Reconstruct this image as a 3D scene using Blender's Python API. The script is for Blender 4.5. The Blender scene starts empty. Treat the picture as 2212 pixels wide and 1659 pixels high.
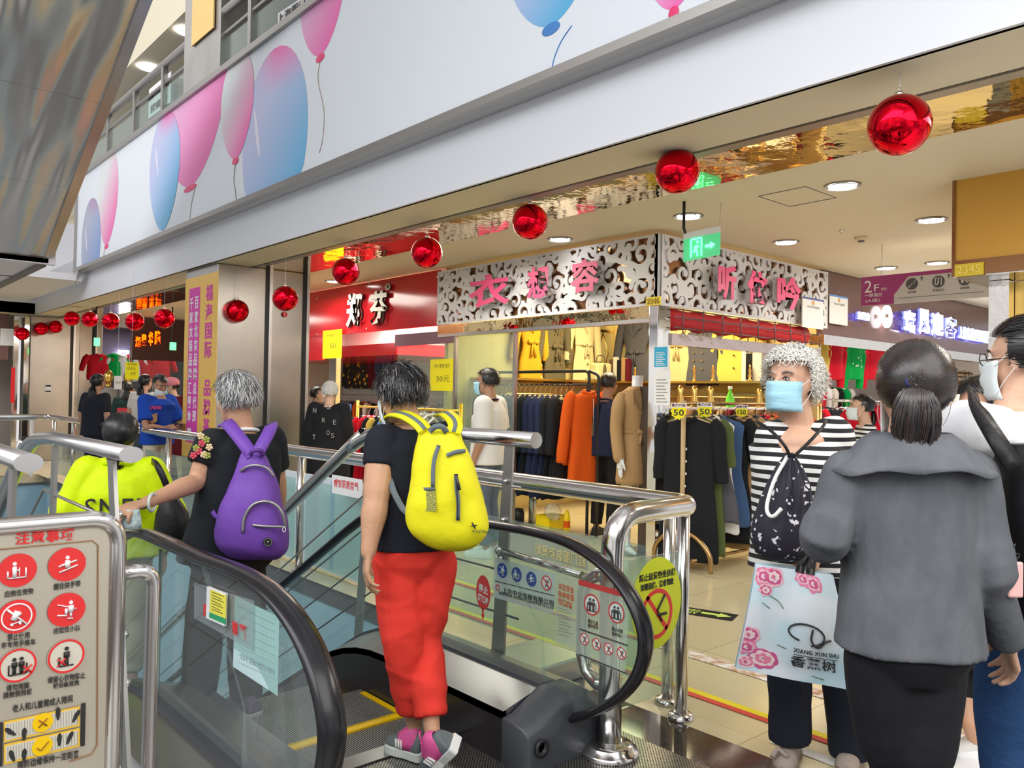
import bpy, math, random
from mathutils import Vector, Matrix, noise
random.seed(7)
V = Vector
sc = bpy.context.scene
COL = sc.collection
# ------------------------------------------------------------------ camera
F_PX, EYE = 1732.3, 1.4
_y, _p, _r = map(math.radians, (41.5027, .8129, 1.0070))
CF = V((math.sin(_y)*math.cos(_p), math.cos(_y)*math.cos(_p), math.sin(_p)))
_cr = V((math.cos(_y), -math.sin(_y), 0)); _cu = _cr.cross(CF)
CR = _cr*math.cos(_r) + _cu*math.sin(_r); CU = -_cr*math.sin(_r) + _cu*math.cos(_r)
C0 = V((0, 0, EYE))
cam = bpy.data.cameras.new('camera'); cam.lens = F_PX/2212*36; cam.sensor_width = 36; cam.clip_start = .05; cam.clip_end = 200
co = bpy.data.objects.new('camera', cam); COL.objects.link(co)
co.matrix_world = Matrix(((CR.x, CU.x, -CF.x, 0), (CR.y, CU.y, -CF.y, 0), (CR.z, CU.z, -CF.z, EYE), (0, 0, 0, 1)))
sc.camera = co
def P(x, y, X=None, Y=None, Z=None, D=None):
    d = CF + CR*((x-1106)/F_PX) - CU*((y-829.5)/F_PX)
    t = X/d.x if X is not None else Y/d.y if Y is not None else (Z-EYE)/d.z if Z is not None else D
    return C0 + d*t
# ------------------------------------------------------------------ world, lights, exposure
w = bpy.data.worlds.new('world'); sc.world = w; w.use_nodes = True
wn = w.node_tree; bg = wn.nodes['Background']
_tc = wn.nodes.new('ShaderNodeTexCoord'); _nz = wn.nodes.new('ShaderNodeTexNoise'); _nz.inputs['Scale'].default_value = 2.2
_rm = wn.nodes.new('ShaderNodeValToRGB'); wn.links.new(_tc.outputs['Generated'], _nz.inputs['Vector']); wn.links.new(_nz.outputs[0], _rm.inputs[0])
_rm.color_ramp.elements[0].position = .35; _rm.color_ramp.elements[0].color = (.30, .30, .33, 1)
_rm.color_ramp.elements[1].position = .68; _rm.color_ramp.elements[1].color = (1.0, .97, .93, 1)
wn.links.new(_rm.outputs[0], bg.inputs[0]); bg.inputs[1].default_value = 0.9
vs = sc.view_settings; vs.view_transform = 'Standard'; vs.look = 'None'; vs.gamma = 1; vs.exposure = 0.62
sc.cycles.max_bounces = 8; sc.cycles.transparent_max_bounces = 16; sc.cycles.caustics_reflective = False; sc.cycles.caustics_refractive = False
sc.cycles.sample_clamp_indirect = 4
def lamp(name, kind, loc, power, color=(1, 1, 1), size=.3, rot=(0, 0, 0), sizey=None, spot=None):
    l = bpy.data.lights.new(name, kind); l.energy = power; l.color = color
    if kind == 'AREA':
        l.size = size
        if sizey: l.shape = 'RECTANGLE'; l.size_y = sizey
    else: l.shadow_soft_size = size
    if spot: l.spot_size = spot; l.spot_blend = .6
    o = bpy.data.objects.new(name, l); COL.objects.link(o); o.location = loc; o.rotation_euler = rot; return o
lamp('atrium_fill', 'AREA', (-4.5, 3.5, 6.6), 560, (.97, .98, 1), 4, rot=(0, math.radians(-58), 0), sizey=14)  # added fill lamp out of view, tilted to brighten the fascia and banner
lamp('landing_ceiling_light', 'AREA', (1.2, -1.5, 2.9), 70, (1, .97, .93), 3.2, rot=(math.radians(18), 0, 0))
for _x, _yy, _pw in ((4.3, .4, 30), (4.4, 5.8, 25), (4.6, 9.5, 30), (8.0, 2.6, 34), (10.5, 2.6, 34), (4.2, 13.5, 30)):
    lamp('corridor_light', 'AREA', (_x, _yy, 2.72), _pw, (1, .93, .82), 1.1)
# ------------------------------------------------------------------ materials
MT = {}
def mat(name, color=(.5, .5, .5), rough=.5, metal=0, emit=None, es=1, spec=None, alpha=None, trans=None, bump=None, bscale=30, noise_c=None, nscale=6, coat=None, stretch=None, ior=None, sheen=None):
    if name in MT: return MT[name]
    m = bpy.data.materials.new(name); m.use_nodes = True; MT[name] = m
    n = m.node_tree; b = n.nodes['Principled BSDF']; I = b.inputs
    I['Base Color'].default_value = (*color, 1); I['Roughness'].default_value = rough; I['Metallic'].default_value = metal
    if emit: I['Emission Color'].default_value = (*emit, 1); I['Emission Strength'].default_value = es
    if spec is not None: I['Specular IOR Level'].default_value = spec
    if alpha is not None: I['Alpha'].default_value = alpha
    if trans is not None: I['Transmission Weight'].default_value = trans
    if coat: I['Coat Weight'].default_value = coat
    if ior: I['IOR'].default_value = ior
    if sheen: I['Sheen Weight'].default_value = sheen
    tc = mp = None
    if bump or noise_c:
        tc = n.nodes.new('ShaderNodeTexCoord'); mp = n.nodes.new('ShaderNodeMapping'); n.links.new(tc.outputs['Object'], mp.inputs[0])
        if stretch: mp.inputs['Scale'].default_value = stretch
    if bump:
        t = n.nodes.new('ShaderNodeTexNoise'); t.inputs['Scale'].default_value = bscale; t.inputs['Detail'].default_value = 4
        bp = n.nodes.new('ShaderNodeBump'); bp.inputs['Strength'].default_value = bump; bp.inputs['Distance'].default_value = .02
        n.links.new(mp.outputs[0], t.inputs['Vector']); n.links.new(t.outputs[0], bp.inputs['Height']); n.links.new(bp.outputs[0], I['Normal'])
    if noise_c:
        t = n.nodes.new('ShaderNodeTexNoise'); t.inputs['Scale'].default_value = nscale; t.inputs['Detail'].default_value = 5
        r = n.nodes.new('ShaderNodeValToRGB'); r.color_ramp.elements[0].position = .38; r.color_ramp.elements[1].position = .66
        r.color_ramp.elements[0].color = (*color, 1); r.color_ramp.elements[1].color = (*noise_c, 1)
        n.links.new(mp.outputs[0], t.inputs['Vector']); n.links.new(t.outputs[0], r.inputs[0]); n.links.new(r.outputs[0], I['Base Color'])
    return m
def nodes(m): return m.node_tree, m.node_tree.nodes['Principled BSDF']
steel = mat('stainless_tube', (.62, .61, .60), .16, 1)
brushed = mat('brushed_stainless', (.50, .49, .47), .33, 1, bump=.05, bscale=6, noise_c=(.42, .41, .39), nscale=2)
bar_steel = mat('flat_bar_steel', (.40, .39, .37), .42, 1)
black_rub = mat('black_handrail_rubber', (.010, .010, .013), .24, spec=.4)
dark_plastic = mat('dark_grey_plastic', (.05, .055, .065), .42)
glass = mat('clear_glass', (.93, 1, .97), .0, trans=1, ior=1.02, alpha=.22, spec=.5)
glass_mat_made = glass
def sheetglass(name, tint=(.86, .95, .92), a=.12):
    if name in MT: return MT[name]
    m = bpy.data.materials.new(name); m.use_nodes = True; MT[name] = m; n = m.node_tree; n.nodes.clear()
    o = n.nodes.new('ShaderNodeOutputMaterial'); t = n.nodes.new('ShaderNodeBsdfTransparent'); g = n.nodes.new('ShaderNodeBsdfGlossy'); d = n.nodes.new('ShaderNodeBsdfDiffuse')
    x = n.nodes.new('ShaderNodeMixShader'); x2 = n.nodes.new('ShaderNodeMixShader'); lw = n.nodes.new('ShaderNodeLayerWeight'); f0 = n.nodes.new('ShaderNodeMath'); f0.operation = 'POWER'; f0.inputs[1].default_value = 4.5; n.links.new(lw.outputs['Facing'], f0.inputs[0]); f = n.nodes.new('ShaderNodeMath'); f.operation = 'MULTIPLY_ADD'; f.inputs[1].default_value = .8; f.inputs[2].default_value = .035; n.links.new(f0.outputs[0], f.inputs[0]); lw.inputs[0].default_value = .5
    t.inputs[0].default_value = (*tint, 1); g.inputs['Roughness'].default_value = .02; d.inputs[0].default_value = (.75, .82, .82, 1)
    x2.inputs[0].default_value = a; n.links.new(t.outputs[0], x2.inputs[1]); n.links.new(d.outputs[0], x2.inputs[2])
    n.links.new(f.outputs[0], x.inputs[0]); n.links.new(x2.outputs[0], x.inputs[1]); n.links.new(g.outputs[0], x.inputs[2]); n.links.new(x.outputs[0], o.inputs[0])
    return m
pane = sheetglass('sheet_glass', a=.04)
pane_green = sheetglass('greenish_glass', (.80, .92, .88), .10)
clear_plastic = sheetglass('clear_plastic', (.93, .96, .95), .14)
white = mat('white_paint', (.80, .80, .82), .45)
cream = mat('cream_ceiling', (.74, .67, .50), .6)
paper = mat('white_paper', (.85, .86, .86), .7)
black = mat('black_paint', (.012, .012, .014), .4)
gold = mat('gold_metal', (.72, .48, .14), .22, 1)
goldshiny = mat('gold_mirror', (.85, .66, .34), .04, 1, bump=.30, bscale=3.2)
chrome = mat('chrome', (.78, .77, .75), .06, 1)
chrome_w = mat('wavy_chrome', (.72, .70, .66), .05, 1, bump=.25, bscale=5)
red_p = mat('red_panel', (.62, .015, .025), .13)
redball = mat('red_mirror_ball', (.80, .004, .02), .055, 1)
yellow_note = mat('yellow_card', (.90, .80, .0), .6)
mag = mat('magenta_print', (.72, .06, .42), .5)
# ------------------------------------------------------------------ mesh builder
class MB:
    def __init__(s): s.v = []; s.f = []; s.m = []; s.c = None; s.cur = 0; s.sm = []; s.smooth = False
    def add(s, vs, fs):
        k = len(s.v); s.v += [V(p) for p in vs]
        for q in fs: s.f.append([k+i for i in q]); s.m.append(s.cur); s.sm.append(s.smooth and len(q) <= 4)
        return s
    def box(s, c, d, ax=None):
        c = V(c); x, y, z = d[0]/2, d[1]/2, d[2]/2
        A = ax or (V((1, 0, 0)), V((0, 1, 0)), V((0, 0, 1)))
        vs = [c + A[0]*(i*x) + A[1]*(j*y) + A[2]*(k*z) for i in (-1, 1) for j in (-1, 1) for k in (-1, 1)]
        return s.add(vs, [(0, 1, 3, 2), (4, 6, 7, 5), (0, 4, 5, 1), (2, 3, 7, 6), (0, 2, 6, 4), (1, 5, 7, 3)])
    def bb(s, a, b):
        return s.box([(a[i]+b[i])/2 for i in range(3)], [abs(a[i]-b[i]) for i in range(3)])
    def poly(s, pts): return s.add(pts, [tuple(range(len(pts)))])
    def prism(s, pts, off):
        n = len(pts); off = V(off); sm = s.smooth; s.smooth = False
        s.add([V(p) for p in pts] + [V(p)+off for p in pts], [tuple(range(n))[::-1], tuple(range(n, 2*n))] + [(i, (i+1) % n, n+(i+1) % n, n+i) for i in range(n)])
        s.smooth = sm; return s
    def tube(s, pts, r, n=12, caps=True, closed=False, prof=None, up=None, rnd=False):
        pts = [V(p) for p in pts]
        if not closed:
            pts2 = [pts[0]]
            for p in pts[1:]:
                if (p-pts2[-1]).length > 1e-6: pts2.append(p)
            if not isinstance(r, (int, float)) and len(pts2) != len(pts): r = list(r)[:len(pts2)]
            pts = pts2
        N = len(pts); R = [r]*N if isinstance(r, (int, float)) else list(r)
        if rnd and not closed:   # hemispherical ends
            A, B = (pts[0]-pts[1]).normalized(), (pts[-1]-pts[-2]).normalized()
            pre = [(pts[0]+A*R[0]*math.sin(t), R[0]*math.cos(t)) for t in (1.45, 1.0, .5)]
            post = [(pts[-1]+B*R[-1]*math.sin(t), R[-1]*math.cos(t)) for t in (.5, 1.0, 1.45)]
            pts = [a for a, _ in pre] + pts + [a for a, _ in post]; R = [b for _, b in pre] + R + [b for _, b in post]; N = len(pts)
        T = []
        for i in range(N):
            a = pts[(i-1) % N] if (closed or i) else pts[i]; b = pts[(i+1) % N] if (closed or i < N-1) else pts[i]
            T.append((b-a).normalized())
        u = V(up) if up else (V((0, 0, 1)) if abs(T[0].z) < .9 else V((1, 0, 0)))
        u = (u - T[0]*u.dot(T[0])).normalized(); rings = []
        pr = prof or [(math.cos(2*math.pi*k/n), math.sin(2*math.pi*k/n)) for k in range(n)]; n = len(pr); vs = []
        for i in range(N):
            if up: u = V(up)
            u = u - T[i]*u.dot(T[i]); u = u.normalized() if u.length > 1e-5 else T[i].orthogonal().normalized()
            b = T[i].cross(u)
            for a, c in pr: vs.append(pts[i] + (b*a + u*c)*R[i])
        fs = []
        for i in range(N if closed else N-1):
            j = (i+1) % N
            for k in range(n): fs.append((i*n+k, i*n+(k+1) % n, j*n+(k+1) % n, j*n+k))
        k0 = s.smooth; s.smooth = prof is None or len(prof) > 12 or s.smooth
        if caps and not closed: fs += [tuple(range(n))[::-1], tuple(range((N-1)*n, N*n))]
        s.add(vs, fs); s.smooth = k0; return s
    def loft(s, rings, caps=True):
        n = len(rings[0]); vs = [V(p) for r in rings for p in r]; fs = []
        for i in range(len(rings)-1):
            for k in range(n): fs.append((i*n+k, i*n+(k+1) % n, (i+1)*n+(k+1) % n, (i+1)*n+k))
        if caps: fs += [tuple(range(n))[::-1], tuple(range((len(rings)-1)*n, len(rings)*n))]
        k0 = s.smooth; s.smooth = True; s.add(vs, fs); s.smooth = k0; return s
    def lathe(s, prof, c=(0, 0, 0), ax=(0, 0, 1), n=24, caps=True):
        c = V(c); ax = V(ax).normalized(); u = ax.orthogonal().normalized(); w_ = ax.cross(u)
        return s.loft([[c + ax*h + (u*math.cos(2*math.pi*k/n) + w_*math.sin(2*math.pi*k/n))*max(r, 1e-4) for k in range(n)] for r, h in prof], caps)
    def ell(s, c, r, ax=None, n=16, m=10):
        c = V(c); A = ax or (V((1, 0, 0)), V((0, 1, 0)), V((0, 0, 1)))
        if isinstance(r, (int, float)): r = (r, r, r)
        return s.loft([[c + A[2]*(r[2]*math.cos(t)*-1) + (A[0]*r[0]*math.cos(2*math.pi*k/n) + A[1]*r[1]*math.sin(2*math.pi*k/n))*max(math.sin(t), .02) for k in range(n)] for t in [math.pi*j/m for j in range(m+1)]])
    def disc(s, c, r, ax, th=.002, n=24, rx=None):
        c = V(c); nrm = V(ax).normalized(); u = V((0, 0, 1)) if abs(nrm.z) < .9 else V((1, 0, 0)); u = (u-nrm*u.dot(nrm)).normalized(); w_ = nrm.cross(u)
        return s.prism([c + u*(r*math.sin(2*math.pi*k/n)) + w_*((rx or r)*math.cos(2*math.pi*k/n)) for k in range(n)], nrm*th)
    def ringd(s, c, r, wd, ax, th=.002, n=28, rx=None):
        c = V(c); nrm = V(ax).normalized(); u = V((0, 0, 1)) if abs(nrm.z) < .9 else V((1, 0, 0)); u = (u-nrm*u.dot(nrm)).normalized(); w_ = nrm.cross(u); rx = rx or r
        pr = lambda a, b, o: [c + u*(a*math.sin(2*math.pi*k/n)) + w_*(b*math.cos(2*math.pi*k/n)) + nrm*o for k in range(n)]
        A, B, Cc, Dd = pr(r, rx, th), pr(r-wd, rx-wd, th), pr(r-wd, rx-wd, 0), pr(r, rx, 0)
        vs = A+B+Cc+Dd; fs = []
        for k in range(n):
            j = (k+1) % n
            for a in range(4): b = (a+1) % 4; fs.append((a*n+k, a*n+j, b*n+j, b*n+k))
        return s.add(vs, fs)
    def text(s, body, o, rt, up, depth=.002, bold=0, fit=True, cell=False):
        vs, fs, (x0, y0, x1, y1) = glyphs(body, bold)
        o, rt, up = V(o), V(rt), V(up); nrm = rt.cross(up).normalized()
        sx, sy = 1/max(x1-x0, 1e-4), 1/max(y1-y0, 1e-4)
        return s.add([o + rt*((p[0]-x0)*sx) + up*((p[1]-y0)*sy) + nrm*(depth if p[2] > 0 else 0) for p in vs], fs)
    def build(s, name, mats, parent=None, origin=None, bevel=None, label=None, cat=None, group=None, kind=None, auto=None, col=None):
        if parent is not None: org = V(parent['_o']) if '_o' in parent else parent.location.copy()
        elif origin is not None: org = V(origin)
        else:
            xs = [p.x for p in s.v]; ys = [p.y for p in s.v]; zs = [p.z for p in s.v]
            org = V(((min(xs)+max(xs))/2, (min(ys)+max(ys))/2, min(zs)))
        me = bpy.data.meshes.new(name); me.from_pydata([p-org for p in s.v], [], s.f)
        for m in (mats if isinstance(mats, (list, tuple)) else [mats]): me.materials.append(m)
        me.polygons.foreach_set('material_index', s.m); me.polygons.foreach_set('use_smooth', s.sm); me.update()
        if col:
            a = me.color_attributes.new('print', 'FLOAT_COLOR', 'POINT')
            for i, p in enumerate(s.v): a.data[i].color = (*col(p), 1)
        o = bpy.data.objects.new(name, me); COL.objects.link(o)
        if parent is not None:
            o.parent = parent
            if parent.type != 'EMPTY': o['_o'] = tuple(org)
        else: o.location = org
        o['_o'] = tuple(org)
        if bevel:
            b = o.modifiers.new('bevel', 'BEVEL'); b.width = bevel; b.segments = 2; b.limit_method = 'ANGLE'
        return tag(o, label, cat, group, kind)
def tag(o, label=None, cat=None, group=None, kind=None):
    if label: o['label'] = label
    if cat: o['category'] = cat
    if group: o['group'] = group
    if kind: o['kind'] = kind
    return o
def thing(name, loc, label, cat, group=None):
    o = bpy.data.objects.new(name, None); COL.objects.link(o); o.location = loc; o.empty_display_size = .1
    return tag(o, label, cat, group)
def st(mb, name, m, **k): return mb.build(name, m, kind='structure', **k)
_G = {}
def glyphs(body, bold=0):
    k = (body, bold)
    if k in _G: return _G[k]
    c = bpy.data.curves.new('t', 'FONT'); c.body = body; c.size = 1; c.extrude = .01; c.offset = bold; c.resolution_u = 3; c.space_character = 1.05
    o = bpy.data.objects.new('t', c); COL.objects.link(o); bpy.context.view_layer.update()
    me = bpy.data.meshes.new_from_object(o.evaluated_get(bpy.context.evaluated_depsgraph_get()))
    vs = [tuple(v.co) for v in me.vertices]; fs = [tuple(p.vertices) for p in me.polygons]
    bpy.data.objects.remove(o); bpy.data.curves.remove(c); bpy.data.meshes.remove(me)
    if not vs: vs, fs = [(0, 0, 0), (1, 0, 0), (1, 1, 0)], [(0, 1, 2)]
    bx = (min(v[0] for v in vs), min(v[1] for v in vs), max(v[0] for v in vs), max(v[1] for v in vs))
    _G[k] = (vs, fs, bx); return _G[k]
def copy_tree(o, parent=None, label=None, group=None, loc=None, rz=None, mats=None):
    c = o.copy(); COL.objects.link(c)
    if parent is not None: c.parent = parent
    if label: c['label'] = label
    if group: c['group'] = group
    if loc is not None: c.location = loc
    if rz is not None: c.rotation_euler = (0, 0, rz)
    for ch in list(o.children): copy_tree(ch, c)
    return c
def bez(pts, n=8):
    """smooth polyline through points (Catmull-Rom)"""
    pts = [V(p) for p in pts]; out = []
    for i in range(len(pts)-1):
        p0 = pts[i-1] if i else pts[0]*2-pts[1]; p1, p2 = pts[i], pts[i+1]; p3 = pts[i+2] if i+2 < len(pts) else pts[-1]*2-pts[-2]
        for k in range(n):
            t = k/n; out.append(.5*((2*p1) + (p2-p0)*t + (2*p0-5*p1+4*p2-p3)*t*t + (3*p1-p0-3*p2+p3)*t**3))
    return out + [pts[-1]]
def fillet(pts, rad, n=6):
    pts = [V(p) for p in pts]; out = [pts[0]]
    for i in range(1, len(pts)-1):
        a, b, c = pts[i-1], pts[i], pts[i+1]; u, v_ = (a-b).normalized(), (c-b).normalized()
        r = rad if isinstance(rad, (int, float)) else rad[i-1]
        p, q = b+u*r, b+v_*r
        for k in range(n+1):
            t = k/n; out.append(p*(1-t)**2 + b*2*t*(1-t) + q*t*t)
    return out + [pts[-1]]
X1, Y1, Z1 = V((1, 0, 0)), V((0, 1, 0)), V((0, 0, 1))
# ------------------------------------------------------------------ floor materials
def tile_mat(name, c1, c2, mortar, sc_, rough):
    m = mat(name, c1, rough); n, b = nodes(m)
    g = n.nodes.new('ShaderNodeNewGeometry'); br = n.nodes.new('ShaderNodeTexBrick'); mp = n.nodes.new('ShaderNodeMapping')
    mp.inputs['Location'].default_value = (-.58, -.22, 0)
    br.offset = 0; br.inputs['Color1'].default_value = (*c1, 1); br.inputs['Color2'].default_value = (*c2, 1); br.inputs['Mortar'].default_value = (*mortar, 1)
    br.inputs['Scale'].default_value = 1; br.inputs['Brick Width'].default_value = sc_; br.inputs['Row Height'].default_value = sc_; br.inputs['Mortar Size'].default_value = .0022; br.inputs['Mortar Smooth'].default_value = .3
    n.links.new(g.outputs['Position'], mp.inputs[0]); n.links.new(mp.outputs[0], br.inputs['Vector']); n.links.new(br.outputs['Color'], b.inputs['Base Color']); return m
floor_m = tile_mat('cream_floor_tile', (.66, .58, .36), (.70, .62, .40), (.28, .24, .15), .8, .16)
floor_w = tile_mat('white_floor_tile', (.72, .72, .74), (.75, .75, .77), (.4, .4, .4), .6, .15)
granite = mat('dark_brown_granite', (.045, .035, .03), .08, noise_c=(.07, .055, .045), nscale=40)
def grid_mat(name, base, line, sc_, metal=1, rough=.3, shear=0):
    """lozenge plate: crossed waves raise small studs"""
    m = mat(name, base, rough, metal); n, b = nodes(m)
    g = n.nodes.new('ShaderNodeNewGeometry'); ramps = []
    for ang in (45+shear, -45-shear):
        mp = n.nodes.new('ShaderNodeMapping'); mp.inputs['Rotation'].default_value = (0, 0, math.radians(ang)); mp.inputs['Scale'].default_value = (sc_, sc_, sc_)
        wv = n.nodes.new('ShaderNodeTexWave'); wv.inputs['Scale'].default_value = 1; wv.wave_profile = 'SIN'
        n.links.new(g.outputs['Position'], mp.inputs[0]); n.links.new(mp.outputs[0], wv.inputs[0])
        r = n.nodes.new('ShaderNodeValToRGB'); r.color_ramp.elements[0].position = .08; r.color_ramp.elements[1].position = .22; n.links.new(wv.outputs[0], r.inputs[0]); ramps.append(r)
    mm = n.nodes.new('ShaderNodeMath'); mm.operation = 'MULTIPLY'; n.links.new(ramps[0].outputs[0], mm.inputs[0]); n.links.new(ramps[1].outputs[0], mm.inputs[1])
    mx = n.nodes.new('ShaderNodeMix'); mx.data_type = 'RGBA'; mx.inputs[6].default_value = (*line, 1); mx.inputs[7].default_value = (*base, 1)
    n.links.new(mm.outputs[0], mx.inputs[0]); n.links.new(mx.outputs[2], b.inputs['Base Color'])
    bp = n.nodes.new('ShaderNodeBump'); bp.inputs['Strength'].default_value = .6; bp.inputs['Distance'].default_value = .004; n.links.new(mm.outputs[0], bp.inputs['Height']); n.links.new(bp.outputs[0], b.inputs['Normal'])
    return m
plate_m = grid_mat('lozenge_floor_plate', (.48, .46, .43), (.02, .02, .02), 30, rough=.35)
# floor slabs (the opening for the escalators is X < 2.97, Y > 2.62)
b = MB(); b.bb((2.97, -2, -.12), (16, 24, 0)); b.bb((-5, 14.6, -.12), (2.97, 24, 0)); st(b, 'floor', floor_m)
b = MB(); b.bb((4.6, -2, .0005), (16, 2.15, .002)); b.bb((2.98, -2, .0005), (4.6, 1.28, .002)); st(b, 'floor_white_tiles', floor_w)
b = MB(); b.bb((-3, -2, -.12), (2.97, 2.62, 0)); b.bb((2.6, -2, .0), (2.86, 2.66, .004)); st(b, 'floor_granite_border', granite)
b = MB(); b.bb((2.86, -2, 0), (2.98, 14.6, .003)); st(b, 'floor_tile_edge', floor_m)
b = MB(); b.bb((-.2, -2, 0), (2.6, 2.60, .006)); st(b, 'floor_escalator_landing_plate', plate_m)
b = MB(); b.bb((2.46, 2.60, -.1), (2.965, 3.25, .006)); st(b, 'floor_escalator_cover_plate', mat('scuffed_dark_steel', (.11, .11, .11), .22, .8, bump=.1, bscale=9))
b = MB(); b.bb((2.44, 2.74, .006), (2.95, 3.1, .115)); st(b, 'trim_1', brushed, bevel=.01)
# slab edge towards the escalator well
sky_blue = mat('pale_blue_board', (.36, .56, .66), .5)
b = MB(); b.bb((2.93, 2.62, -.16), (2.985, 14.6, -.0)); b.bb((-3, 14.6, -.16), (2.985, 14.66, 0)); st(b, 'trim_2', mat('grey_stone_edge', (.13, .13, .13), .3))
b = MB(); b.bb((2.955, 2.62, -4), (3.0, 14.7, -.16)); b.bb((-3, 14.62, -4), (3, 14.7, -.16)); st(b, 'wall_well', sky_blue)
b = MB(); b.bb((-6, 2.4, -4.6), (3.2, 15, -4.5)); st(b, 'floor_lower_storey', mat('lower_floor', (.55, .56, .56), .3))
b = MB(); b.bb((-3.2, 2.3, -4.5), (-3.1, 15, 0)); st(b, 'wall_well_side', mat('pale_grey_wall', (.62, .66, .70), .5))
# tapes on the floor
yt = mat('yellow_tape', (.86, .72, .0), .5); rt_ = mat('red_tape', (.68, .05, .03), .5); wt = mat('white_tape', (.82, .80, .76), .5, noise_c=(.45, .22, .10), nscale=16)
def tape(x, ya, yb, w1=.045, worn=False):
    t = thing('floor_tape', (x, (ya+yb)/2, 0), 'yellow and red tape stripe along the floor ' + ('further from the railing' if x > 3.4 else 'just outside the railing'), 'floor tape')
    MB().bb((x, ya, .003), (x+w1, yb, .0045)).build('yellow_stripe', yt, t); MB().bb((x-w1*.9, ya, .003), (x-.001, yb, .0044)).build('red_stripe', rt_, t)
tape(3.2, -1, 14); tape(3.68, 2.9, 14)
MB().bb((3.62, -1, .003), (3.72, 2.85, .0045)).build('floor_tape', wt, label='worn white tape with brown scrollwork crossing the corridor floor', cat='floor tape')
MB().bb((2.99, -1, .003), (3.05, 1.75, .0045)).build('floor_tape', paper, label='plain white tape strip beside the dark granite border', cat='floor tape')
t = thing('floor_arrow_sticker', (4.5, 3.1, 0), 'black floor sticker with a glowing green exit arrow', 'floor sticker')
A_ = P(1495, 1308, Z=.004); B_ = P(1585, 1325, Z=.004); Cc_ = P(1552, 1334, Z=.004); D_ = P(1500, 1321, Z=.004)
e1 = V((.12, -.36, 0)); o_ = V((4.46, 3.28, .003)); e2 = V((-.16, -.055, 0))
MB().prism([o_, o_+e1, o_+e1+e2, o_+e2], (0, 0, .001)).build('plate', black, t)
g_ = mat('glow_yellow_green', (.62, .80, .15), .6); q = o_ + V((0, 0, .0012))
MB().prism([q+e1*.42+e2*.38, q+e1*.72+e2*.38, q+e1*.72+e2*.2, q+e1*.94+e2*.5, q+e1*.72+e2*.8, q+e1*.72+e2*.62, q+e1*.42+e2*.62], (0, 0, .001)).build('arrow', g_, t)
MB().text('安全出口', q+e1*.05+e2*.48, e1*.33, -e2*.3, .0008, bold=.02).text('EXIT', q+e1*.05+e2*.85, e1*.33, -e2*.25, .0008, bold=.02).build('lettering', g_, t)
# ------------------------------------------------------------------ ceilings and the storey edge above
ZC, ZS = 2.85, 2.75
b = MB(); b.bb((4.28, -2, ZC), (16, 24, ZC+.1)); b.bb((-5, 17.6, ZC), (4.28, 24, ZC+.1)); st(b, 'ceiling', cream)
b = MB(); b.bb((3.22, -2, ZS), (3.63, 17.2, ZC+.1)); b.bb((-5, 17.0, ZS), (3.22, 17.6, ZC+.1)); st(b, 'ceiling_soffit', cream)
b = MB(); b.bb((3.63, -2, ZS-.002), (3.655, 17.2, ZC)); st(b, 'trim_3', black)
b = MB(); b.bb((3.655, -2, ZS), (3.74, 17.2, ZC+.1)); st(b, 'trim_4', mat('shutter_rail_metal', (.36, .34, .32), .38, .9))
b = MB(); b.bb((3.74, -2, ZS+.0), (4.28, 17.2, ZC+.1)); st(b, 'ceiling_mirror_band', goldshiny)
fas = mat('fascia_paint', (.68, .70, .74), .42)
b = MB(); b.bb((3.2, -2, ZS), (3.24, 17.04, 3.16)); b.bb((-5, 17.0, ZS), (3.2, 17.04, 3.12)); st(b, 'wall_fascia', fas)
b = MB(); b.bb((3.08, -2, 3.155), (3.6, 17.2, 3.36)); b.bb((-5, 17.04, 3.12), (3.2, 17.4, 3.4)); st(b, 'trim_5', mat('grey_ledge', (.50, .50, .52), .4, .3))
# far side of the atrium
b = MB(); b.bb((-6, 17.4, 3.12), (3.2, 17.5, 8)); st(b, 'wall_far_upper', white)
b = MB(); b.bb((-6, 9.75, 2.73), (1.95, 13.3, 2.9)); b.bb((-6, 9.75, 2.72), (2.02, 9.83, 2.95)); st(b, 'ceiling_upper_landing', mat('landing_soffit', (.86, .84, .86), .5))
b = MB(); b.bb((1.86, 9.85, 2.705), (1.95, 13.3, 2.73)); b.bb((-6, 11.2, 2.722), (1.86, 11.24, 2.735)); b.bb((-6, 12.2, 2.722), (1.86, 12.24, 2.735)); st(b, 'trim_6', mat('dark_joint', (.16, .15, .15), .5))
b = MB(); b.bb((-6, 13.3, 3.0), (3.1, 17.2, 3.1)); st(b, 'ceiling_far_bay', white)
# ------------------------------------------------------------------ stainless columns
def column(x0, x1, y0, y1, z1, parts):
    b = MB(); b.bb((x0, y0, 0), (x1, y1, z1)); st(b, 'column_core', brushed, bevel=.012)
    b = MB(); [b.bb((xa, y0-.012, 0), (xb, y0, z1)) for xa, xb in parts]; st(b, 'column_groove', black)
    b = MB()
    for xa, xb in parts: b.bb((xb, y0-.03, 0), (xb+.035, y0, z1))
    st(b, 'column_guide', mat('guide_rail', (.66, .67, .70), .3, 1))
column(3.26, 4.32, 8.42, 9.34, ZS, ((3.80, 3.835), (4.245, 4.285)))
column(3.2, 4.05, 17.35, 18.2, ZS, ((3.88, 3.93),)); column(4.05, 4.6, 17.9, 18.9, ZS, ((4.4, 4.46),))
tag(MB().box(P(157, 742, Y=17.85), (.07, .01, .07)).build('number_disc', red_p), 'small red round sticker on the far stainless column', 'sticker')
t = thing('number_sticker', P(615, 679, Y=8.40), 'round red sticker with white 7 on the wide stainless column', 'sticker')
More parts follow.
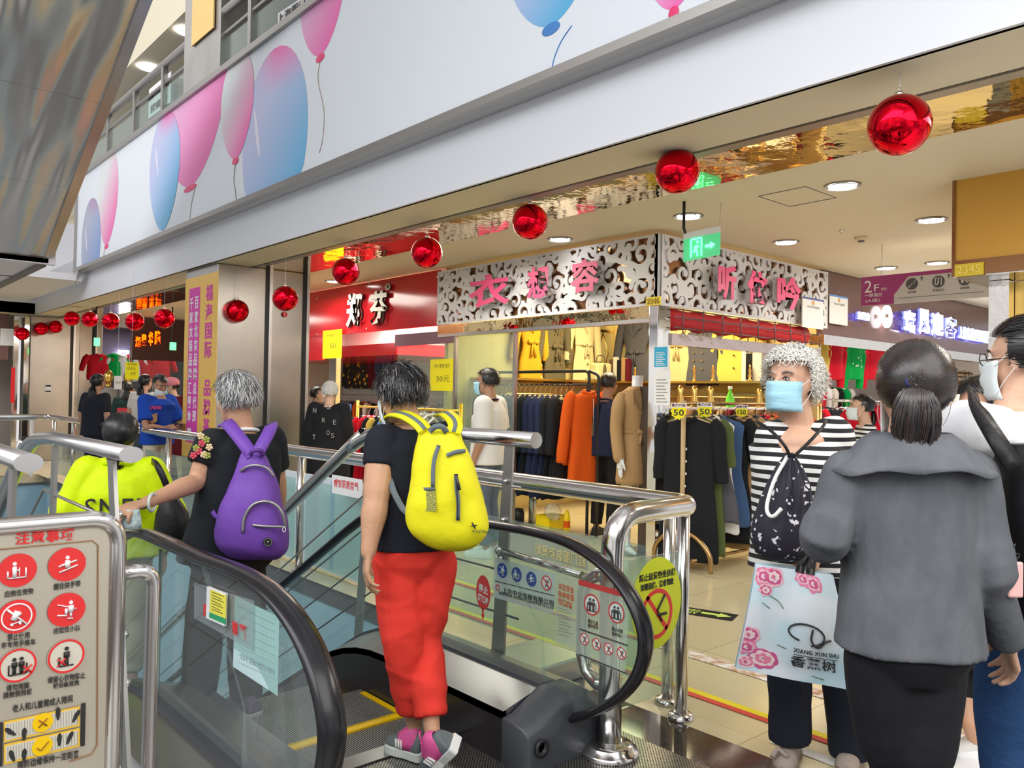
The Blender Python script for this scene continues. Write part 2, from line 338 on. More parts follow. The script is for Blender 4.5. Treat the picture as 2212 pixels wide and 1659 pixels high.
c_ = P(615, 679, Y=8.40); MB().disc(c_, .03, (0, -1, 0), .003).build('disc', red_p, t); MB().text('7', c_+V((-.01, -.0035, -.018)), (.02, 0, 0), (0, 0, .036), .001, bold=.02).build('numeral', paper, t)
t = thing('notice_card', P(104, 839, Y=17.34), 'small black and white notice on the far stainless column', 'notice')
c_ = P(104, 839, Y=17.34); MB().box(c_, (.11, .006, .17)).build('card', paper, t); MB().box(c_+V((0, -.004, .05)), (.09, .003, .035)).box(c_+V((0, -.004, -.055)), (.09, .003, .025)).build('print', black, t)
# ------------------------------------------------------------------ upper storey behind the banner
b = MB(); b.bb((3.1, -2, 3.2), (12, 24, 3.38)); st(b, 'floor_upper_storey', white)
b = MB(); b.bb((4.3, -2, 5.9), (14, 24, 6.0)); st(b, 'ceiling_upper', mat('upper_ceiling', (.80, .78, .68), .6))
b = MB(); b.bb((3.2, -2, 5.75), (4.3, 24, 6.3)); b.bb((5.2, -2, 5.8), (5.6, 24, 5.92)); st(b, 'ceiling_upper_beam', cream)
b = MB(); b.bb((6.9, -2, 3.38), (7, 24, 5.9)); st(b, 'wall_upper_shops', mat('upper_shop_wall', (.72, .74, .72), .3))
b = MB(); b.bb((3.115, 8.1, 3.38), (4.1, 9.15, 5.76)); st(b, 'column_upper', brushed)
for i, (x, y) in enumerate(((403, 68), (320, 146))):
    c_ = P(x, y, Z=5.74) if y > 0 else V((4, 6.5, 5.74)); MB().disc(c_, .12, (0, 0, -1), .01).build('downlight', mat('lamp_white', (1, 1, 1), emit=(1, .98, 1), es=9), label='bright downlight of the upper storey, ' + ('nearer one left of the steel column', 'farther one')[i], cat='downlight')
lamp('upper_light', 'AREA', (5.2, 9, 6.0), 190, (1, .96, .86), 1.2, sizey=8)
# upper railing: posts, top tube, glass
t = thing('upper_railing', (3.15, 9, 4.55), 'dark steel and glass railing running above the balloon banner', 'railing')
MB().tube([(3.16, -1, 5.28), (3.16, 16.9, 5.28)], .045, 8).build('top_rail', bar_steel, t)
MB().tube([(3.16, -1, 5.05), (3.16, 16.9, 5.05)], .02, 6).build('mid_rail', bar_steel, t)
for yy in (5.2, 6.3, 7.4, 8.4, 9.9, 11.0, 12.2, 13.4, 14.6, 15.8):
    MB().bb((3.13, yy, 4.5), (3.19, yy+.07, 5.28)).build('post', bar_steel, t)
MB().bb((3.165, 4, 4.55), (3.175, 16.9, 5.0)).build('glass_panel', pane, t)
t = thing('shop_poster', P(345, 205, X=3.19), 'white shop notice seen through the upper glass railing', 'poster')
c_ = P(345, 207, X=3.19); MB().box(c_, (.01, .8, .37)).build('sheet', paper, t)
MB().text('品牌女装专营店', c_+V((-.015, .38, .02)), (0, -.76, 0), (0, 0, .1), .002, bold=.02).text('招商中', c_+V((-.015, .3, -.15)), (0, -.6, 0), (0, 0, .1), .002, bold=.02).build('lettering', black, t)
t = thing('leaning_board', P(355, 235, X=3.9), 'dark green board standing behind the upper railing', 'board')
MB().box(P(352, 225, X=3.9), (.05, 1.1, .5)).build('panel', mat('deep_green', (.03, .10, .09), .4), t)
t = thing('column_poster', P(440, 20, X=3.10), 'orange poster hanging on the upper stainless column', 'poster')
c_ = P(440, -20, X=3.10); MB().box(c_, (.015, .62, 1.0)).build('sheet', mat('orange_print', (.85, .55, .20), .6), t)
t = thing('glass_lettering_band', P(640, 50, X=3.15), 'white lettering strip stuck on the glass above the banner', 'sticker')
a_, b_ = P(600, 62, X=3.14), P(715, -10, X=3.14)
MB().prism([a_, b_, b_+V((0, 0, .14)), a_+V((0, 0, .14))], (.004, 0, 0)).build('strip', paper, t)
MB().text('上海服装批发', a_+V((-.006, 0, .03)), (b_-a_)*.85, (0, 0, .09), .002, bold=.02).build('lettering', black, t)
# underside of the escalator overhead: clad in rippled stainless, rising towards the camera
rip = mat('rippled_stainless_cladding', (.80, .72, .69), .26, .85); n_, b_n = nodes(rip)
g_n = n_.nodes.new('ShaderNodeNewGeometry'); mp_ = n_.nodes.new('ShaderNodeMapping'); mp_.inputs['Scale'].default_value = (3.4, .5, .5)
nz_ = n_.nodes.new('ShaderNodeTexNoise'); nz_.inputs['Scale'].default_value = 1.6; nz_.inputs['Detail'].default_value = 0; nz_.inputs['Distortion'].default_value = .3
bp_ = n_.nodes.new('ShaderNodeBump'); bp_.inputs['Strength'].default_value = .55; bp_.inputs['Distance'].default_value = .14
n_.links.new(g_n.outputs['Position'], mp_.inputs[0]); n_.links.new(mp_.outputs[0], nz_.inputs['Vector']); n_.links.new(nz_.outputs[0], bp_.inputs['Height']); n_.links.new(bp_.outputs[0], b_n.inputs['Normal'])
t = thing('overhead_escalator', (.9, 9.75, 2.75), 'underside of an upper escalator clad in rippled stainless steel sheets', 'escalator')
SL = .53
def uz(y): return 2.78 + SL*(9.75-y)
b = MB()
for i in range(8):
    ya, yb = 9.75-i*1.05, 9.75-(i+1)*1.05
    pts = [V((-2.2, ya-.004, uz(ya))), V((1.9, ya-.004, uz(ya))), V((1.9, yb+.004, uz(yb))), V((-2.2, yb+.004, uz(yb)))]
    b.prism(pts, (0, .04, .08))
b.build('cladding', rip, t)
MB().prism([V((1.9, 9.8, uz(9.8)-.02)), V((2.0, 9.8, uz(9.8)+.02)), V((2.0, 1, uz(1)+.02)), V((1.9, 1, uz(1)-.02))], (0, .02, .05)).build('edge_trim', brushed, t)
MB().prism([V((1.98, 9.75, 2.85)), V((1.98, 1, uz(1)+.05)), V((1.98, 1, uz(1)+.9)), V((1.98, 9.75, 3.6))], (.03, 0, 0)).build('side_panel', brushed, t)
MB().disc(P(66, 454, Y=9.2) , .04, (0, -.47, -.88), .01).build('lamp', mat('lamp_blueish', (1, 1, 1), emit=(.9, .93, 1), es=14), t)
# ------------------------------------------------------------------ down escalator
XR, XL = 2.26, 1.02
def zdeck(y):   # drop of the incline after the flat landing
    y0 = 3.15; R = 1.15
    if y <= y0: return 0
    t = y-y0; L = R*math.sin(math.radians(30))
    return R-math.sqrt(R*R-t*t) if t < L else R*(1-math.cos(math.radians(30))) + (t-L)*math.tan(math.radians(30))
YS = [2.3+.12*i for i in range(20)] + [4.8+.5*i for i in range(14)]
esc = thing('escalator', (1.63, 2.9, 0), 'down escalator with black handrails and glass sides that the shoppers are stepping onto', 'escalator')
hr_prof = [(math.cos(a)*1.0, math.sin(a)*.62 + (.0 if math.sin(a) > 0 else .1)) for a in [2*math.pi*k/14 for k in range(14)]]
rp = [(1170, 1556), (1220, 1553), (1280, 1538), (1335, 1508), (1375, 1462), (1394, 1400), (1386, 1340), (1352, 1272), (1300, 1216), (1232, 1174), (1150, 1149), (1060, 1134)]
R_pts = [P(x, y, X=XR) for x, y in rp]
zt = R_pts[-1].z
path = [V((XR, p.y, p.z)) for p in R_pts] + [V((XR, y, zt-zdeck(y-.1))) for y in YS if y > R_pts[-1].y+.05]
def newel(X, path):
    pts = bez([V((X, p.y, p.z)) for p in path[:13]], 4) + [V((X, p.y, p.z)) for p in path[13:]]
    # cross-section is flat against the glass edge: up = outward normal in the YZ plane
    n = len(pts); b = MB(); vs = []; fs = []; K = len(hr_prof); b.smooth = True
    for i, p in enumerate(pts):
        t = (pts[min(i+1, n-1)]-pts[max(i-1, 0)]).normalized(); nn = V((0, -t.z, t.y))   # outward
        if i == 0: side = 1
        for a, c in hr_prof: vs.append(p + X1*(a*.041) + nn*(-c*.036 if False else c*.034))
    for i in range(n-1):
        for k in range(K): fs.append((i*K+k, i*K+(k+1) % K, (i+1)*K+(k+1) % K, (i+1)*K+k))
    b.add(vs, fs + [tuple(range(K)), tuple(range((n-1)*K, n*K))]); return b, pts
for X, side in ((XR, 'right'), (XL, 'left')):
    hb, pts = newel(X, path); hb.build('handrail', black_rub, esc)
    # balustrade glass bounded by the handrail
    gp = [V((X, p.y, p.z)) for p in pts[::3]] + [V((X, pts[-1].y, -zdeck(pts[-1].y)))]
    lo = [V((X, y, .2-zdeck(y))) for y in reversed(YS) if y > 2.4] + [V((X, 2.3, .2))]
    b = MB(); ring = gp + lo; cx = [0]
    inner = []
    for i, p in enumerate(pts[:len(pts)]):
        if p.y > 2.32 and i > 20: inner.append(p)
    top = [p for i, p in enumerate(pts) if i >= 30]
    # strip of quads: newel fan + straight part
    vsn = [V((X, 2.34, .45))] + [V((X-.005, p.y, p.z)) for p in pts[:46]]
    b.add([v_+V((-.005, 0, 0)) for v_ in vsn], [(0, i, i+1) for i in range(1, len(vsn)-1)])
    st_ = [p for p in pts[44:]]
    q = []
    for p in st_: q += [V((X, p.y, p.z)), V((X, p.y, .2-zdeck(p.y)))]
    b.add(q, [(2*i, 2*i+1, 2*i+3, 2*i+2) for i in range(len(st_)-1)])
    p0 = st_[0]; b.add([V((X, 2.34, .45)), V((X, 2.3, .2)), V((X, p0.y, .2)), V((X, p0.y, p0.z))], [(0, 1, 2, 3)])
    b.build('glass_panel', pane_green if side == 'left' else pane, esc)
    MB().bb((X-.006, 3.12, .2), (X+.006, 3.126, .8)).build('glass_joint', mat('joint_green', (.10, .16, .14), .3), esc)
    s = 1 if side == 'right' else -1
    # base: inner skirt, sloping inner deck, flat outer deck, dark end cap
    sec = [(X-.235*s, 0), (X-.235*s, .185), (X-.20*s, .215), (X-.055*s, .255), (X-.055*s, .22), (X+.03*s, .22), (X+.19*s, .19), (X+.19*s, -.02)]
    def rings(ys, dz=0, sec=sec): return [[V((x, y, z-zdeck(y)+dz if z > 0 else (z-zdeck(y)-.55 if y > 3 else z)))for x, z in sec] for y in ys]
    b = MB(); b.smooth = False; b.loft([[V((X-.24*s, y, z-zdeck(y))) for z in ((.2, .0) if y < 3 else (.2, -.3))] + [V((X-.225*s, y, z-zdeck(y))) for z in ((0, .2) if y < 3 else (-.3, .2))] for y in YS], True)
    b.sm = [False]*len(b.f); b.build('skirt_panel', mat('skirt_dark', (.045, .04, .042), .22, .5), esc)
    b = MB(); b.loft([[V((x, y, z-zdeck(y))) for x, z in ((X-.24*s, .2), (X-.05*s, .25), (X-.05*s, .2), (X-.24*s, .17))] for y in YS]); b.sm = [False]*len(b.f); b.build('inner_deck', mat('satin_deck', (.50, .50, .52), .3, 1) if side == 'right' else mat('dark_teal_deck', (.035, .06, .07), .25, .6), esc)
    b = MB(); b.loft([[V((x, y, z-zdeck(y))) for x, z in ((X+.03*s, .235), (X+.19*s, .205), (X+.19*s, -.35), (X+.03*s, -.35))] for y in YS]); b.sm = [False]*len(b.f); b.build('outer_deck', brushed, esc)
    b = MB(); b.loft([[V((x, y, z-zdeck(y))) for x, z in ((X-.05*s, .262), (X+.03*s, .262), (X+.03*s, .1), (X-.05*s, .1))] for y in YS]); b.sm = [False]*len(b.f); b.build('glass_clamp', dark_plastic, esc)
    # newel base cap
    b = MB(); cs = []
    for y, e in ((2.15, .55), (2.16, .8), (2.19, .95), (2.24, 1.0), (2.30, 1.0)):
        zz = .262*(.25+.75*e)
        cs.append([V((X+(-.25+.05*(1-e))*s, y, 0)), V((X+(-.25+.05*(1-e))*s, y, .18*e)), V((X-.2*s*e, y, zz*.72)), V((X-.06*s, y, zz)), V((X+.06*s, y, zz)), V((X+.17*s*e, y, zz*.78)), V((X+(.2-.05*(1-e))*s, y, .15*e)), V((X+(.2-.05*(1-e))*s, y, 0))])
    b.loft(cs); b.build('end_cap', dark_plastic, esc, bevel=.008)
    if side == 'right':
        MB().lathe([(.032, 0), (.034, .012), (.02, .012), (.018, .0)], P(1168, 1615, Y=2.148), (0, -1, 0), 20).build('port_ring', black, esc)
        for k, (px, py) in enumerate(((1018, 1477), (1034, 1482))):
            MB().disc(P(px, py, X=2.12), .014, (-.25, 0, .97), .004).build('switch', (mat('copper_key', (.45, .25, .12), .3, 1), black)[k], esc)
# steps with ribbed treads
tread = mat('ribbed_tread', (.10, .10, .105), .4, .35); n_, b_ = nodes(tread)
g_ = n_.nodes.new('ShaderNodeNewGeometry'); sp = n_.nodes.new('ShaderNodeSeparateXYZ'); m1 = n_.nodes.new('ShaderNodeMath'); m1.operation = 'MULTIPLY'; m1.inputs[1].default_value = 2*math.pi/.0095
m2 = n_.nodes.new('ShaderNodeMath'); m2.operation = 'SINE'; rp_ = n_.nodes.new('ShaderNodeValToRGB'); rp_.color_ramp.elements[0].color = (.004, .004, .004, 1); rp_.color_ramp.elements[1].color = (.42, .41, .39, 1)
rp_.color_ramp.elements[0].position = .35; rp_.color_ramp.elements[1].position = .65
n_.links.new(g_.outputs['Position'], sp.inputs[0]); n_.links.new(sp.outputs[0], m1.inputs[0]); n_.links.new(m1.outputs[0], m2.inputs[0]); m3 = n_.nodes.new('ShaderNodeMath'); m3.operation = 'MULTIPLY_ADD'; m3.inputs[1].default_value = .5; m3.inputs[2].default_value = .5
n_.links.new(m2.outputs[0], m3.inputs[0]); n_.links.new(m3.outputs[0], rp_.inputs[0]); n_.links.new(rp_.outputs[0], b_.inputs['Base Color'])
bp = n_.nodes.new('ShaderNodeBump'); bp.inputs['Distance'].default_value = .004; bp.inputs['Strength'].default_value = .8; n_.links.new(m3.outputs[0], bp.inputs['Height']); n_.links.new(bp.outputs[0], b_.inputs['Normal'])
yel = mat('yellow_comb', (.92, .56, .0), .5)
xa, xb = XL+.24, XR-.24
for i in range(14):
    y = 2.93+.4*i; z = -max(0, zdeck(y+.25)) - .005; z2 = -zdeck(y+.65)-.005
    step = MB().bb((xa+.004, y, z-.04), (xb-.004, y+.392, z)).bb((xa+.004, y+.37, z2-.05 if z2 < z-.02 else z-.05), (xb-.004, y+.392, z-.03)).build('step', tread, esc)
    if i < 5:
        MB().bb((xb-.035, y+.03, z), (xb-.006, y+.35, z+.003)).bb((xa+.006, y+.03, z), (xa+.035, y+.35, z+.003)).build('yellow_edging', yel, step)
MB().bb((xa, 2.70, 0), (xb, 2.93, .010)).build('comb_plate', tread, esc)
MB().bb((xa, 2.61, 0), (xb, 2.70, .012)).build('comb_frame', mat('satin_deck', (.5, .5, .52)), esc)
b = MB(); nb = 84
for i in range(nb):
    x = xa + (xb-xa)*(i+.5)/nb; b.add([V((x-.0028, 2.965, .004)), V((x+.0028, 2.965, .004)), V((x+.0028, 2.90, .018)), V((x-.0028, 2.90, .018)), V((x-.0028, 2.965, -.01)), V((x+.0028, 2.965, -.01))], [(0, 1, 2, 3), (0, 1, 5, 4)])
b.bb((xa, 2.885, .008), (xb, 2.92, .018)); b.build('comb_teeth', yel, esc)
# stickers on the right balustrade glass (they belong to the glass)
RX = XR+.012
def onglass(px, py, X=RX): return P(px, py, X=X)
gl = esc
def quadM(pts, X, th=.001): return MB().prism([P(x, y, X=X) for x, y in pts], (-th, 0, 0))
film = sheetglass('pale_film', (.96, .97, .85), .30)
quadM([(1068, 1203), (1199, 1240), (1196, 1327), (1066, 1290)], RX).build('company_sticker', sheetglass('white_film', (.9, .95, .95), .55), esc)
def sign_disc(px, py, r_px, X, col_ring, col_in, par, slash=False, fig=None, rr=.0, facing=-1):
    c = P(px, py, X=X) if X else None; dist = (c-C0).dot(CF); r = r_px*dist/F_PX
    b = MB(); b.disc(c, r, (facing, 0, 0), .0012, rx=r); b.build('sign_disc', col_in, par)
    if col_ring: MB().ringd(c+V((facing*.001, 0, 0)), r, r*.15, (facing, 0, 0), .0015).build('sign_ring', col_ring, par)
    return c, r
bluep = mat('sign_blue', (.01, .06, .36), .4); redp = mat('sign_red', (.75, .03, .03), .4); ink = mat('ink', (.02, .02, .02), .6)
def pict(b, c, r, u, v_, n, kind):
    """tiny safety pictograms drawn with strokes in the (u, v) plane"""
    def S(a, bb_, w=.07): b.tube([c+u*(a[0]*r)+v_*(a[1]*r)+n*.002, c+u*(bb_[0]*r)+v_*(bb_[1]*r)+n*.002], r*w, 5)
    def Dk(a, rr): b.disc(c+u*(a[0]*r)+v_*(a[1]*r)+n*.001, rr*r, n, .002, 12)
    if kind == 'hold':
        Dk((0, .5), .13); S((0, .3), (0, -.2), .17); S((-.55, -.1), (.6, .25), .06); S((-.5, -.5), (.65, -.1), .06); S((0, .1), (-.4, -.02), .06)
    elif kind == 'pet':
        Dk((-.2, .5), .13); S((-.2, .3), (-.2, -.45), .14); S((-.35, .15), (.05, 0), .06); S((-.55, -.5), (.55, -.5), .05); S((.5, -.5), (.5, .15), .06); S((-.6, -.5), (-.6, 0), .06); S((.1, -.45), (.1, .2), .04)
    elif kind == 'child':
        Dk((.25, .5), .13); S((.25, .3), (.25, -.15), .18); S((.25, -.1), (.25, -.5), .08); S((-.05, .1), (-.05, -.3), .1); S((-.6, .45), (.6, 0), .04); S((-.6, -.3), (0, -.4), .05); S((.05, -.6), (.4, -.65), .05)
    elif kind == 'cart':
        S((-.2, -.2), (.05, .4), .22); S((.05, .1), (.2, .3), .15); S((-.4, -.5), (.4, -.3), .05); Dk((-.3, -.5), .1); Dk((.2, -.45), .1)
    elif kind == 'stroller':
        S((.45, .5), (-.1, -.3), .06); S((-.1, -.3), (.4, -.35), .06); S((.1, .1), (.4, .1), .1); Dk((-.15, -.5), .1); Dk((.35, -.5), .1); Dk((.0, .3), .1)
    elif kind == 'two':
        for x in (-.22, .22): Dk((x, .45), .13); S((x, .25), (x, -.05), .19); S((x-.06, -.1), (x-.06, -.55), .06); S((x+.07, -.1), (x+.07, -.55), .06)
        S((-.5, -.6), (.5, -.6), .06); S((-.55, .1), (-.55, -.6), .05); S((.55, .1), (.55, -.6), .05)
    elif kind == 'one':
        Dk((0, .55), .13); S((0, .33), (0, -.05), .2); S((-.07, -.1), (-.07, -.6), .06); S((.08, -.1), (.08, -.6), .06); S((-.45, 0), (-.45, -.6), .08); S((-.4, -.65), (.45, -.65), .05)
    elif kind == 'no':
        S((-.62, .62), (.62, -.62), .08)
U_, W_ = V((0, -1, 0)), Z1; N_ = V((-1, 0, 0))
for (px, py), k in zip(((1085, 1232), (1116, 1241), (1148, 1251)), ('child', 'pet', 'hold')):
    c, r = sign_disc(px, py, 16, RX-.002, None, bluep, esc); b = MB(); pict(b, c, r, U_, W_, N_, k); b.build('pictogram', paper, esc)
c, r = sign_disc(1181, 1259, 16, RX-.002, redp, paper, esc); b = MB(); pict(b, c, r, U_, W_, N_, 'stroller'); b.build('pictogram', ink, esc); b = MB(); pict(b, c, r, U_, W_, N_, 'no'); b.build('prohibition_bar', redp, esc)
def tx(body, p0, p1, hpx, X, name, m, par, bold=.01, flip=False):
    a, b_ = P(*p0, X=X), P(*p1, X=X); d = (a-C0).dot(CF); h = hpx*d/F_PX
    if flip: a, b_ = b_, a
    return MB().text(body, a, b_-a, V((0, 0, h)), .0012, bold=bold).build(name, m, par)
tx('上海中业电梯有限公司', (1086, 1280), (1196, 1310), 12, RX-.003, 'company_name', ink, esc, .01)
tx('SHANGHAI ZHONGYE ELEVATOR CO.,LTD', (1078, 1284), (1196, 1318), 7, RX-.003, 'company_name_latin', ink, esc, .005)
c = P(1075, 1269, X=RX-.003); MB().ringd(c, .013, .004, N_, .001).build('company_emblem', redp, esc)
quadM([(1069, 1254), (1197, 1286), (1197, 1287.5), (1069, 1255.5)], RX-.002).build('sticker_rule', ink, esc)
# red STOP balloon sticker
b = MB(); c = P(1044, 1280, X=RX-.002); d = (c-C0).dot(CF)/F_PX
b.prism([c + U_*(24*d*math.sin(t)) + Z1*(37*d*math.cos(t)) for t in [2*math.pi*k/28 for k in range(28)]], (-.001, 0, 0)); b.prism([c-Z1*34*d-U_*3*d, c-Z1*34*d+U_*3*d, c-Z1*48*d+U_*3*d, c-Z1*48*d+U_*6*d, c-Z1*58*d, c-Z1*48*d-U_*6*d, c-Z1*48*d-U_*3*d], (-.001, 0, 0))
b.build('stop_sticker', redp, esc)
MB().text('停止', c-U_*15*d+Z1*1*d+N_*.002, U_*32*d-Z1*4*d, Z1*18*d, .001, bold=.02).text('STOP', c-U_*16*d-Z1*19*d+N_*.002, U_*34*d-Z1*5*d, Z1*15*d, .001, bold=.02).build('stop_lettering', paper, esc)
# safety notice sheet
quadM([(1199, 1236), (1246, 1250), (1246, 1410), (1199, 1388)], RX).build('safety_sheet', film, esc)
tx('关注安全', (1206, 1272), (1240, 1283), 14, RX-.003, 'red_heading', mat('sign_orange', (.75, .12, .04), .5), esc, .015)
tx('有你有我', (1206, 1288), (1240, 1300), 14, RX-.003, 'red_heading', MT['sign_orange'], esc, .015)
tx('SAFETY NEEDS', (1206, 1297), (1236, 1308), 6, RX-.003, 'red_heading', MT['sign_orange'], esc, .01)
tx('YOU AND ME!', (1206, 1305), (1236, 1316), 7, RX-.003, 'red_heading', MT['sign_orange'], esc, .01)
b = MB()
for i in range(9): y0 = 1312+i*7; b.prism([P(1206, y0, X=RX-.003), P(1206+22+(i*7) % 14, y0+7, X=RX-.003), P(1206+22+(i*7) % 14, y0+8, X=RX-.003), P(1206, y0+1, X=RX-.003)], (-.001, 0, 0))
b.build('small_print', mat('grey_print', (.3, .3, .28), .6), esc)
quadM([(1246, 1252), (1360, 1285), (1350, 1458), (1246, 1412)], RX).build('safety_sheet', film, esc)
quadM([(1250, 1251), (1357, 1281), (1357, 1293), (1250, 1263)], RX-.002).build('red_band', redp, esc)
for (px, py) in ((1279, 1306), (1332, 1323)):
    c, r = sign_disc(px, py, 23, RX-.002, redp, paper, esc); b = MB(); pict(b, c, r, U_, W_, N_, 'two'); b.build('pictogram', ink, esc)
for (px, py) in ((1263, 1380), (1289, 1391), (1315, 1401), (1343, 1411)):
    c, r = sign_disc(px, py, 13, RX-.002, redp, paper, esc); b = MB(); pict(b, c, r, U_, W_, N_, 'stroller'); b.build('pictogram', ink, esc); b = MB(); pict(b, c, r, U_, W_, N_, 'no'); b.build('prohibition_bar', redp, esc)
tx('看好儿童', (1270, 1345), (1292, 1352), 9, RX-.003, 'caption', ink, esc); tx('握好扶手', (1270, 1354), (1292, 1361), 8, RX-.003, 'caption', ink, esc)
tx('防止长裙', (1322, 1362), (1345, 1369), 9, RX-.003, 'caption', ink, esc); tx('鞋带卷入', (1322, 1372), (1345, 1379), 8, RX-.003, 'caption', ink, esc)
for a in ((1252, 1357, 1356, 1393), (1252, 1412, 1352, 1453)): quadM([(a[0], a[1]), (a[2], a[3]), (a[2], a[3]+3), (a[0], a[1]+3)], RX-.002).build('sticker_rule', ink, esc)
# mirrored gold lettering on the glass behind (shopping city name read from the corridor side) is on the railing glass, see below
# left balustrade stickers
LX = XL+.006
ob = thing('plastic_pocket', P(528, 1330, X=LX-.016), 'clear plastic pocket with red warning lettering hanging on the left escalator glass', 'sign holder')
MB().prism([P(421, 1258, X=LX-.016), P(550, 1298, X=LX-.016), P(548, 1406, X=LX-.016), P(421, 1335, X=LX-.016)], (-.003, 0, 0)).build('sleeve', clear_plastic, ob)
for bd, x0, y0, x1, y1, h in (('严', 516, 1378, 531, 1386, 32), ('禁', 500, 1368, 513, 1375, 30), ('携', 438, 1330, 455, 1338, 32)):
    a, b_ = P(x0, y0, X=LX-.020), P(x1, y1, X=LX-.020); MB().text(bd, b_, a-b_, Z1*h*2.35/F_PX, .001, bold=.02).build('lettering', redp, ob)
o1 = thing('inspection_label', P(472, 1310, X=LX-.024), 'yellow and green inspection label on the left escalator glass', 'label')
MB().prism([P(452, 1266, X=LX-.024), P(492, 1282, X=LX-.024), P(490, 1352, X=LX-.024), P(450, 1334, X=LX-.024)], (-.008, 0, 0)).build('frame', paper, o1)
MB().prism([P(455, 1273, X=LX-.0325), P(489, 1287, X=LX-.0325), P(488, 1336, X=LX-.0325), P(453, 1322, X=LX-.0325)], (-.001, 0, 0)).build('yellow_field', mat('label_yellow', (.85, .78, .08), .6), o1)
MB().prism([P(453, 1323, X=LX-.0325), P(488, 1337, X=LX-.0325), P(488, 1349, X=LX-.0325), P(452, 1333, X=LX-.0325)], (-.001, 0, 0)).build('green_field', mat('label_green', (.02, .35, .14), .6), o1)
b = MB()
for i in range(7): b.prism([P(458, 1278+i*6.2, X=LX-.0335), P(484-(i*5) % 9, 1288+i*6.2, X=LX-.0335), P(484-(i*5) % 9, 1289.3+i*6.2, X=LX-.0335), P(458, 1279.3+i*6.2, X=LX-.0335)], (-.0005, 0, 0))
b.build('print', ink, o1)
o2 = thing('taped_form', P(550, 1400, X=LX-.01), 'pale blue printed form taped inside the left escalator glass', 'paper')
MB().prism([P(508, 1287, X=LX-.012), P(604, 1333, X=LX-.012), P(600, 1503, X=LX-.012), P(504, 1440, X=LX-.012)], (-.001, 0, 0)).build('sheet', mat('pale_blue_paper', (.55, .74, .76), .7), o2)
b = MB()
for i in range(8): b.prism([P(514, 1310+i*17, X=LX-.0135), P(594, 1348+i*17, X=LX-.0135), P(594, 1349+i*17, X=LX-.0135), P(514, 1311+i*17, X=LX-.0135)], (-.0005, 0, 0))
b.build('ruled_lines', mat('form_print', (.30, .42, .46), .7), o2)
MB().text('停用通知', P(594, 1462, X=LX-.014), P(520, 1424, X=LX-.014)-P(594, 1462, X=LX-.014), Z1*.02, .0005).build('lettering', MT['form_print'], o2)
# ------------------------------------------------------------------ landing railing on the corridor side
rl = thing('railing', (2.93, 8, 0), 'polished stainless tube railing with glass panels round the escalator well', 'railing')
RZ = .935; RXX = 2.915; TR = .046
cor = [V((2.40, 2.10, .02)), V((2.40, 2.10, RZ)), V((RXX, 2.10, RZ)), V((RXX, 14.2, RZ)), V((-4, 14.2, RZ))]
pth = [cor[0]] + fillet([cor[0]+V((0, 0, .3)), cor[1], cor[2], cor[3], cor[4]], [.15, .07, .1])
MB().tube(pth, TR, 18).build('rail_tube', steel, rl)
MB().lathe([(.115, 0), (.118, .01), (.112, .022), (.095, .028), (.092, .04), (.075, .048), (.055, .05), (.05, .055)], (2.40, 2.10, .004), n=32).build('floor_flange', steel, rl)
def rpost(x, y):
    p = MB().tube([(x, y, 0), (x, y, RZ-.02)], .029, 14).build('post', steel, rl)
    MB().lathe([(.055, 0), (.058, .012), (.048, .03), (.032, .034)], (x, y, 0), n=20).build('post_flange', steel, p)
rpost(2.90, 2.13)
rpost(3.0, 2.28)
for y in (4.0, 5.75, 7.3, 8.75, 10.1, 11.4, 12.7, 13.9): rpost(RXX, y)
for x in (2.2, 1.4, .6, -.4): rpost(x, 14.2)
for y0, y1 in ((2.35, 3.9), (4.1, 5.65), (5.85, 7.2), (7.4, 8.65), (8.85, 10), (10.2, 11.3), (11.5, 12.6), (12.8, 13.8)):
    MB().bb((RXX-.005, y0, .1), (RXX+.005, y1, .72)).build('glass_panel', pane_green, rl)
MB().bb((2.48, 2.115, .15), (2.86, 2.125, .74)).build('glass_panel', pane, rl)
MB().tube([(2.40, 2.10, .69), (2.40, 2.17, .69), (2.40, 2.23, .66), (2.40, 2.25, .6), (2.40, 2.25, .35), (2.40, 2.23, .29), (2.40, 2.17, .26), (2.40, 2.10, .26)], .028, 12).build('guard_loop', steel, rl)
# gold mirrored lettering on the first railing panel
a, b_ = P(1292, 1207, X=RXX-.012), P(1150, 1180, X=RXX-.012); d = (a-C0).dot(CF)
MB().prism([P(1100, 1130, X=RXX-.008), P(1270, 1162, X=RXX-.008), P(1270, 1232, X=RXX-.008), P(1100, 1192, X=RXX-.008)], (.002, 0, 0)).build('frosted_film', sheetglass('sand_film', (.75, .72, .55), .35), rl)
MB().text('红门服装商贸城', P(1264, 1228, X=RXX-.014), P(1155, 1197, X=RXX-.014)-P(1264, 1228, X=RXX-.014), Z1*.06, .001, bold=.01).build('gold_lettering', mat('gold_print', (.85, .68, .30), .5), rl)
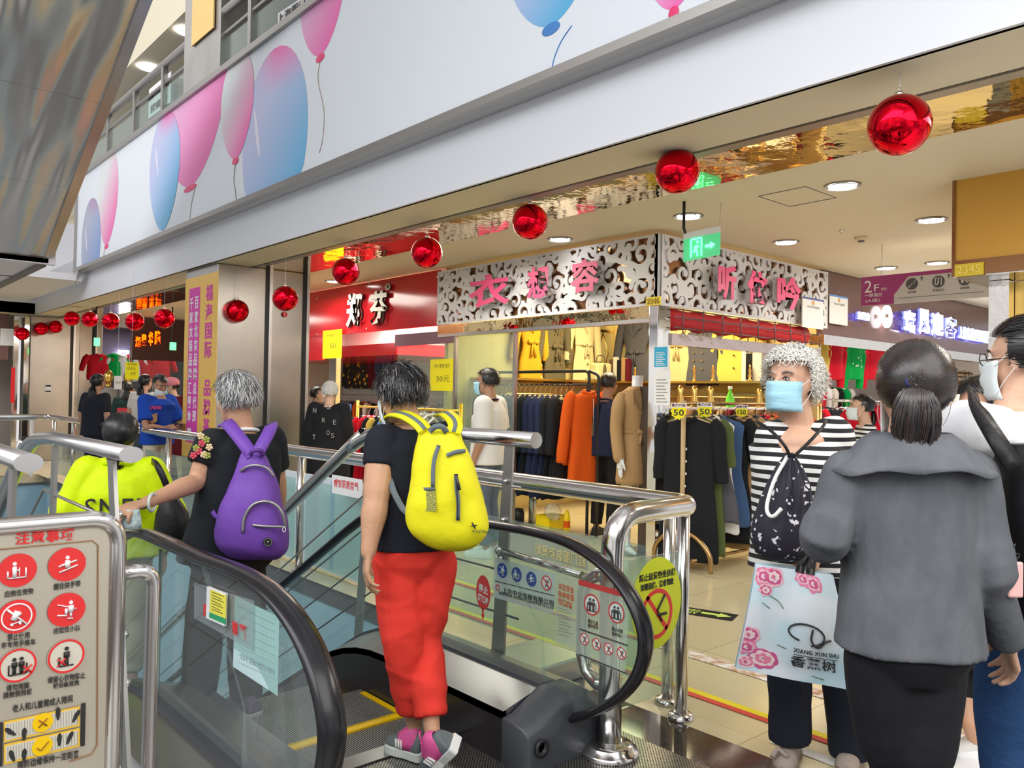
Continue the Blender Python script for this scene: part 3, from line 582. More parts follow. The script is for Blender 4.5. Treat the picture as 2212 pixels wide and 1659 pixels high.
# yellow oval no-trolley sticker on the end panel
c = V((2.69, 2.105, .545)); YN = V((0, -1, 0))
ov = thing('oval_sticker', c, 'large yellow green oval warning sticker on the glass by the railing corner', 'sticker')
MB().prism([c + X1*(.165*math.cos(t)) + Z1*(.19*math.sin(t)) for t in [2*math.pi*k/36 for k in range(36)]], (0, -.0015, 0)).build('oval', mat('lime_print', (.66, .74, .02), .5), ov)
MB().ringd(c+V((0, -.0016, -.045)), .105, .018, YN, .001).prism([c+V((-.075, -.0016, .03)), c+V((-.06, -.0016, .04)), c+V((.075, -.0016, -.11)), c+V((.062, -.0016, -.125))], (0, -.001, 0)).build('prohibition_ring', redp, ov)
MB().tube([c+V((.05, -.004, .03)), c+V((.0, -.004, -.03)), c+V((.03, -.004, -.08))], .005, 5).tube([c+V((.0, -.004, -.05)), c+V((.06, -.004, -.05))], .006, 5).build('trolley_drawing', ink, ov)
MB().text('禁止运货乘坐扶梯', c+V((-.12, -.002, .10)), X1*.24, Z1*.032, .001, bold=.03).text('如需运梯，违者罚款', c+V((-.11, -.002, .062)), X1*.22, Z1*.03, .001, bold=.03).build('lettering', ink, ov)
# ------------------------------------------------------------------ inclined barriers beside the escalator
def barrier(X, y_end, label, left=False, posts=(), ext=0):
    t = thing('inclined_barrier', (X, 2.9, .0), label, 'barrier'); zt_ = 1.20
    pts = [V((X, y_end, zt_)), V((X, y_end+1.15, zt_))] 
    pts = [pts[0]] + bez([V((X, y_end+1.0, zt_)), V((X, y_end+1.35, zt_-.03)), V((X, y_end+1.62, zt_-.13)), V((X, y_end+2.0, zt_-.34)), V((X, y_end+7.5, zt_-.34-5.5*.577))], 5)
    MB().tube(pts, .037, 14, prof=None if not left else [(.95*math.cos(2*math.pi*k/18), .68*math.sin(2*math.pi*k/18)) for k in range(18)], up=None if not left else (0, 0, 1)).build('top_tube', steel if not left else mat('satin_tube', (.56, .56, .56), .3, 1), t)
    for (yt, yb, zb) in posts:
        dz = zt_-.03
        MB().prism([V((X-.006, yt-.03, dz)), V((X-.006, yt+.03, dz)), V((X-.006, yb+.045, zb)), V((X-.006, yb-.045, zb))], (.012, 0, 0)).build('flat_post', bar_steel, t)
    for k, h in enumerate((.22, .42, .62, .82)):
        b = MB(); pp = [V((X, y_end+.1, zt_-h)), V((X, y_end+1.15, zt_-h)), V((X, y_end+7, zt_-h-5.85*.577))]
        b.tube(pp, .005 if k else .006, 6).build('cable', bar_steel if k == 0 else mat('dark_cable', (.08, .08, .085), .4, .8), t)
    for (yt, yb, zb) in posts[:1]:
        for h in (.2, .38, .56, .7):
            f = h/(zt_-zb); y = yt+(yb-yt)*f; MB().ell((X-.014*(1 if not left else -1), y, zt_-h), .013, n=10, m=6).build('bolt', steel, t)
    return t
barrier(2.47, 2.62, 'inclined steel barrier with cut tube end between escalator and railing', posts=((2.80, 2.86, .115), (4.0, 4.2, -1.0)))
barrier(.75, 2.58, 'inclined steel barrier with oval cut tube end beside the lime jacket', left=True, posts=((2.78, 2.50, .0), (3.55, 3.65, -.6)))
barrier(.45, 2.42, 'inclined steel barrier at the left edge of the picture', left=True, posts=((2.62, 2.75, .0), (3.4, 3.5, -.6)))
MB().tube([(2.47, 2.84, .67), (2.42, 2.28, .665)], .016, 10).ell((2.47, 2.86, .67), .024).build('guard_bar', steel, bpy.data.objects['inclined_barrier'])
# second escalator (up) further left, mostly hidden: its outer cladding and white sides
b = MB(); b.loft([[V((x, y, z-zdeck(y))) for x, z in ((.30, .22), (.42, .22), (.42, -.5), (.30, -.5))] for y in YS]); b.sm = [False]*len(b.f)
t = thing('escalator_side_cladding', (.36, 2.4, 0), 'white and grey side cladding of the neighbouring escalator at lower left', 'escalator cladding')
b.build('panel', mat('cladding_white', (.78, .79, .84), .4), t)
b = MB(); b.loft([[V((x, y, z-zdeck(y))) for x, z in ((.28, .235), (.44, .235), (.44, .22), (.28, .22))] for y in YS]); b.sm = [False]*len(b.f); b.build('top_strip', brushed, t)
# board behind: white side of the descending well, seen behind the lime jacket
b = MB(); b.loft([[V((x, y, z-zdeck(y))) for x, z in ((.80, .15), (.83, .15), (.83, -.9), (.80, -.9))] for y in YS]); b.sm = [False]*len(b.f)
b.build('side_panel', mat('cladding_white', (.78, .79, .84), .4), esc)
# ------------------------------------------------------------------ safety notice board lower left
nb_ = thing('notice_board', (.3, 1.9, 0), 'brushed steel escalator safety notice board with red pictograms in a tube frame', 'notice board')
NY = 1.9; x1 = .53; ztp = 1.115; x0 = .06
bgm = mat('champagne_steel', (.62, .57, .47), .38, .75, bump=.03, bscale=5)
MB().bb((x0, NY, .42), (x1-.01, NY+.012, ztp-.01)).build('panel', bgm, nb_)
fr = fillet([V((x0, NY+.006, .2)), V((x0, NY+.006, ztp)), V((x1, NY+.006, ztp)), V((x1, NY+.006, .005))], .06, 8)
MB().tube(fr, .019, 14).build('tube_frame', steel, nb_)
MB().tube(fillet([V((x1, NY+.03, .985)), V((x1+.085, NY+.03, .985)), V((x1+.085, NY+.03, .50)), V((x1, NY+.03, .50))], .035, 6), .0165, 12).build('guard_loop', steel, nb_)
yf = NY-.003
def bp(px, py): p = P(px, py, Y=yf); return V((p.x, p.y, p.z))
def btx(body, p0, p1, hpx, m, name='lettering', bold=.01):
    a, c = bp(*p0), bp(*p1); d = (a-C0).dot(CF); MB().text(body, a, c-a, V((0, 0, hpx*d/F_PX)), .001, bold=bold).build(name, m, nb_)
btx('注意事项', (33, 1178), (161, 1167), 26, redp, 'red_heading', .02)
bl = mat('brown_line', (.35, .16, .05), .5)
MB().tube([bp(0, 1187), bp(200, 1168), bp(212, 1178), bp(210, 1610), bp(198, 1630), bp(150, 1645)], .0012, 5).build('border_line', bl, nb_)
for (px, py, k, ring) in ((38, 1232, 'pet', 0), (145, 1219, 'hold', 0), (36, 1332, 'cart', 1), (144, 1317, 'child', 0), (38, 1437, 'two', 2), (143, 1417, 'one', 2)):
    c = bp(px, py); d = (c-C0).dot(CF)/F_PX; r = 36*d
    MB().disc(c, r, YN, .0012, 32, rx=r*1.02).build('sign_disc', redp if ring < 2 else mat('board_cream', (.66, .62, .52), .5), nb_)
    if ring == 1: MB().ringd(c+YN*.0012, r*.82, r*.08, YN, .001).build('sign_ring', paper, nb_)
    if ring == 2: MB().ringd(c+YN*.0005, r, r*.12, YN, .0015).build('sign_ring', redp, nb_)
    b = MB(); pict(b, c+YN*.001, r*.85, X1, Z1, YN, k)
    if ring == 1: pict(b, c+YN*.001, r*.8, X1, Z1, YN, 'no')
    b.build('pictogram', paper if ring < 2 else ink, nb_)
    if ring == 2:
        q = c + X1*(r*.5 if k == 'two' else -r*.25) - Z1*r*.3; b = MB(); b.tube([q+V((-.008, -.004, .008)), q+V((.008, -.004, -.008))], .0018, 5).tube([q+V((.008, -.004, .008)), q+V((-.008, -.004, -.008))], .0018, 5).build('red_cross', redp, nb_)
for bd, p0, p1, h in (('应抱住宠物', (10, 1291), (72, 1283), 14), ('握住扶手带', (116, 1275), (174, 1267), 14), ('禁止使用', (16, 1385), (64, 1379), 15), ('非专用手推车', (3, 1402), (77, 1393), 14),
                      ('应拉住小孩', (116, 1370), (173, 1362), 13), ('请勿用脚', (14, 1494), (63, 1487), 14), ('接触侧挡板', (7, 1510), (69, 1500), 14), ('请留心衣物防止', (103, 1477), (184, 1465), 14),
                      ('被设备挂拽', (115, 1488), (171, 1480), 12), ('老人和儿童需成人陪同', (27, 1540), (157, 1517), 17), ('梯阶边缘保持一定距离', (38, 1662), (170, 1636), 17)):
    btx(bd, p0, p1, h, ink)
for r0, c0 in ((0, (40, 1528)), (1, (40, 1577))):
    for a in (0, 1):
        pass
MB().prism([bp(8, 1559), bp(172, 1525), bp(172, 1568), bp(8, 1604)], (0, -.0008, 0)).prism([bp(8, 1608), bp(172, 1572), bp(172, 1612), bp(8, 1652)], (0, -.0008, 0)).build('step_drawing_border', mat('amber_print', (.80, .50, .05), .5), nb_)
MB().prism([bp(12, 1563), bp(168, 1530), bp(168, 1564), bp(12, 1599)], (0, -.0014, 0)).prism([bp(12, 1612), bp(168, 1577), bp(168, 1608), bp(12, 1646)], (0, -.0014, 0)).build('step_drawing', mat('board_cream', (.66, .62, .52), .5), nb_)
b = MB()
for i in range(26):
    x = 16+i*6; y = 1563-(x-12)*.212; b.prism([bp(x, y+1), bp(x+1.3, y+1), bp(x+1.3, y+33), bp(x, y+33)], (0, -.0018, 0)); y = 1612-(x-12)*.222; b.prism([bp(x, y+1), bp(x+1.3, y+1), bp(x+1.3, y+31), bp(x, y+31)], (0, -.0018, 0))
b.build('tread_lines', mat('grey_print', (.3, .3, .28), .6), nb_)
MB().prism([bp(176, 1520), bp(185, 1518), bp(183, 1610), bp(174, 1612)], (0, -.0016, 0)).prism([bp(-6, 1562), bp(6, 1560), bp(5, 1655), bp(-6, 1656)], (0, -.0016, 0)).build('black_bar', ink, nb_)
for px, py, mk in ((92, 1560, 'x'), (91, 1611, 'v')):
    c = bp(px, py)+YN*.002; d = (c-C0).dot(CF)/F_PX; MB().disc(c, 20*d, YN, .001, 24).build('yellow_disc', mat('amber_disc', (.90, .58, .0), .5), nb_)
    s_ = 8*d; c = c+YN*.003; b = MB()
    if mk == 'x': b.tube([c+V((-s_, 0, s_)), c+V((s_, 0, -s_))], .0013, 5).tube([c+V((s_, 0, s_)), c+V((-s_, 0, -s_))], .0013, 5)
    else: b.tube([c+V((-s_*1.3, 0, 0)), c+V((-s_*.4, 0, -s_)), c+V((s_*1.4, 0, s_))], .0013, 5)
    b.build('mark', mat('mark_ink', (.30, .10, .02) if mk == 'x' else (.02, .16, .10), .6), nb_)
for (px, py, tilt) in ((22, 1580, .8), (52, 1585, 0), (125, 1541, 0), (164, 1546, -.5), (26, 1632, .3), (52, 1630, 0), (128, 1597, 0), (150, 1593, -.4)):
    c = bp(px, py)+YN*.0022; d = (c-C0).dot(CF)/F_PX; b = MB()
    ux = V((math.cos(tilt), 0, math.sin(tilt))); uz_ = V((-math.sin(tilt), 0, math.cos(tilt)))
    b.prism([c + ux*(5*d*math.cos(a)*(1 if math.sin(a) > 0 else .75)) + uz_*(14*d*math.sin(a)) for a in [2*math.pi*k/16 for k in range(16)]], (0, -.001, 0)); b.build('footprint', ink, nb_)
import numpy as np
# ------------------------------------------------------------------ balloon banner on the upper storey edge
BX = 3.08
ban = thing('balloon_banner', (BX, 6, 3.17), 'long white banner printed with pink and blue balloons along the upper storey edge', 'banner')
MB().bb((BX-.012, -2, 3.19), (BX, 13.5, 4.57)).build('banner_sheet', mat('banner_print_white', (.72, .77, .82), .4), ban)
MB().bb((BX-.05, -2, 4.55), (BX+.03, 13.52, 4.61)).bb((BX-.05, -2, 3.15), (BX+.03, 13.52, 3.2)).bb((BX-.04, 13.47, 3.15), (BX+.03, 13.54, 4.61)).build('banner_frame', bar_steel, ban)
MB().prism([V((BX-.045, 13.5, 3.16)), V((BX-.045, 13.2, 3.16)), V((BX-.045, 13.34, 2.93))], (.004, 0, 0)).build('torn_foil', brushed, ban)
pm = mat('balloon_print', (1, 1, 1), .4); n_, b_ = nodes(pm); at = n_.nodes.new('ShaderNodeAttribute'); at.attribute_name = 'print'; n_.links.new(at.outputs['Color'], b_.inputs['Base Color'])
def mixc(a, b, t): t = max(0, min(1, t)); return tuple(a[i]*(1-t)+b[i]*t for i in range(3))
PK, PKL, BLU, LAV, WHT = (.80, .13, .42), (.72, .42, .64), (.10, .42, .70), (.50, .54, .78), (.70, .74, .74)
def balloon(xl, xr, yt, yb, ctop, cbot, tip=None, knot=(.75, .04, .16), string=None, z0=3.2, z1=4.55, lay=0):
    xm = (xl+xr)/2; L, Rr = P(xl, (yt+yb)/2, X=BX), P(xr, (yt+yb)/2, X=BX); tp, bt = P(xm, yt, X=BX), P(xm, yb, X=BX)
    cy = (L.y+Rr.y)/2; hw = abs(L.y-Rr.y)/2; zt_, zb_ = tp.z, bt.z; cz = zt_-(zt_-zb_)*.45; o = BX-.0135-lay*.0012
    vs, fs = [], []; N, K = 36, 10
    for k in range(K+1):
        for i in range(N):
            a = 2*math.pi*i/N; s = math.sin(a); c = math.cos(a); r = k/K
            hh = (zt_-cz) if s > 0 else (cz-zb_); ww = hw*(1-.10*max(0, -s)**2)
            vs.append(V((o, cy - ww*c*r*(1 if s > 0 else (1-.12*s*s)), cz + hh*s*r)))
    for k in range(K):
        for i in range(N): fs.append((k*N+i, k*N+(i+1) % N, (k+1)*N+(i+1) % N, (k+1)*N+i))
    def colf(p):
        t = (zt_-p.z)/(zt_-zb_); u = (cy-p.y)/hw; c = mixc(ctop, cbot, t*1.1-.15+u*.45)
        if tip: c = mixc(c, tip, max(0, (.22-t)*5)*max(0, min(1, u*1.5+.9)))
        return c
    b = MB(); b.v = vs; b.f = fs; b.m = [0]*len(fs); b.sm = [False]*len(fs)
    for p in b.v: p.z = max(z0, min(z1, p.z))
    b.build('printed_balloon', pm, ban, col=colf)
    if zb_ > z0+.05:
        MB().ell((o-.001, cy+.0, zb_-.02), (.002, hw*.2, .035)).build('printed_knot', mat('knot_print', knot, .4) if knot[0] > .5 else mat('knot_blue', knot, .4), ban)
        if string:
            b = MB(); pts = bez([P(x, y, X=o) for x, y in string], 5); b.tube(pts, .004, 4).build('printed_string', mat('string_print', (.30, .22, .18), .5) if knot[0] > .5 else mat('string_blue', (.05, .2, .5), .5), ban)
    # highlight
    h = P(xl+(xr-xl)*.2, yt+(yb-yt)*.42, X=o); b = MB(); hl = []
    for i in range(14):
        a = 2*math.pi*i/14; hl.append(V((o-.0005, h.y+hw*.05*math.cos(a)+hw*.10*math.sin(a), min(z1-.02, max(z0+.02, h.z+(zt_-zb_)*.13*math.sin(a))))))
    b.prism(hl, (-.0003, 0, 0)).build('printed_highlight', mat('highlight_print', (.74, .72, .84), .4), ban)
balloon(214, 257, 322, 528, WHT, PK, string=((228, 532), (225, 545), (224, 556)))
balloon(178, 219, 430, 640, (.38, .42, .55), (.15, .28, .60), tip=(.40, .25, .42), lay=1)
balloon(355, 492, 40, 398, PKL, PK, string=((422, 404), (414, 440), (409, 484)))
balloon(326, 391, 243, 496, LAV, BLU, tip=PK, knot=(.25, .5, .7), lay=2)
balloon(527, 667, 105, 540, LAV, BLU, tip=PK, lay=0)
balloon(481, 551, 112, 342, WHT, PK, string=((510, 345), (505, 385), (508, 410), (511, 440)), lay=2)
balloon(653, 746, -120, 118, PKL, PK, string=((694, 122), (687, 170), (700, 240), (697, 300), (690, 330)))
balloon(1105, 1300, -250, 52, LAV, BLU, knot=(.06, .22, .55), string=((1235, 55), (1212, 90), (1196, 130), (1191, 165)))
balloon(1405, 1520, -160, 20, PKL, PK, string=((1474, 25), (1468, 40), (1464, 56)))
# ------------------------------------------------------------------ red mirror balls hung in a row
BALLS = [(1943, 270, 131), (1463, 370, 97), (1145, 479, 78), (922, 546, 68), (747, 587, 60), (616, 645, 55), (512, 672, 50), (355, 688, 43), (291, 695, 40), (239, 694, 38), (194, 690, 36), (155, 688, 35), (120, 706, 33), (89, 710, 32), (48, 721, 30)]
WHERE = ['nearest and largest of the row', 'second largest of the row, above the lattice corner', 'third from the right end of the row', 'fourth from the right end, above the red shop sign', 'fifth from the right end, by the red sign', 'above the round number 7 sticker',
         'before the wide column face beside the yellow poster', 'just left of the yellow poster, above glowing red characters', 'second to the left of the yellow poster', 'third to the left of the yellow poster', 'fourth to the left of the yellow poster', 'at the highest bend over the far column', 'right one of the touching pair on the far column', 'left one of the touching pair on the far column', 'farthest one at the left end of the row']
RB = .122; proto = None
for i, (x, y, w_) in enumerate(BALLS):
    D = F_PX*2*RB/w_/.985; p = P(x, y, D=D) if i < 7 else P(x, y, X=3.34) if i < 12 else P(x, y, Y=17.12)
    if proto is None:
        proto = thing('mirror_ball', p, '', 'ball')
        MB().ell((p.x, p.y, p.z), RB, n=40, m=24).build('shell', redball, proto)
        MB().lathe([(.018, 0), (.018, .018), (.010, .022)], p+V((0, 0, RB-.006)), n=14).tube([p+V((.009*math.cos(a), 0, RB+.024+.009*math.sin(a))) for a in [k*.7 for k in range(10)]], .0025, 5).build('cap', chrome, proto)
        b = MB(); b.tube([p+V((0, 0, RB+.03)), p+V((0, 0, RB+.035)), V((p.x, p.y, ZS))], .0016, 5).build('string', mat('string', (.7, .7, .68), .5), proto); t = proto
    else:
        t = proto.copy(); COL.objects.link(t); t.location = p
        for ch in proto.children:
            if ch.name.startswith('string'):
                zz = (ZC if p.x > 4.28 else ZS); b = MB(); b.tube([p+V((0, 0, RB+.03)), p+V((0, 0, RB+.035)), V((p.x, p.y, max(zz, p.z+RB+.04)))], .0016, 5).build('string', MT['string'], t)
            else: c = ch.copy(); COL.objects.link(c); c.parent = t
    t['label'] = 'red mirror ball, ' + WHERE[i]; t['group'] = 'red mirror balls hung along the corridor edge'
# ------------------------------------------------------------------ ceiling fittings
lampw = mat('lamp_warm', (1, 1, 1), emit=(1, .97, .92), es=11)
dl = [((1820, 400), 'on the ceiling right of the second ball'), ((2012, 474), 'beside the orange cabinet box'), ((1698, 522), 'between exit sign and smoke detector'), ((1914, 578), 'above the purple floor sign'), ((1487, 466), 'directly above the exit sign'),
      ((1210, 516), 'above the white lattice sign'), ((722, 607), 'beside the ball over the red sign'), ((2024, 567), 'smallest one close to the orange box')]
dproto = None
for (x, y), wh in dl:
    p = P(x, y, Z=ZC)
    if not dproto:
        dproto = thing('downlight', p, '', 'downlight'); MB().lathe([(.115, -.012), (.12, 0), (.09, 0), (.088, -.012)], p, n=28, caps=False).build('rim', brushed, dproto)
        MB().disc(p+V((0, 0, -.001)), .09, (0, 0, -1), .004, 28).build('lamp', lampw, dproto); t = dproto
    else: t = copy_tree(dproto, loc=p)
    t['label'] = 'round recessed downlight ' + wh; t['group'] = 'corridor ceiling downlights'
p = P(1860, 512, Z=ZC); t = thing('smoke_detector', p, 'round cream smoke detector on the corridor ceiling', 'smoke detector'); MB().lathe([(.055, 0), (.055, -.012), (.045, -.03), (.03, -.034), (.0, -.034)], p, n=20).build('body', cream, t); MB().lathe([(.03, -.034), (.026, -.045), (0, -.045)], p, n=16).build('sensor', mat('dark_joint', (.16, .15, .15)), t)
p = P(1817, 498, Z=ZC); t = thing('sprinkler', p, 'small chrome sprinkler head on the corridor ceiling', 'sprinkler'); MB().lathe([(.022, 0), (.022, -.006), (.008, -.01), (.008, -.03), (.02, -.034), (0, -.036)], p, n=12).build('head', chrome, t)
hat = [P(1638, 424, Z=ZC-.001), P(1706, 446, Z=ZC-.001), P(1806, 427, Z=ZC-.001)]; hat.append(hat[0]+hat[2]-hat[1])
t = thing('ceiling_hatch', hat[0], 'square access hatch outlined by thin joints in the corridor ceiling', 'hatch'); b = MB()
for k in range(4): b.tube([hat[k], hat[(k+1) % 4]], .0035, 4)
b.build('joint', mat('dark_joint', (.16, .15, .15)), t); MB().prism([h*.96+sum(hat, V((0, 0, 0)))*.01+V((0, 0, 0)) for h in hat], (0, 0, .003)).build('panel', cream, t)
p = P(2080, 600, Z=ZC); t = thing('air_vent', p, 'white slotted air vent in the far corridor ceiling', 'vent'); MB().bb(p-V((.5, .4, .012)), p+V((.5, .4, 0))).build('frame', white, t); b = MB(); [b.bb(p+V((-.45, -.36+k*.12, -.018)), p+V((.45, -.32+k*.12, -.01))) for k in range(7)]; b.build('slats', brushed, t)
# ------------------------------------------------------------------ white scrollwork shop signs
def lattice(name, o, ux, Lx, Hz, nrm, seed, parent, flip=1):
    rnd = random.Random(seed); g = .0075; nx, ny = int(Lx/g)+1, int(Hz/g)+1
    X, Z = np.meshgrid(np.arange(nx)*g, np.arange(ny)*g, indexing='ij'); f = np.full(X.shape, -1.0)
    def seg(a, b, w0, w1):
        nonlocal f
        ax_, az_ = a; dx, dz = b[0]-a[0], b[1]-a[1]; L2 = dx*dx+dz*dz+1e-12; m = max(w0, w1)+.02
        i0, i1 = max(0, int((min(a[0], b[0])-m)/g)), min(nx, int((max(a[0], b[0])+m)/g)+2); j0, j1 = max(0, int((min(a[1], b[1])-m)/g)), min(ny, int((max(a[1], b[1])+m)/g)+2)
        if i0 >= i1 or j0 >= j1: return
        xs, zs = X[i0:i1, j0:j1], Z[i0:i1, j0:j1]; t = np.clip(((xs-ax_)*dx+(zs-az_)*dz)/L2, 0, 1)
        d = np.hypot(xs-ax_-t*dx, zs-az_-t*dz); f[i0:i1, j0:j1] = np.maximum(f[i0:i1, j0:j1], (w0+(w1-w0)*t)-d)
    def poly(pts, w0, w1):
        n = len(pts)-1
        for i in range(n): seg(pts[i], pts[i+1], w0+(w1-w0)*i/n, w0+(w1-w0)*(i+1)/n)
    def scroll(cx, cz, R, a0, hand, turns=1.05, w=.021):
        pts = []
        for k in range(26):
            t = k/25; r = R*(1-.72*t); a = a0+hand*t*turns*2*math.pi; pts.append((cx+r*math.cos(a), cz+r*math.sin(a)))
        poly(pts, w, w*.75); e = pts[-1]; seg(e, e, .031, .031)
        m = pts[9]; q = (m[0]+(m[0]-cx)*.28, m[1]+(m[1]-cz)*.28); seg(q, q, .026, .026)
        return pts[0]
    px = .235; k = 0; x = .06
    while x < Lx+.1:
        z = (.17, .45) if k % 2 else (.30, .55, .05)
        starts = []
        for j, zz in enumerate(z):
            R = .095+rnd.uniform(-.01, .02); a0 = rnd.choice((.6, 2.2, 3.9, 5.4)); starts.append(scroll(x+rnd.uniform(-.015, .015), zz*Hz/.61, R, a0, 1 if (k+j) % 2 else -1))
        # stems between neighbouring scrolls
        for s0 in starts:
            tx_ = x+px/2*rnd.choice((1, 1.15)); tz = s0[1]+rnd.uniform(-.12, .12)
            poly([(s0[0]+(tx_-s0[0])*t + .03*math.sin(math.pi*t), s0[1]+(tz-s0[1])*t + .04*math.sin(math.pi*t*1.0)) for t in [i/8 for i in range(9)]], .021, .024)
        x += px/2*1.0; k += 1
    for (a, b) in (((0, 0), (Lx, 0)), ((0, Hz), (Lx, Hz)), ((0, 0), (0, Hz)), ((Lx, 0), (Lx, Hz))): seg(a, b, .026, .026)
    f = np.clip(f, -g*2, g*2)
    vs, fs, idx = [], [], {}
    th = .018
    def vid(x_, z_, back):
        k_ = (round(x_, 5), round(z_, 5), back)
        if k_ not in idx: idx[k_] = len(vs); vs.append(V(o)+V(ux)*(x_*flip)+Z1*z_-V(nrm)*(th if back else 0))
        return idx[k_]
    for i in range(nx-1):
        for j in range(ny-1):
            c = [(i, j), (i+1, j), (i+1, j+1), (i, j+1)]; v_ = [f[a] for a in c]
            if max(v_) <= 0: continue
            pl = []; cross = []
            for q in range(4):
                a, b2 = c[q], c[(q+1) % 4]; fa, fb = v_[q], v_[(q+1) % 4]
                if fa > 0: pl.append((a[0]*g, a[1]*g))
                if (fa > 0) != (fb > 0):
                    t = fa/(fa-fb); p_ = ((a[0]+(b2[0]-a[0])*t)*g, (a[1]+(b2[1]-a[1])*t)*g); pl.append(p_); cross.append((len(pl)-1, fa > 0))
            if len(pl) < 3: continue
            ids = [vid(*p_, 0) for p_ in pl]
            if len(set(ids)) < 3: continue
            fs.append(ids)
            if len(cross) == 2:
                a, b2 = cross[0][0], cross[1][0]; pa, pb = pl[a], pl[b2]; fs.append([vid(*pa, 0), vid(*pb, 0), vid(*pb, 1), vid(*pa, 1)])
    b = MB(); b.v = vs; b.f = fs; b.m = [0]*len(fs); b.sm = [False]*len(fs)
    b.bb_ = None; return b
wl = mat('white_lattice', (.76, .75, .78), .35); copper = mat('copper_backing', (.42, .20, .09), .14, .65, bump=.06, bscale=4)
SX, SY0, SY1, SZ0, SZ1 = 5.44, 4.3, 7.47, 2.19, 2.81
ls = thing('shop_sign', (SX, 6, SZ0), 'white scrollwork lattice sign with three pink characters, long face towards the escalator', 'shop sign')
lattice('lattice', (SX, SY0, SZ0), Y1, SY1-SY0, SZ1-SZ0, (-1, 0, 0), 3, ls).build('lattice_panel', wl, ls)
MB().bb((SX+.05, SY0+.06, SZ0+.01), (SX+.06, SY1, SZ1-.01)).build('backing', copper, ls)
MB().bb((SX+.0, SY0, SZ0-.0), (SX+.12, SY0+.035, SZ1)).bb((SX-.0, SY1-.01, SZ0), (SX+.1, SY1, SZ1)).build('frame_edge', wl, ls)
rs = thing('shop_sign', (6.9, SY0-.02, SZ0), 'white scrollwork lattice sign with three bright pink brush characters, face right of the shop corner', 'shop sign')
lattice('lattice', (SX+.03, SY0-.02, SZ0), X1, 8.38-SX-.03, SZ1-SZ0, (0, -1, 0), 8, rs).build('lattice_panel', wl, rs)
MB().bb((SX+.08, SY0+.02, SZ0+.01), (8.38, SY0+.03, SZ1-.01)).build('backing', copper, rs)
MB().bb((8.35, SY0-.02, SZ0), (8.38, SY0+.04, SZ1)).build('frame_edge', wl, rs)
pink = mat('pink_letter', (.74, .09, .22), .4); hot = mat('hot_pink_letter', (.90, .05, .22), .35); side_m = mat('letter_side', (.55, .54, .55), .2, .8)
def letter(par, ch, x0, y0, x1, y1, m, X=None, Y=None, depth=.05, bold=.02, side=side_m):
    if X: bl_, br, tl = P(x0, y1, X=X), P(x1, y1, X=X), P(x0, y0, X=X); ux = V((0, br.y-bl_.y, 0)); n = V((-1, 0, 0))
    else: bl_, br, tl = P(x0, y1, Y=Y), P(x1, y1, Y=Y), P(x0, y0, Y=Y); ux = V((br.x-bl_.x, 0, 0)); n = V((0, -1, 0))
    uz_ = Z1*(tl.z-bl_.z)
    b = MB(); b.text(ch, bl_, ux, uz_, depth, bold=bold); o = b.build('letter', side, par)
    b = MB(); b.text(ch, bl_+n*depth, ux, uz_, .004, bold=bold); b.build('letter_face', m, o)
for ch, x0, y0, x1, y1 in (('衣', 1020, 600, 1108, 668), ('想', 1146, 580, 1194, 648), ('容', 1240, 566, 1302, 636)): letter(ls, ch, x0, y0, x1, y1, pink, X=SX-.06, bold=.03)
for ch, x0, y0, x1, y1 in (('听', 1540, 568, 1580, 645), ('依', 1604, 582, 1648, 655), ('吟', 1668, 592, 1720, 666)): letter(rs, ch, x0, y0, x1, y1, hot, Y=SY0-.07, bold=.04)
t = thing('number_plate', P(1412, 650, X=SX-.03), 'small yellow 2346 number plate at the shop corner', 'number plate')
p0, p1, p2 = P(1395, 661, X=SX-.03), P(1426, 657, X=SX-.03), P(1395, 643, X=SX-.03)
MB().prism([p0, V((p0.x, p1.y, p0.z)), V((p0.x, p1.y, p2.z)), V((p0.x, p0.y, p2.z))], (.012, 0, 0)).build('plate', mat('brass_yellow', (.80, .62, .05), .35, .3), t)
MB().text('2346', p0+V((-.002, -.01, .012)), V((0, (p1.y-p0.y)*.86, 0)), Z1*(p2.z-p0.z)*.7, .004, bold=.02).build('numerals', mat('brass_dark', (.50, .36, .02), .4), t)
# red shop sign
zs = thing('shop_sign', (5.47, 9, 2.2), 'glossy red shop sign with two white brush characters', 'shop sign')
MB().bb((5.46, 7.475, 2.19), (5.5, 10.72, 2.83)).build('panel', red_p, zs)
MB().bb((5.47, 10.2, 1.85), (5.5, 10.72, 2.19)).build('side_panel', red_p, zs)
whl = mat('ivory_letter', (.80, .78, .68), .4); bls = mat('letter_black_side', (.03, .03, .03), .4)
letter(zs, '郑', 752, 636, 786, 708, whl, X=5.44, side=bls, depth=.03, bold=.035); letter(zs, '芬', 803, 632, 840, 702, whl, X=5.44, side=bls, depth=.03, bold=.035)
letter(zs, '®', 835, 614, 846, 628, whl, X=5.44, side=bls, depth=.02, bold=.03)
b = MB()
for x, y in ((945, 598), (945, 696), (685, 645), (685, 722), (798, 610), (792, 710)): b.ell(P(x, y, X=5.455), .014, n=8, m=6); 
b.build('sign_studs', chrome, zs)
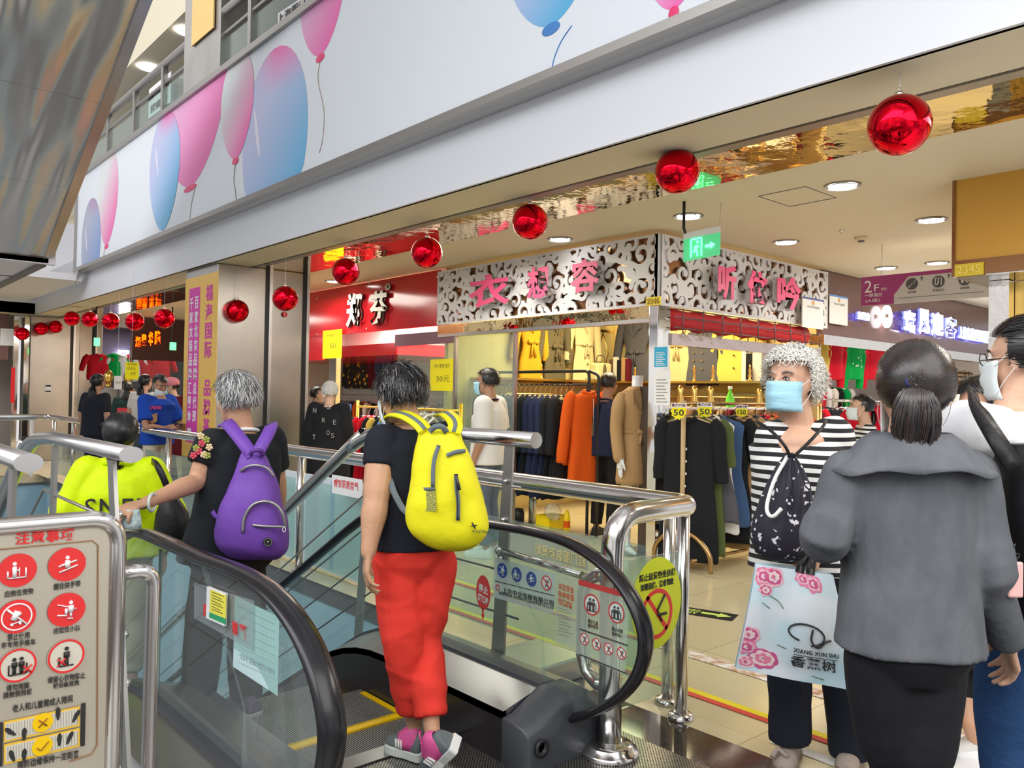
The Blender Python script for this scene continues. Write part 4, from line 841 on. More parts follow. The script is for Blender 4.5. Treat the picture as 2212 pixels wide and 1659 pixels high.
# ------------------------------------------------------------------ exit sign
ex = thing('exit_sign', (5.0, 3.62, 2.4), 'hanging green running man exit sign with arrow', 'exit sign')
a = P(1476, 566, D=5.9); b_ = P(1556, 550, D=5.9); c_ = P(1553, 500, D=5.9); d_ = P(1470, 517, D=5.9); ux = (b_-a); up_ = d_-a; up_ = Z1*up_.z; nn = ux.cross(up_).normalized()
MB().prism([a, a+ux, a+ux+up_, a+up_], nn*-.008).build('acrylic_plate', mat('green_acrylic', (.10, .55, .25), .25, emit=(.05, .50, .20), es=.45), ex)
MB().prism([a+up_*1.0, a+ux+up_*1.0, a+ux+up_*1.28, a+up_*1.28], nn*-.03).build('housing', paper, ex)
gb = mat('green_glow', (.2, 1, .6), .4, emit=(.15, 1, .5), es=1.6)
o = a+ux*.2+up_*.12+nn*.004; fx, fz = ux*.28, up_*.8
def strip(b, q0, q1, w_): b.tube([q0, q1], w_, 5)
b = MB(); strip(b, o, o+fz, .006); strip(b, o+fz, o+fx+fz, .006); strip(b, o+fx, o+fx+fz, .006); S = lambda u, v_: o+fx*u+fz*v_
strip(b, S(.55, .62), S(.45, .38), .010); strip(b, S(.45, .38), S(.2, .28), .007); strip(b, S(.45, .38), S(.65, .2), .007); strip(b, S(.65, .2), S(.6, .02), .006); strip(b, S(.55, .6), S(.25, .5), .005); strip(b, S(.55, .6), S(.8, .5), .005); b.ell(S(.62, .8), .011, n=8, m=6)
b.build('running_man', gb, ex)
o = a+ux*.58+up_*.5+nn*.004; b = MB(); b.prism([o+up_*.06, o+ux*.14+up_*.06, o+ux*.14+up_*.16, o+ux*.27, o+ux*.14-up_*.16, o+ux*.14-up_*.06, o-up_*.06], nn*.003).build('arrow', gb, ex)
MB().tube([a+up_*1.25+ux*.05, a+up_*1.5+ux*.0, V((a.x, a.y, ZC))], .012, 6).build('flex_conduit', black, ex); MB().tube([a+up_*1.28+ux*.97, V(((a+ux).x, (a+ux).y, ZC))], .0015, 4).build('wire', bar_steel, ex)
# ------------------------------------------------------------------ purple 2F direction sign, at right angles to the shop front
fs_ = thing('direction_sign', P(2000, 640, X=7.4), 'long hanging 2F direction sign, purple end and grey field with round pictograms', 'sign')
WX = 7.4
def w2(x, y, k=0): return P(x, y, X=WX-k)
A, B2, C2, D2 = w2(1860, 660), w2(2147, 641), w2(2147, 568), w2(1860, 603)
zb, zt2 = (A.z+B2.z)/2, (D2.z+C2.z)/2
ya, yb = A.y, B2.y
def q(u, v_, k=0): return V((WX-k, ya+(yb-ya)*u, zb+(zt2-zb)*v_))
MB().prism([q(0, 0), q(1, 0), q(1, 1), q(0, 1)], (.03, 0, 0)).build('grey_board', mat('sign_grey', (.60, .59, .57), .5), fs_)
MB().prism([q(0, -.005, .002), q(.27, -.005, .002), q(.27, .3, .002), q(.38, .88, .002), q(1, .88, .002), q(1, 1.005, .002), q(0, 1.005, .002)], (.002, 0, 0)).build('purple_field', mat('sign_purple', (.36, .04, .20), .5), fs_)
MB().text('2', q(.03, .45, .005), q(.09, .45, .005)-q(.03, .45, .005), Z1*(zt2-zb)*.42, .001, bold=.0).text('F', q(.11, .47, .005), q(.15, .47, .005)-q(.11, .47, .005), Z1*(zt2-zb)*.24, .001).text('一期南区', q(.03, .28, .005), q(.18, .28, .005)-q(.03, .28, .005), Z1*(zt2-zb)*.13, .001).text('(A座)', q(.04, .09, .005), q(.16, .09, .005)-q(.04, .09, .005), Z1*(zt2-zb)*.13, .001).text('您在', q(.165, .48, .005), q(.215, .48, .005)-q(.165, .48, .005), Z1*(zt2-zb)*.1, .001).build('lettering', paper, fs_)
for u, cap, kd in ((.41, '步行梯', 0), (.61, '安全出口', 1), (.8, '洗手间', 2)):
    c = q(u, .62, .003); MB().disc(c, .052, (-1, 0, 0), .001, 24).build('pictogram_disc', mat('sign_dark', (.08, .08, .085), .5), fs_)
    b = MB(); c = c+V((-.003, 0, 0)); yv = V((0, -1, 0))
    if kd == 0: b.tube([c-yv*.035-Z1*.03, c-yv*.02-Z1*.03, c-yv*.02-Z1*.012, c-Z1*.012, c+Z1*.005, c+yv*.02+Z1*.005, c+yv*.02+Z1*.025, c+yv*.035+Z1*.025], .003, 4)
    elif kd == 1: b.tube([c-yv*.025-Z1*.03, c-yv*.025+Z1*.03, c+yv*.025+Z1*.03, c+yv*.025-Z1*.03], .004, 4).tube([c+Z1*.012, c-Z1*.008, c-yv*.012-Z1*.03], .005, 4).ell(c+Z1*.018, .006, n=6, m=4)
    else: b.tube([c-yv*.018+Z1*.01, c-yv*.018-Z1*.03], .009, 5).tube([c+yv*.018+Z1*.01, c+yv*.018-Z1*.03], .009, 5).ell(c-yv*.018+Z1*.024, .008, n=6, m=4).ell(c+yv*.018+Z1*.024, .008, n=6, m=4)
    b.build('pictogram', paper, fs_)
    w_ = .07 if len(cap) == 3 else .09; c = q(u, .30, .003)
    MB().text(cap, c-yv*w_/2, yv*w_, Z1*.02, .001, bold=.01).build('caption', MT['sign_dark'], fs_)
    if kd < 2: c = q(u+.075, .70, .003); MB().prism([c-yv*.003, c+yv*.003, c+yv*.003+Z1*.02, c+yv*.014+Z1*.02, c+Z1*.04, c-yv*.014+Z1*.02, c-yv*.003+Z1*.02], (-.001, 0, 0)).build('arrow', MT['sign_dark'], fs_)
MB().tube([q(.3, .17, .003), q(.93, .17, .003)], .0015, 4).build('rule', MT['sign_dark'], fs_)
for u in (.17, .85): MB().tube([q(u, 1), V((WX, q(u, 1).y, ZC))], .003, 5).build('hanging_wire', bar_steel, fs_)
# ------------------------------------------------------------------ orange box with 2345 plate at the right edge, and the post beneath
obx = thing('light_box', (5.85, 1.2, 2.3), 'orange box sign above the right hand shop with mirrored underside', 'light box')
e0 = P(2059, 598, X=5.6); bz0 = e0.z; Yb = e0.y
MB().bb((5.6, -1.5, bz0+.10), (7.0, Yb, ZC)).build('orange_panel', mat('orange_gold', (.66, .37, .07), .35, .3), obx)
MB().bb((5.59, -1.5, bz0+.0), (7.0, Yb+.004, bz0+.10)).build('bronze_band', mat('bronze', (.30, .15, .07), .2, .8), obx)
MB().bb((5.6, -1.5, bz0-.006), (7.0, Yb, bz0)).build('mirror_underside', chrome_w, obx)
MB().bb((5.588, Yb-.012, bz0), (5.598, Yb+.006, ZC)).build('corner_trim', mat('bronze', (.3, .15, .07)), obx)
t = thing('number_plate', P(2090, 585, X=5.57), 'brass yellow 2345 number plate on the orange box', 'number plate')
p0, p1, p2 = P(2062, 598, X=5.575), P(2124, 592, X=5.575), P(2062, 572, X=5.575); uy = V((0, p1.y-p0.y, 0)); uz_ = Z1*(p2.z-p0.z)
MB().prism([p0, p0+uy, p0+uy+uz_, p0+uz_], (.012, 0, 0)).build('plate', MT['brass_yellow'], t)
MB().text('2345', p0+uy*.1+uz_*.17+V((-.001, 0, 0)), uy*.8, uz_*.66, .006, bold=.02).build('numerals', mat('brass_light', (.9, .74, .15), .3, .3), t)
px_, py_ = P(2180, 660, X=5.95).x, P(2185, 660, X=5.95).y
MB().bb((px_-.05, py_-.0, 0), (px_+.05, py_+.12, bz0-.01)).build('mirror_post', chrome_w, label='mirrored chrome post under the orange box at right', cat='post')
MB().bb((px_+.06, py_-.06, 0), (px_+.1, py_+.04, bz0-.01)).build('gold_post', gold, label='narrow gold post beside the mirrored chrome post', cat='post')
# ------------------------------------------------------------------ brown fascia with the glowing characters
bf = thing('shop_sign', (11, 4.35, 2.2), 'glossy brown fascia with glowing white characters over the far right shop', 'shop sign')
brn = mat('brown_gloss', (.17, .085, .075), .16)
MB().bb((8.4, 4.35, 2.13), (15.5, 4.42, 2.84)).build('panel', brn, bf)
MB().bb((8.4, 4.33, 2.02), (15.5, 4.5, 2.13)).build('mirror_band', chrome_w, bf)
glow = mat('white_glow', (1, 1, 1), .5, emit=(.92, .95, 1), es=4.2)
def gl_(ch, x0, y0, x1, y1, bold=.05): letter(bf, ch, x0, y0, x1, y1, glow, Y=4.3, depth=.03, bold=bold, side=mat('glow_side', (.4, .4, .9), emit=(.1, .15, .9), es=1.0))
gl_('鸾', 1947, 668, 1972, 716, .03); gl_('凤', 1979, 666, 2003, 720); gl_('迎', 2006, 672, 2033, 724); gl_('客', 2036, 682, 2062, 728); gl_('主理店', 1847, 672, 1873, 690); gl_('上海福海国际服装', 2066, 704, 2136, 732, .06)
c = P(1913, 684, Y=4.3); d = (c-C0).dot(CF)/F_PX
b = MB(); b.ringd(c, 24*d, 7*d, (0, -1, 0), .03, 26, rx=19*d*1.15).ell(c+V((.02, -.01, -.06)), (.07, .02, .05), n=10, m=6).ell(c+V((.0, -.01, .06)), (.05, .02, .03), n=10, m=6); b.build('emblem', glow, bf)
# certificates hung on the lattice
for k, (x0, x1, y0, y1, lb) in enumerate(((1733, 1778, 640, 706, 'white licence sheet with dark blue top strip hanging in front of the lattice end'), (1792, 1831, 635, 698, 'white licence sheet with light blue top strip on the brown fascia'))):
    Yc = 4.2 if k == 0 else 4.3; a = P(x0, y1, Y=Yc); b_ = P(x1, y1+2, Y=Yc); u = V((b_.x-a.x, 0, 0)); v_ = Z1*(P(x0, y0, Y=Yc).z-a.z); t = thing('licence_sheet', a, lb, 'certificate')
    MB().prism([a, a+u, a+u+v_, a+v_], (0, .01, 0)).build('sheet', paper, t); MB().prism([a+v_*.94-Y1*.002, a+u+v_*.94-Y1*.002, a+u+v_-Y1*.002, a+v_-Y1*.002], (0, .002, 0)).build('top_strip', mat('strip_navy' if k == 0 else 'strip_blue', (.04, .06, .35) if k == 0 else (.10, .28, .70), .4), t)
    MB().disc(a+u*.5+v_*.84-Y1*.003, .022, (0, -1, 0), .002, 14).build('emblem', mat('emblem_orange', (.75, .35, .10)), t)
    MB().text('个体工商户营业执照', a+u*.2+v_*.66-Y1*.002, u*.6, v_*.08, .001).build('lettering', mat('grey_print', (.3, .3, .28)), t)
    MB().tube([a+u*.5+v_*1.18, a+u*.3+v_]).build('cord', bar_steel, t) if False else MB().tube([a+u*.3+v_, a+u*.5+v_*1.16, a+u*.7+v_], .002, 4).build('cord', bar_steel, t)
# corner post papers
for (x0, x1, y0, y1, lb, m) in ((1413, 1441, 750, 793, 'bright cyan notice on the chrome corner post', mat('cyan_print', (.03, .42, .70), .5)), (1413, 1447, 800, 875, 'white price list sheet taped to the chrome corner post', paper)):
    X_ = 5.36; a = P(x0, y1, X=X_); b_ = P(x1, y1, X=X_); u = V((0, b_.y-a.y, 0)); v_ = Z1*(P(x0, y0, X=X_).z-a.z); t = thing('paper_notice', a, lb, 'notice')
    MB().prism([a, a+u, a+u+v_, a+v_], (.003, 0, 0)).build('sheet', m, t); b = MB()
    for i in range(8): b.prism([a+u*.12+v_*(.08+i*.09), a+u*(.85-.1*(i % 3))+v_*(.08+i*.09), a+u*(.85-.1*(i % 3))+v_*(.11+i*.09), a+u*.12+v_*(.11+i*.09)], (-.001, 0, 0))
    b.build('print', paper if 'cyan' in lb else mat('grey_print', (.3, .3, .28)), t)
# hand-written yellow price cards
def card(name, lb, x0, y0, x1, y1, X=None, Y=None, lines=(), m=yellow_note):
    f = (lambda x, y: P(x, y, X=X)) if X else (lambda x, y: P(x, y, Y=Y)); a, b_, c = f(x0, y1), f(x1, y1), f(x0, y0)
    u = V((0, b_.y-a.y, 0)) if X else V((b_.x-a.x, 0, 0)); n = V((-1, 0, 0)) if X else V((0, -1, 0)); v_ = Z1*(c.z-a.z); t = thing(name, a, lb, 'price card')
    MB().prism([a, a+u, a+u+v_, a+v_], n*.004).build('card', m, t)
    for s_, u0, v0, uw, vh in lines: MB().text(s_, a+u*u0+v_*v0+n*.005, u*uw, v_*vh, .001).build('handwriting', mat('olive_ink', (.22, .20, .02), .6), t)
    return t
card('price_card', 'yellow card with handwritten thirty yuan on the glass beside the mask wearer', 929, 777, 980, 844, X=5.458, lines=(('大特价', .15, .72, .7, .14), ('30元', .28, .28, .55, .2)))
card('price_card', 'yellow card taped on the pillar under the red shop sign', 697, 715, 738, 775, X=5.425, lines=(('大特价', .2, .75, .5, .12), ('50', .4, .35, .3, .18)))
card('price_card', 'yellow card hanging in the left shop opening with handwritten prices', 270, 782, 299, 819, Y=10.4, lines=(('100元', .15, .55, .6, .18), ('3件', .4, .25, .4, .18), ('好消息', .15, .82, .7, .14)))
c_ = P(284, 782, Y=10.4); MB().tube([c_, V((c_.x, c_.y, ZC))], .002, 4).build('thread', MT['string'], bpy.data.objects['price_card.002'])
# ------------------------------------------------------------------ yellow and magenta poster on the wide column
pp = thing('column_poster', P(435, 980, X=3.25), 'tall yellow poster with magenta panel and vertical characters on the stainless column', 'poster')
PX = 3.248
def pq(x, y, k=0): return P(x, y, X=PX-k)
cy0, cy1 = pq(400, 700).y, pq(470, 700).y; zt3, zb3 = (pq(403, 603).z+pq(475, 586).z)/2, pq(400, 985).z
def pc(u, v_, k=0): return V((PX-k, cy0+(cy1-cy0)*u, zt3+(zb3-zt3)*v_))
MB().prism([pc(0, 0), pc(1, 0), pc(1, 1), pc(0, 1)], (-.006, 0, 0)).build('yellow_sheet', mat('poster_yellow', (.88, .55, .12), .45), pp)
MB().prism([pc(.14, .06, .007), pc(.48, .06, .007), pc(.48, .92, .007), pc(.14, .92, .007)], (-.001, 0, 0)).build('magenta_panel', mag, pp)
def vtext(s_, u0, u1, v0, v1, m, nm, bold):
    n = len(s_); b = MB()
    for i, ch in enumerate(s_):
        if ch == ' ': continue
        va, vb = v0+(v1-v0)*i/n, v0+(v1-v0)*(i+.86)/n; b.text(ch, pc(u0, vb, .009), pc(u1, vb)-pc(u0, vb), Z1*(pc(0, va).z-pc(0, vb).z), .001, bold=bold)
    b.build(nm, m, pp)
vtext('福海国际 品牌基地', .66, .86, .06, .98, mag, 'magenta_lettering', .02); vtext('百家北京品牌总代理', .33, .44, .11, .82, paper, 'white_lettering', .02); vtext('千家女装品牌汇聚地', .17, .28, .11, .82, paper, 'white_lettering', .02)
MB().prism([pc(.18, .84, .009), pc(.3, .84, .009), pc(.3, .90, .009), pc(.18, .90, .009)], (-.001, 0, 0)).build('pale_patch', paper, pp)
# ------------------------------------------------------------------ garments
GC = {'mustard': (.62, .34, .02), 'olive': (.13, .11, .06), 'beige': (.62, .50, .24), 'pale': (.70, .60, .32), 'slate': (.09, .09, .105), 'black': (.012, .013, .016), 'navy': (.02, .028, .07), 'orange': (.66, .10, .01), 'camel': (.42, .26, .12), 'grey': (.25, .25, .26),
      'red': (.62, .01, .03), 'green': (.0, .36, .07), 'blue': (.16, .32, .60), 'cream': (.74, .70, .60), 'brown': (.15, .08, .045), 'khaki': (.30, .22, .13), 'wine': (.12, .01, .02), 'armygreen': (.09, .12, .04), 'yellow': (.72, .52, .10), 'white': (.74, .74, .74), 'denim': (.05, .10, .22), 'pinkc': (.60, .20, .24)}
def cl(c): return mat('cloth_'+c, GC[c], .85, spec=.2, bump=.35, bscale=9, stretch=(1, 1, .35))
floral = mat('cloth_floral', GC['black'], .8); n_, b_ = nodes(floral); tc = n_.nodes.new('ShaderNodeTexCoord'); vo = n_.nodes.new('ShaderNodeTexVoronoi'); vo.inputs['Scale'].default_value = 9; cr_ = n_.nodes.new('ShaderNodeValToRGB'); cr_.color_ramp.interpolation = 'CONSTANT'
cr_.color_ramp.elements[0].color = (.75, .42, .02, 1); cr_.color_ramp.elements[1].position = .30; cr_.color_ramp.elements[1].color = (.014, .014, .014, 1); n_.links.new(tc.outputs['Object'], vo.inputs['Vector']); n_.links.new(vo.outputs['Distance'], cr_.inputs[0]); n_.links.new(cr_.outputs[0], b_.inputs['Base Color'])
woodm = mat('hanger_wood', (.55, .38, .18), .4); hangw = mat('hanger_white', (.75, .75, .74), .3); hangk = mat('hanger_black', (.02, .02, .02), .3)
def body_rings(L, W, T, flare, rnd, top=.0, waist=1.0, folds=5):
    ph = rnd.uniform(0, 6.28); R = []
    prof = [(0, .18), (.012, .42), (.035, .78), (.07, .97), (.16, .92), (.30, .90), (.45, .88*waist), (.52, .90*waist), (.70, .96+(flare-1)*.5), (.85, 1.0+(flare-1)*.8), (.98, flare), (1.0, flare*.98)]
    for t, k in prof:
        ring = []
        for i in range(24):
            a = 2*math.pi*i/24; f = 1+.32*max(0, t-.25)*math.sin(folds*a+ph+t*1.3)
            ring.append(V((W/2*k*math.cos(a), T/2*math.sin(a)*f*(.55 if t < .03 else 1)+.012*t*math.sin(3*a+ph), top-L*t - (.012*math.sin(4*a+ph) if t > .95 else 0))))
        R.append(ring)
    return R
def xf(b, loc, rz):
    M = Matrix.Rotation(rz, 3, 'Z'); b.v = [M@p + V(loc) for p in b.v]; return b
def garment(loc, rz, L, W, m, label, T=.09, sleeve=.55, slen=None, flare=1.12, waist=1.0, belt=None, buttons=None, lapel=False, hanger=None, hook=.16, cat='coat', group=None, seed=0, spread=.12, placket=False, name='hanging_coat', collar=True):
    rnd = random.Random(seed*7+int(L*100)); t = thing(name, loc, label, cat, group); o = V(loc)-Z1*hook
    b = MB(); b.loft(body_rings(L, W, T, flare, rnd, waist=waist))
    xf(b, o, rz).build('body', m, t)
    if sleeve:
        for s in (-1, 1):
            x0 = s*W*.43; b = MB(); S = sleeve; sp = spread*(1+.2*rnd.random())
            pts = [V((x0*.92, 0, -.035)), V((x0+s*.03, .0, -.09)), V((x0+s*sp*.6, .015, -.09-S*.45)), V((x0+s*sp*.85, .025, -.09-S*.85)), V((x0+s*sp*.9, .03, -.09-S))]
            b.tube(bez(pts, 3), [.055]*3+[.064]*3+[.06]*4+[.055]*3, 12); b.v = [V((p.x, p.y*.75, p.z)) for p in b.v]; xf(b, o, rz).build('sleeve', m, t)
    f = -T*.5
    if lapel:
        for s in (-1, 1):
            b = MB(); b.prism([V((0, f-.004, -.30*min(1, L))), V((s*.03, f-.006, -.02)), V((s*.10, f-.002, -.015)), V((s*.135, f-.004, -.13)), V((s*.085, f-.010, -.15))], (0, -.008, 0)); xf(b, o, rz).build('lapel', m, t)
    if collar:
        b = MB(); b.tube([V((-.055, .0, -.005)), V((-.065, -.035, -.0)), V((0, -.05, -.03)), V((.065, -.035, 0)), V((.055, 0, -.005)), V((0, .03, .012))], .018, 6, closed=True); xf(b, o, rz).build('collar', m, t)
    if belt:
        z = -.42*L if belt is True else belt; b = MB(); b.loft([[V((W*.455*waist*math.cos(a), T*.56*math.sin(a), z+dz)) for a in [2*math.pi*k/24 for k in range(24)]] for dz in (-.02, .02)])
        for s in (-1, 1):
            b.loft([[V((s*x, f-.012+y, z+zz)) for y, zz in ((-.008, -h), (.008, -h), (.008, h), (-.008, h))] for x, h in ((0, .012), (.05, .028), (.09, .022))])
            b.loft([[V((s*x+y, f-.014, z+zz)) if False else V((s*x+y, f-.012+dy, z+zz)) for y, dy in ((-.016, -.005), (.016, -.005), (.016, .005), (-.016, .005))] for x, zz in ((.005, 0), (.02, -.08), (.035, -.19))])
        xf(b, o, rz).build('tied_belt', m, t)
    if buttons:
        bm_, rows, cols = buttons
        for z in rows:
            for x in cols: b = MB(); b.disc(V((x, f-.010-(.012 if z < -.4*L else 0), z)), .011, (0, -1, 0), .006, 10); xf(b, o, rz).build('button', bm_, t)
    if hanger:
        b = MB(); b.tube([V((-W*.40, 0, -.045)), V((-W*.2, 0, -.012)), V((0, 0, .012)), V((W*.2, 0, -.012)), V((W*.40, 0, -.045))], .010, 6); b.tube([V((0, 0, .01)), V((0, 0, hook*.6)), V((.02, 0, hook*.8)), V((.012, 0, hook)), V((-.012, 0, hook+.004)), V((-.02, 0, hook*.88))], .003, 5); xf(b, o, rz).build('hanger', hanger, t)
    return t
def recolor(t, m):
    for ch in t.children:
        if ch.name.split('.')[0] in ('body', 'sleeve', 'collar', 'lapel', 'tied_belt'):
            ch.material_slots[0].link = 'OBJECT'; ch.material_slots[0].material = m
# ------------------------------------------------------------------ corner shop shell
ywall = mat('mustard_mirror_wall', (.80, .66, .30), .22, .35)
PY, PXb = 7.4, 8.4
b = MB(); b.bb((5.56, PY, 0), (PXb+.1, PY+.07, ZC)); b.bb((PXb, 4.4, 0), (PXb+.07, PY, ZC)); st(b, 'wall_shop', ywall)
b = MB()
for x0, x1, yy0, yy1, X_ in ((1285, 1345, 735, 815, None),):
    for k in range(3):
        for s in (-1, 1):
            xc = 7.75+k*.22; zc = 2.0
            b.tube([V((xc, PY-.008, zc+.28)), V((xc+s*.11, PY-.008, zc)), V((xc, PY-.008, zc-.28))], .009, 4)
b.bb((7.6, PY-.014, 2.29), (8.38, PY, 2.32)); b.build('mirror_bead', gold, label='diamond pattern gold beading on the yellow shop wall', cat='wall beading')
lamp('shop_light', 'AREA', (6.9, 5.9, 2.7), 85, (1, .83, .50), 1.6)
lamp('shop_light', 'AREA', (6.9, 9.0, 2.7), 90, (1, .93, .84), 1.4); lamp('shop_light', 'AREA', (7.2, 12.2, 2.7), 80, (1, .93, .84), 1.4)
# corner post, head rail, glass pane
MB().bb((5.42, 4.27, 0), (5.5, 4.37, SZ0)).build('corner_post', chrome, label='square chrome corner post of the corner shop', cat='post', bevel=.006)
MB().bb((5.50, 4.28, 0), (5.60, 4.36, SZ0)).build('corner_post', chrome_w, label='mirror clad post right behind the chrome corner post', cat='post')
MB().bb((5.44, 4.37, 2.08), (5.56, 7.45, 2.185)).build('head_rail', goldshiny, label='gold mirrored head rail under the long lattice sign', cat='rail')
MB().bb((5.44, 4.37, 2.05), (5.50, 7.45, 2.085)).build('head_rail', brushed, label='plain grey rail under the gold mirrored head rail', cat='rail')
gw = thing('shop_window', (5.47, 6.6, 0), 'shop window glass with dark posts left of the open shop front', 'window')
MB().bb((5.465, 6.15, .05), (5.475, 7.1, 2.06)).bb((5.465, 7.15, .05), (5.475, 8.3, 2.0)).build('glass_panel', pane_green, gw)
for y in (6.12, 7.12): MB().bb((5.45, y, 0), (5.49, y+.035, 2.1)).build('post', brushed, gw)
MB().bb((5.45, 7.15, 1.98), (5.49, 8.35, 2.12)).build('top_strip', mat('mauve_strip', (.25, .14, .18), .2), gw)
# roller blind with red cloth and grid wire over the right opening
rb = thing('red_awning', (6.8, 4.25, 2.0), 'bunched red cloth behind a wire grid under the right lattice sign', 'awning')
b = MB(); rings_ = []
for i in range(25):
    x = 5.6+i*(8.0-5.6)/24; s = math.sin(i*1.7)*.012; rings_.append([V((x, 4.33+.05*math.cos(a)+s, 2.09+(.09+s)*math.sin(a)-.0*(i/24))) for a in [2*math.pi*k/12 for k in range(12)]])
b.loft(rings_).build('cloth_roll', mat('cloth_red_roll', (.60, .01, .015), .6, bump=.6, bscale=5), rb)
b = MB(); [b.tube([V((5.6, 4.24, z)), V((8.1, 4.24, z))], .006, 5) for z in (2.17, 2.1, 2.01)]; [b.tube([V((x, 4.235, 2.18)), V((x, 4.235, 1.97))], .006, 5) for x in [5.72+.3*k for k in range(9)]]
b.build('wire_grid', mat('dark_wire', (.20, .15, .17), .35, .8), rb)
MB().bb((5.6, 4.26, 1.86), (8.2, 4.36, 1.96)).build('bottom_rail', mat('rosy_chrome', (.55, .45, .42), .12, 1, bump=.2, bscale=7), rb)
# wall coats: on the partition (facing the corridor) and on the back wall
DG = mat('button_gold', (.75, .50, .18), .3, 1); DKB = mat('button_dark', (.03, .02, .02), .3)
def wc(px, zt, L, W, col, lb, wall='P', **k):
    if wall == 'P': p = P(px, 760, Y=PY-.08); rz = 0
    else: p = P(px, 760, X=PXb-.08); rz = math.radians(-90)
    return garment((p.x, p.y, zt), rz, L, W, cl(col), lb, hook=.05, seed=px, **k)
wc(1146, 2.48, .86, .36, 'mustard', 'mustard yellow belted coat on the yellow wall, leftmost of the row', belt=True, lapel=True, sleeve=.5, waist=.85)
wc(1199, 2.48, .86, .36, 'olive', 'dark olive double-breasted belted coat with gold buttons on the yellow wall', belt=-.40, lapel=True, sleeve=.52, waist=.85, buttons=(DG, (-.24, -.33, -.52, -.62), (-.05, .05)))
wc(1262, 2.56, .97, .42, 'pale', 'long pale yellow trench coat with tied belt and two dark buttons', belt=-.42, lapel=True, sleeve=.55, waist=.9, buttons=(DKB, (-.56, -.68), (.0,)), flare=1.05)
wc(1374, 2.50, .86, .50, 'slate', 'slate grey trench coat with tied belt hanging beside the corner post', wall='B', belt=-.45, lapel=True, sleeve=.5, waist=.8, spread=.16)
wc(1466, 2.42, .84, .52, 'beige', 'beige trench coat with belt, first one behind the chrome corner post', wall='B', belt=-.3, lapel=True, sleeve=.5, flare=1.2)
wc(1514, 2.30, .68, .55, 'slate', 'charcoal short coat with gold double buttons under the red awning', wall='B', lapel=True, sleeve=.28, flare=1.2, buttons=(DG, (-.28, -.38, -.48), (-.06, .06)))
wc(1592, 2.32, .78, .58, 'yellow', 'yellow coat with two buttons on the back wall under the red awning', wall='B', lapel=True, sleeve=.3, flare=1.15, buttons=(DKB, (-.35, -.5), (.0,)))
# shelf, its gold rail, bags and trinkets
MB().bb((5.9, PY-.36, 1.585), (PXb, PY, 1.61)).build('wall_shelf', gold, label='gold edged shelf under the coats on the left yellow wall', cat='shelf')
MB().bb((PXb-.36, 4.45, 1.585), (PXb, PY-.36, 1.61)).build('wall_shelf', gold, label='gold edged shelf under the coats on the back wall', cat='shelf')
t = thing('handbag', P(1297, 815, Y=PY-.2), 'pale yellow handbag with dark curved side panel on the shelf', 'bag'); p = V((P(1297, 815, Y=PY-.2).x, PY-.2, 1.61))
MB().box(p+V((0, 0, .12)), (.30, .14, .24)).build('body', cl('pale'), t, bevel=.03); MB().ell(p+V((0, -.075, .12)), (.035, .01, .11)).build('side_panel', cl('olive'), t); MB().tube(bez([p+V((-.08, 0, .24)), p+V((-.06, 0, .33)), p+V((.06, 0, .33)), p+V((.08, 0, .24))], 4), .008, 6).build('handle', cl('olive'), t)
rnd = random.Random(4); XB = PXb-.2
for i, (px, h) in enumerate(((1322, .30), (1330, .33), (1339, .29), (1348, .32), (1357, .30))):
    p = P(px, 820, Y=PY-.15) if px < 1328 else P(px, 820, X=XB); p = V((p.x, p.y, 1.61)); m = (cl('brown'), cl('cream'), cl('black'), cl('camel'), cl('wine'))[i]
    MB().box(p+Z1*h/2, (.06, .06, h)).build('boxed_bottle', m, label='slim %s decorated box standing on the gold shelf' % ('brown', 'cream', 'black', 'camel', 'wine red')[i], cat='box', group='slim boxes on the gold shelf', bevel=.006)
p = V((P(1629, 815, X=XB).x, P(1629, 815, X=XB).y, 1.61)); t = thing('paper_bag', p, 'brown printed paper bag with rope handles on the back shelf', 'bag')
MB().box(p+Z1*.17, (.12, .26, .34)).build('body', cl('cream'), t); MB().box(p+V((-.065, .03, .17)), (.004, .08, .3)).build('stripe', cl('black'), t); MB().tube(bez([p+V((-.06, -.06, .34)), p+V((-.06, -.04, .52)), p+V((-.06, .04, .52)), p+V((-.06, .06, .34))], 5), .008, 6).build('handle', cl('brown'), t)
for ci, px in enumerate((1170, 1372, 1500, 1540, 1620)):
    p = P(px, 800, Y=PY-.1) if px < 1300 else P(px, 800, X=PXb-.3); p = V((p.x, p.y, 1.61)); prof = [(.03, 0), (.034, .01), (.012, .03), (.022, .06), (.012, .09), (.02, .12), (.008, .15), (.014, .17), (0, .2)]
    MB().lathe(prof, p, n=14).build('candlestick', gold, label='small turned gold candlestick, %s from the left on the high shelves' % 'first second third fourth fifth'.split()[ci], cat='candlestick', group='gold candlesticks on the shelves')
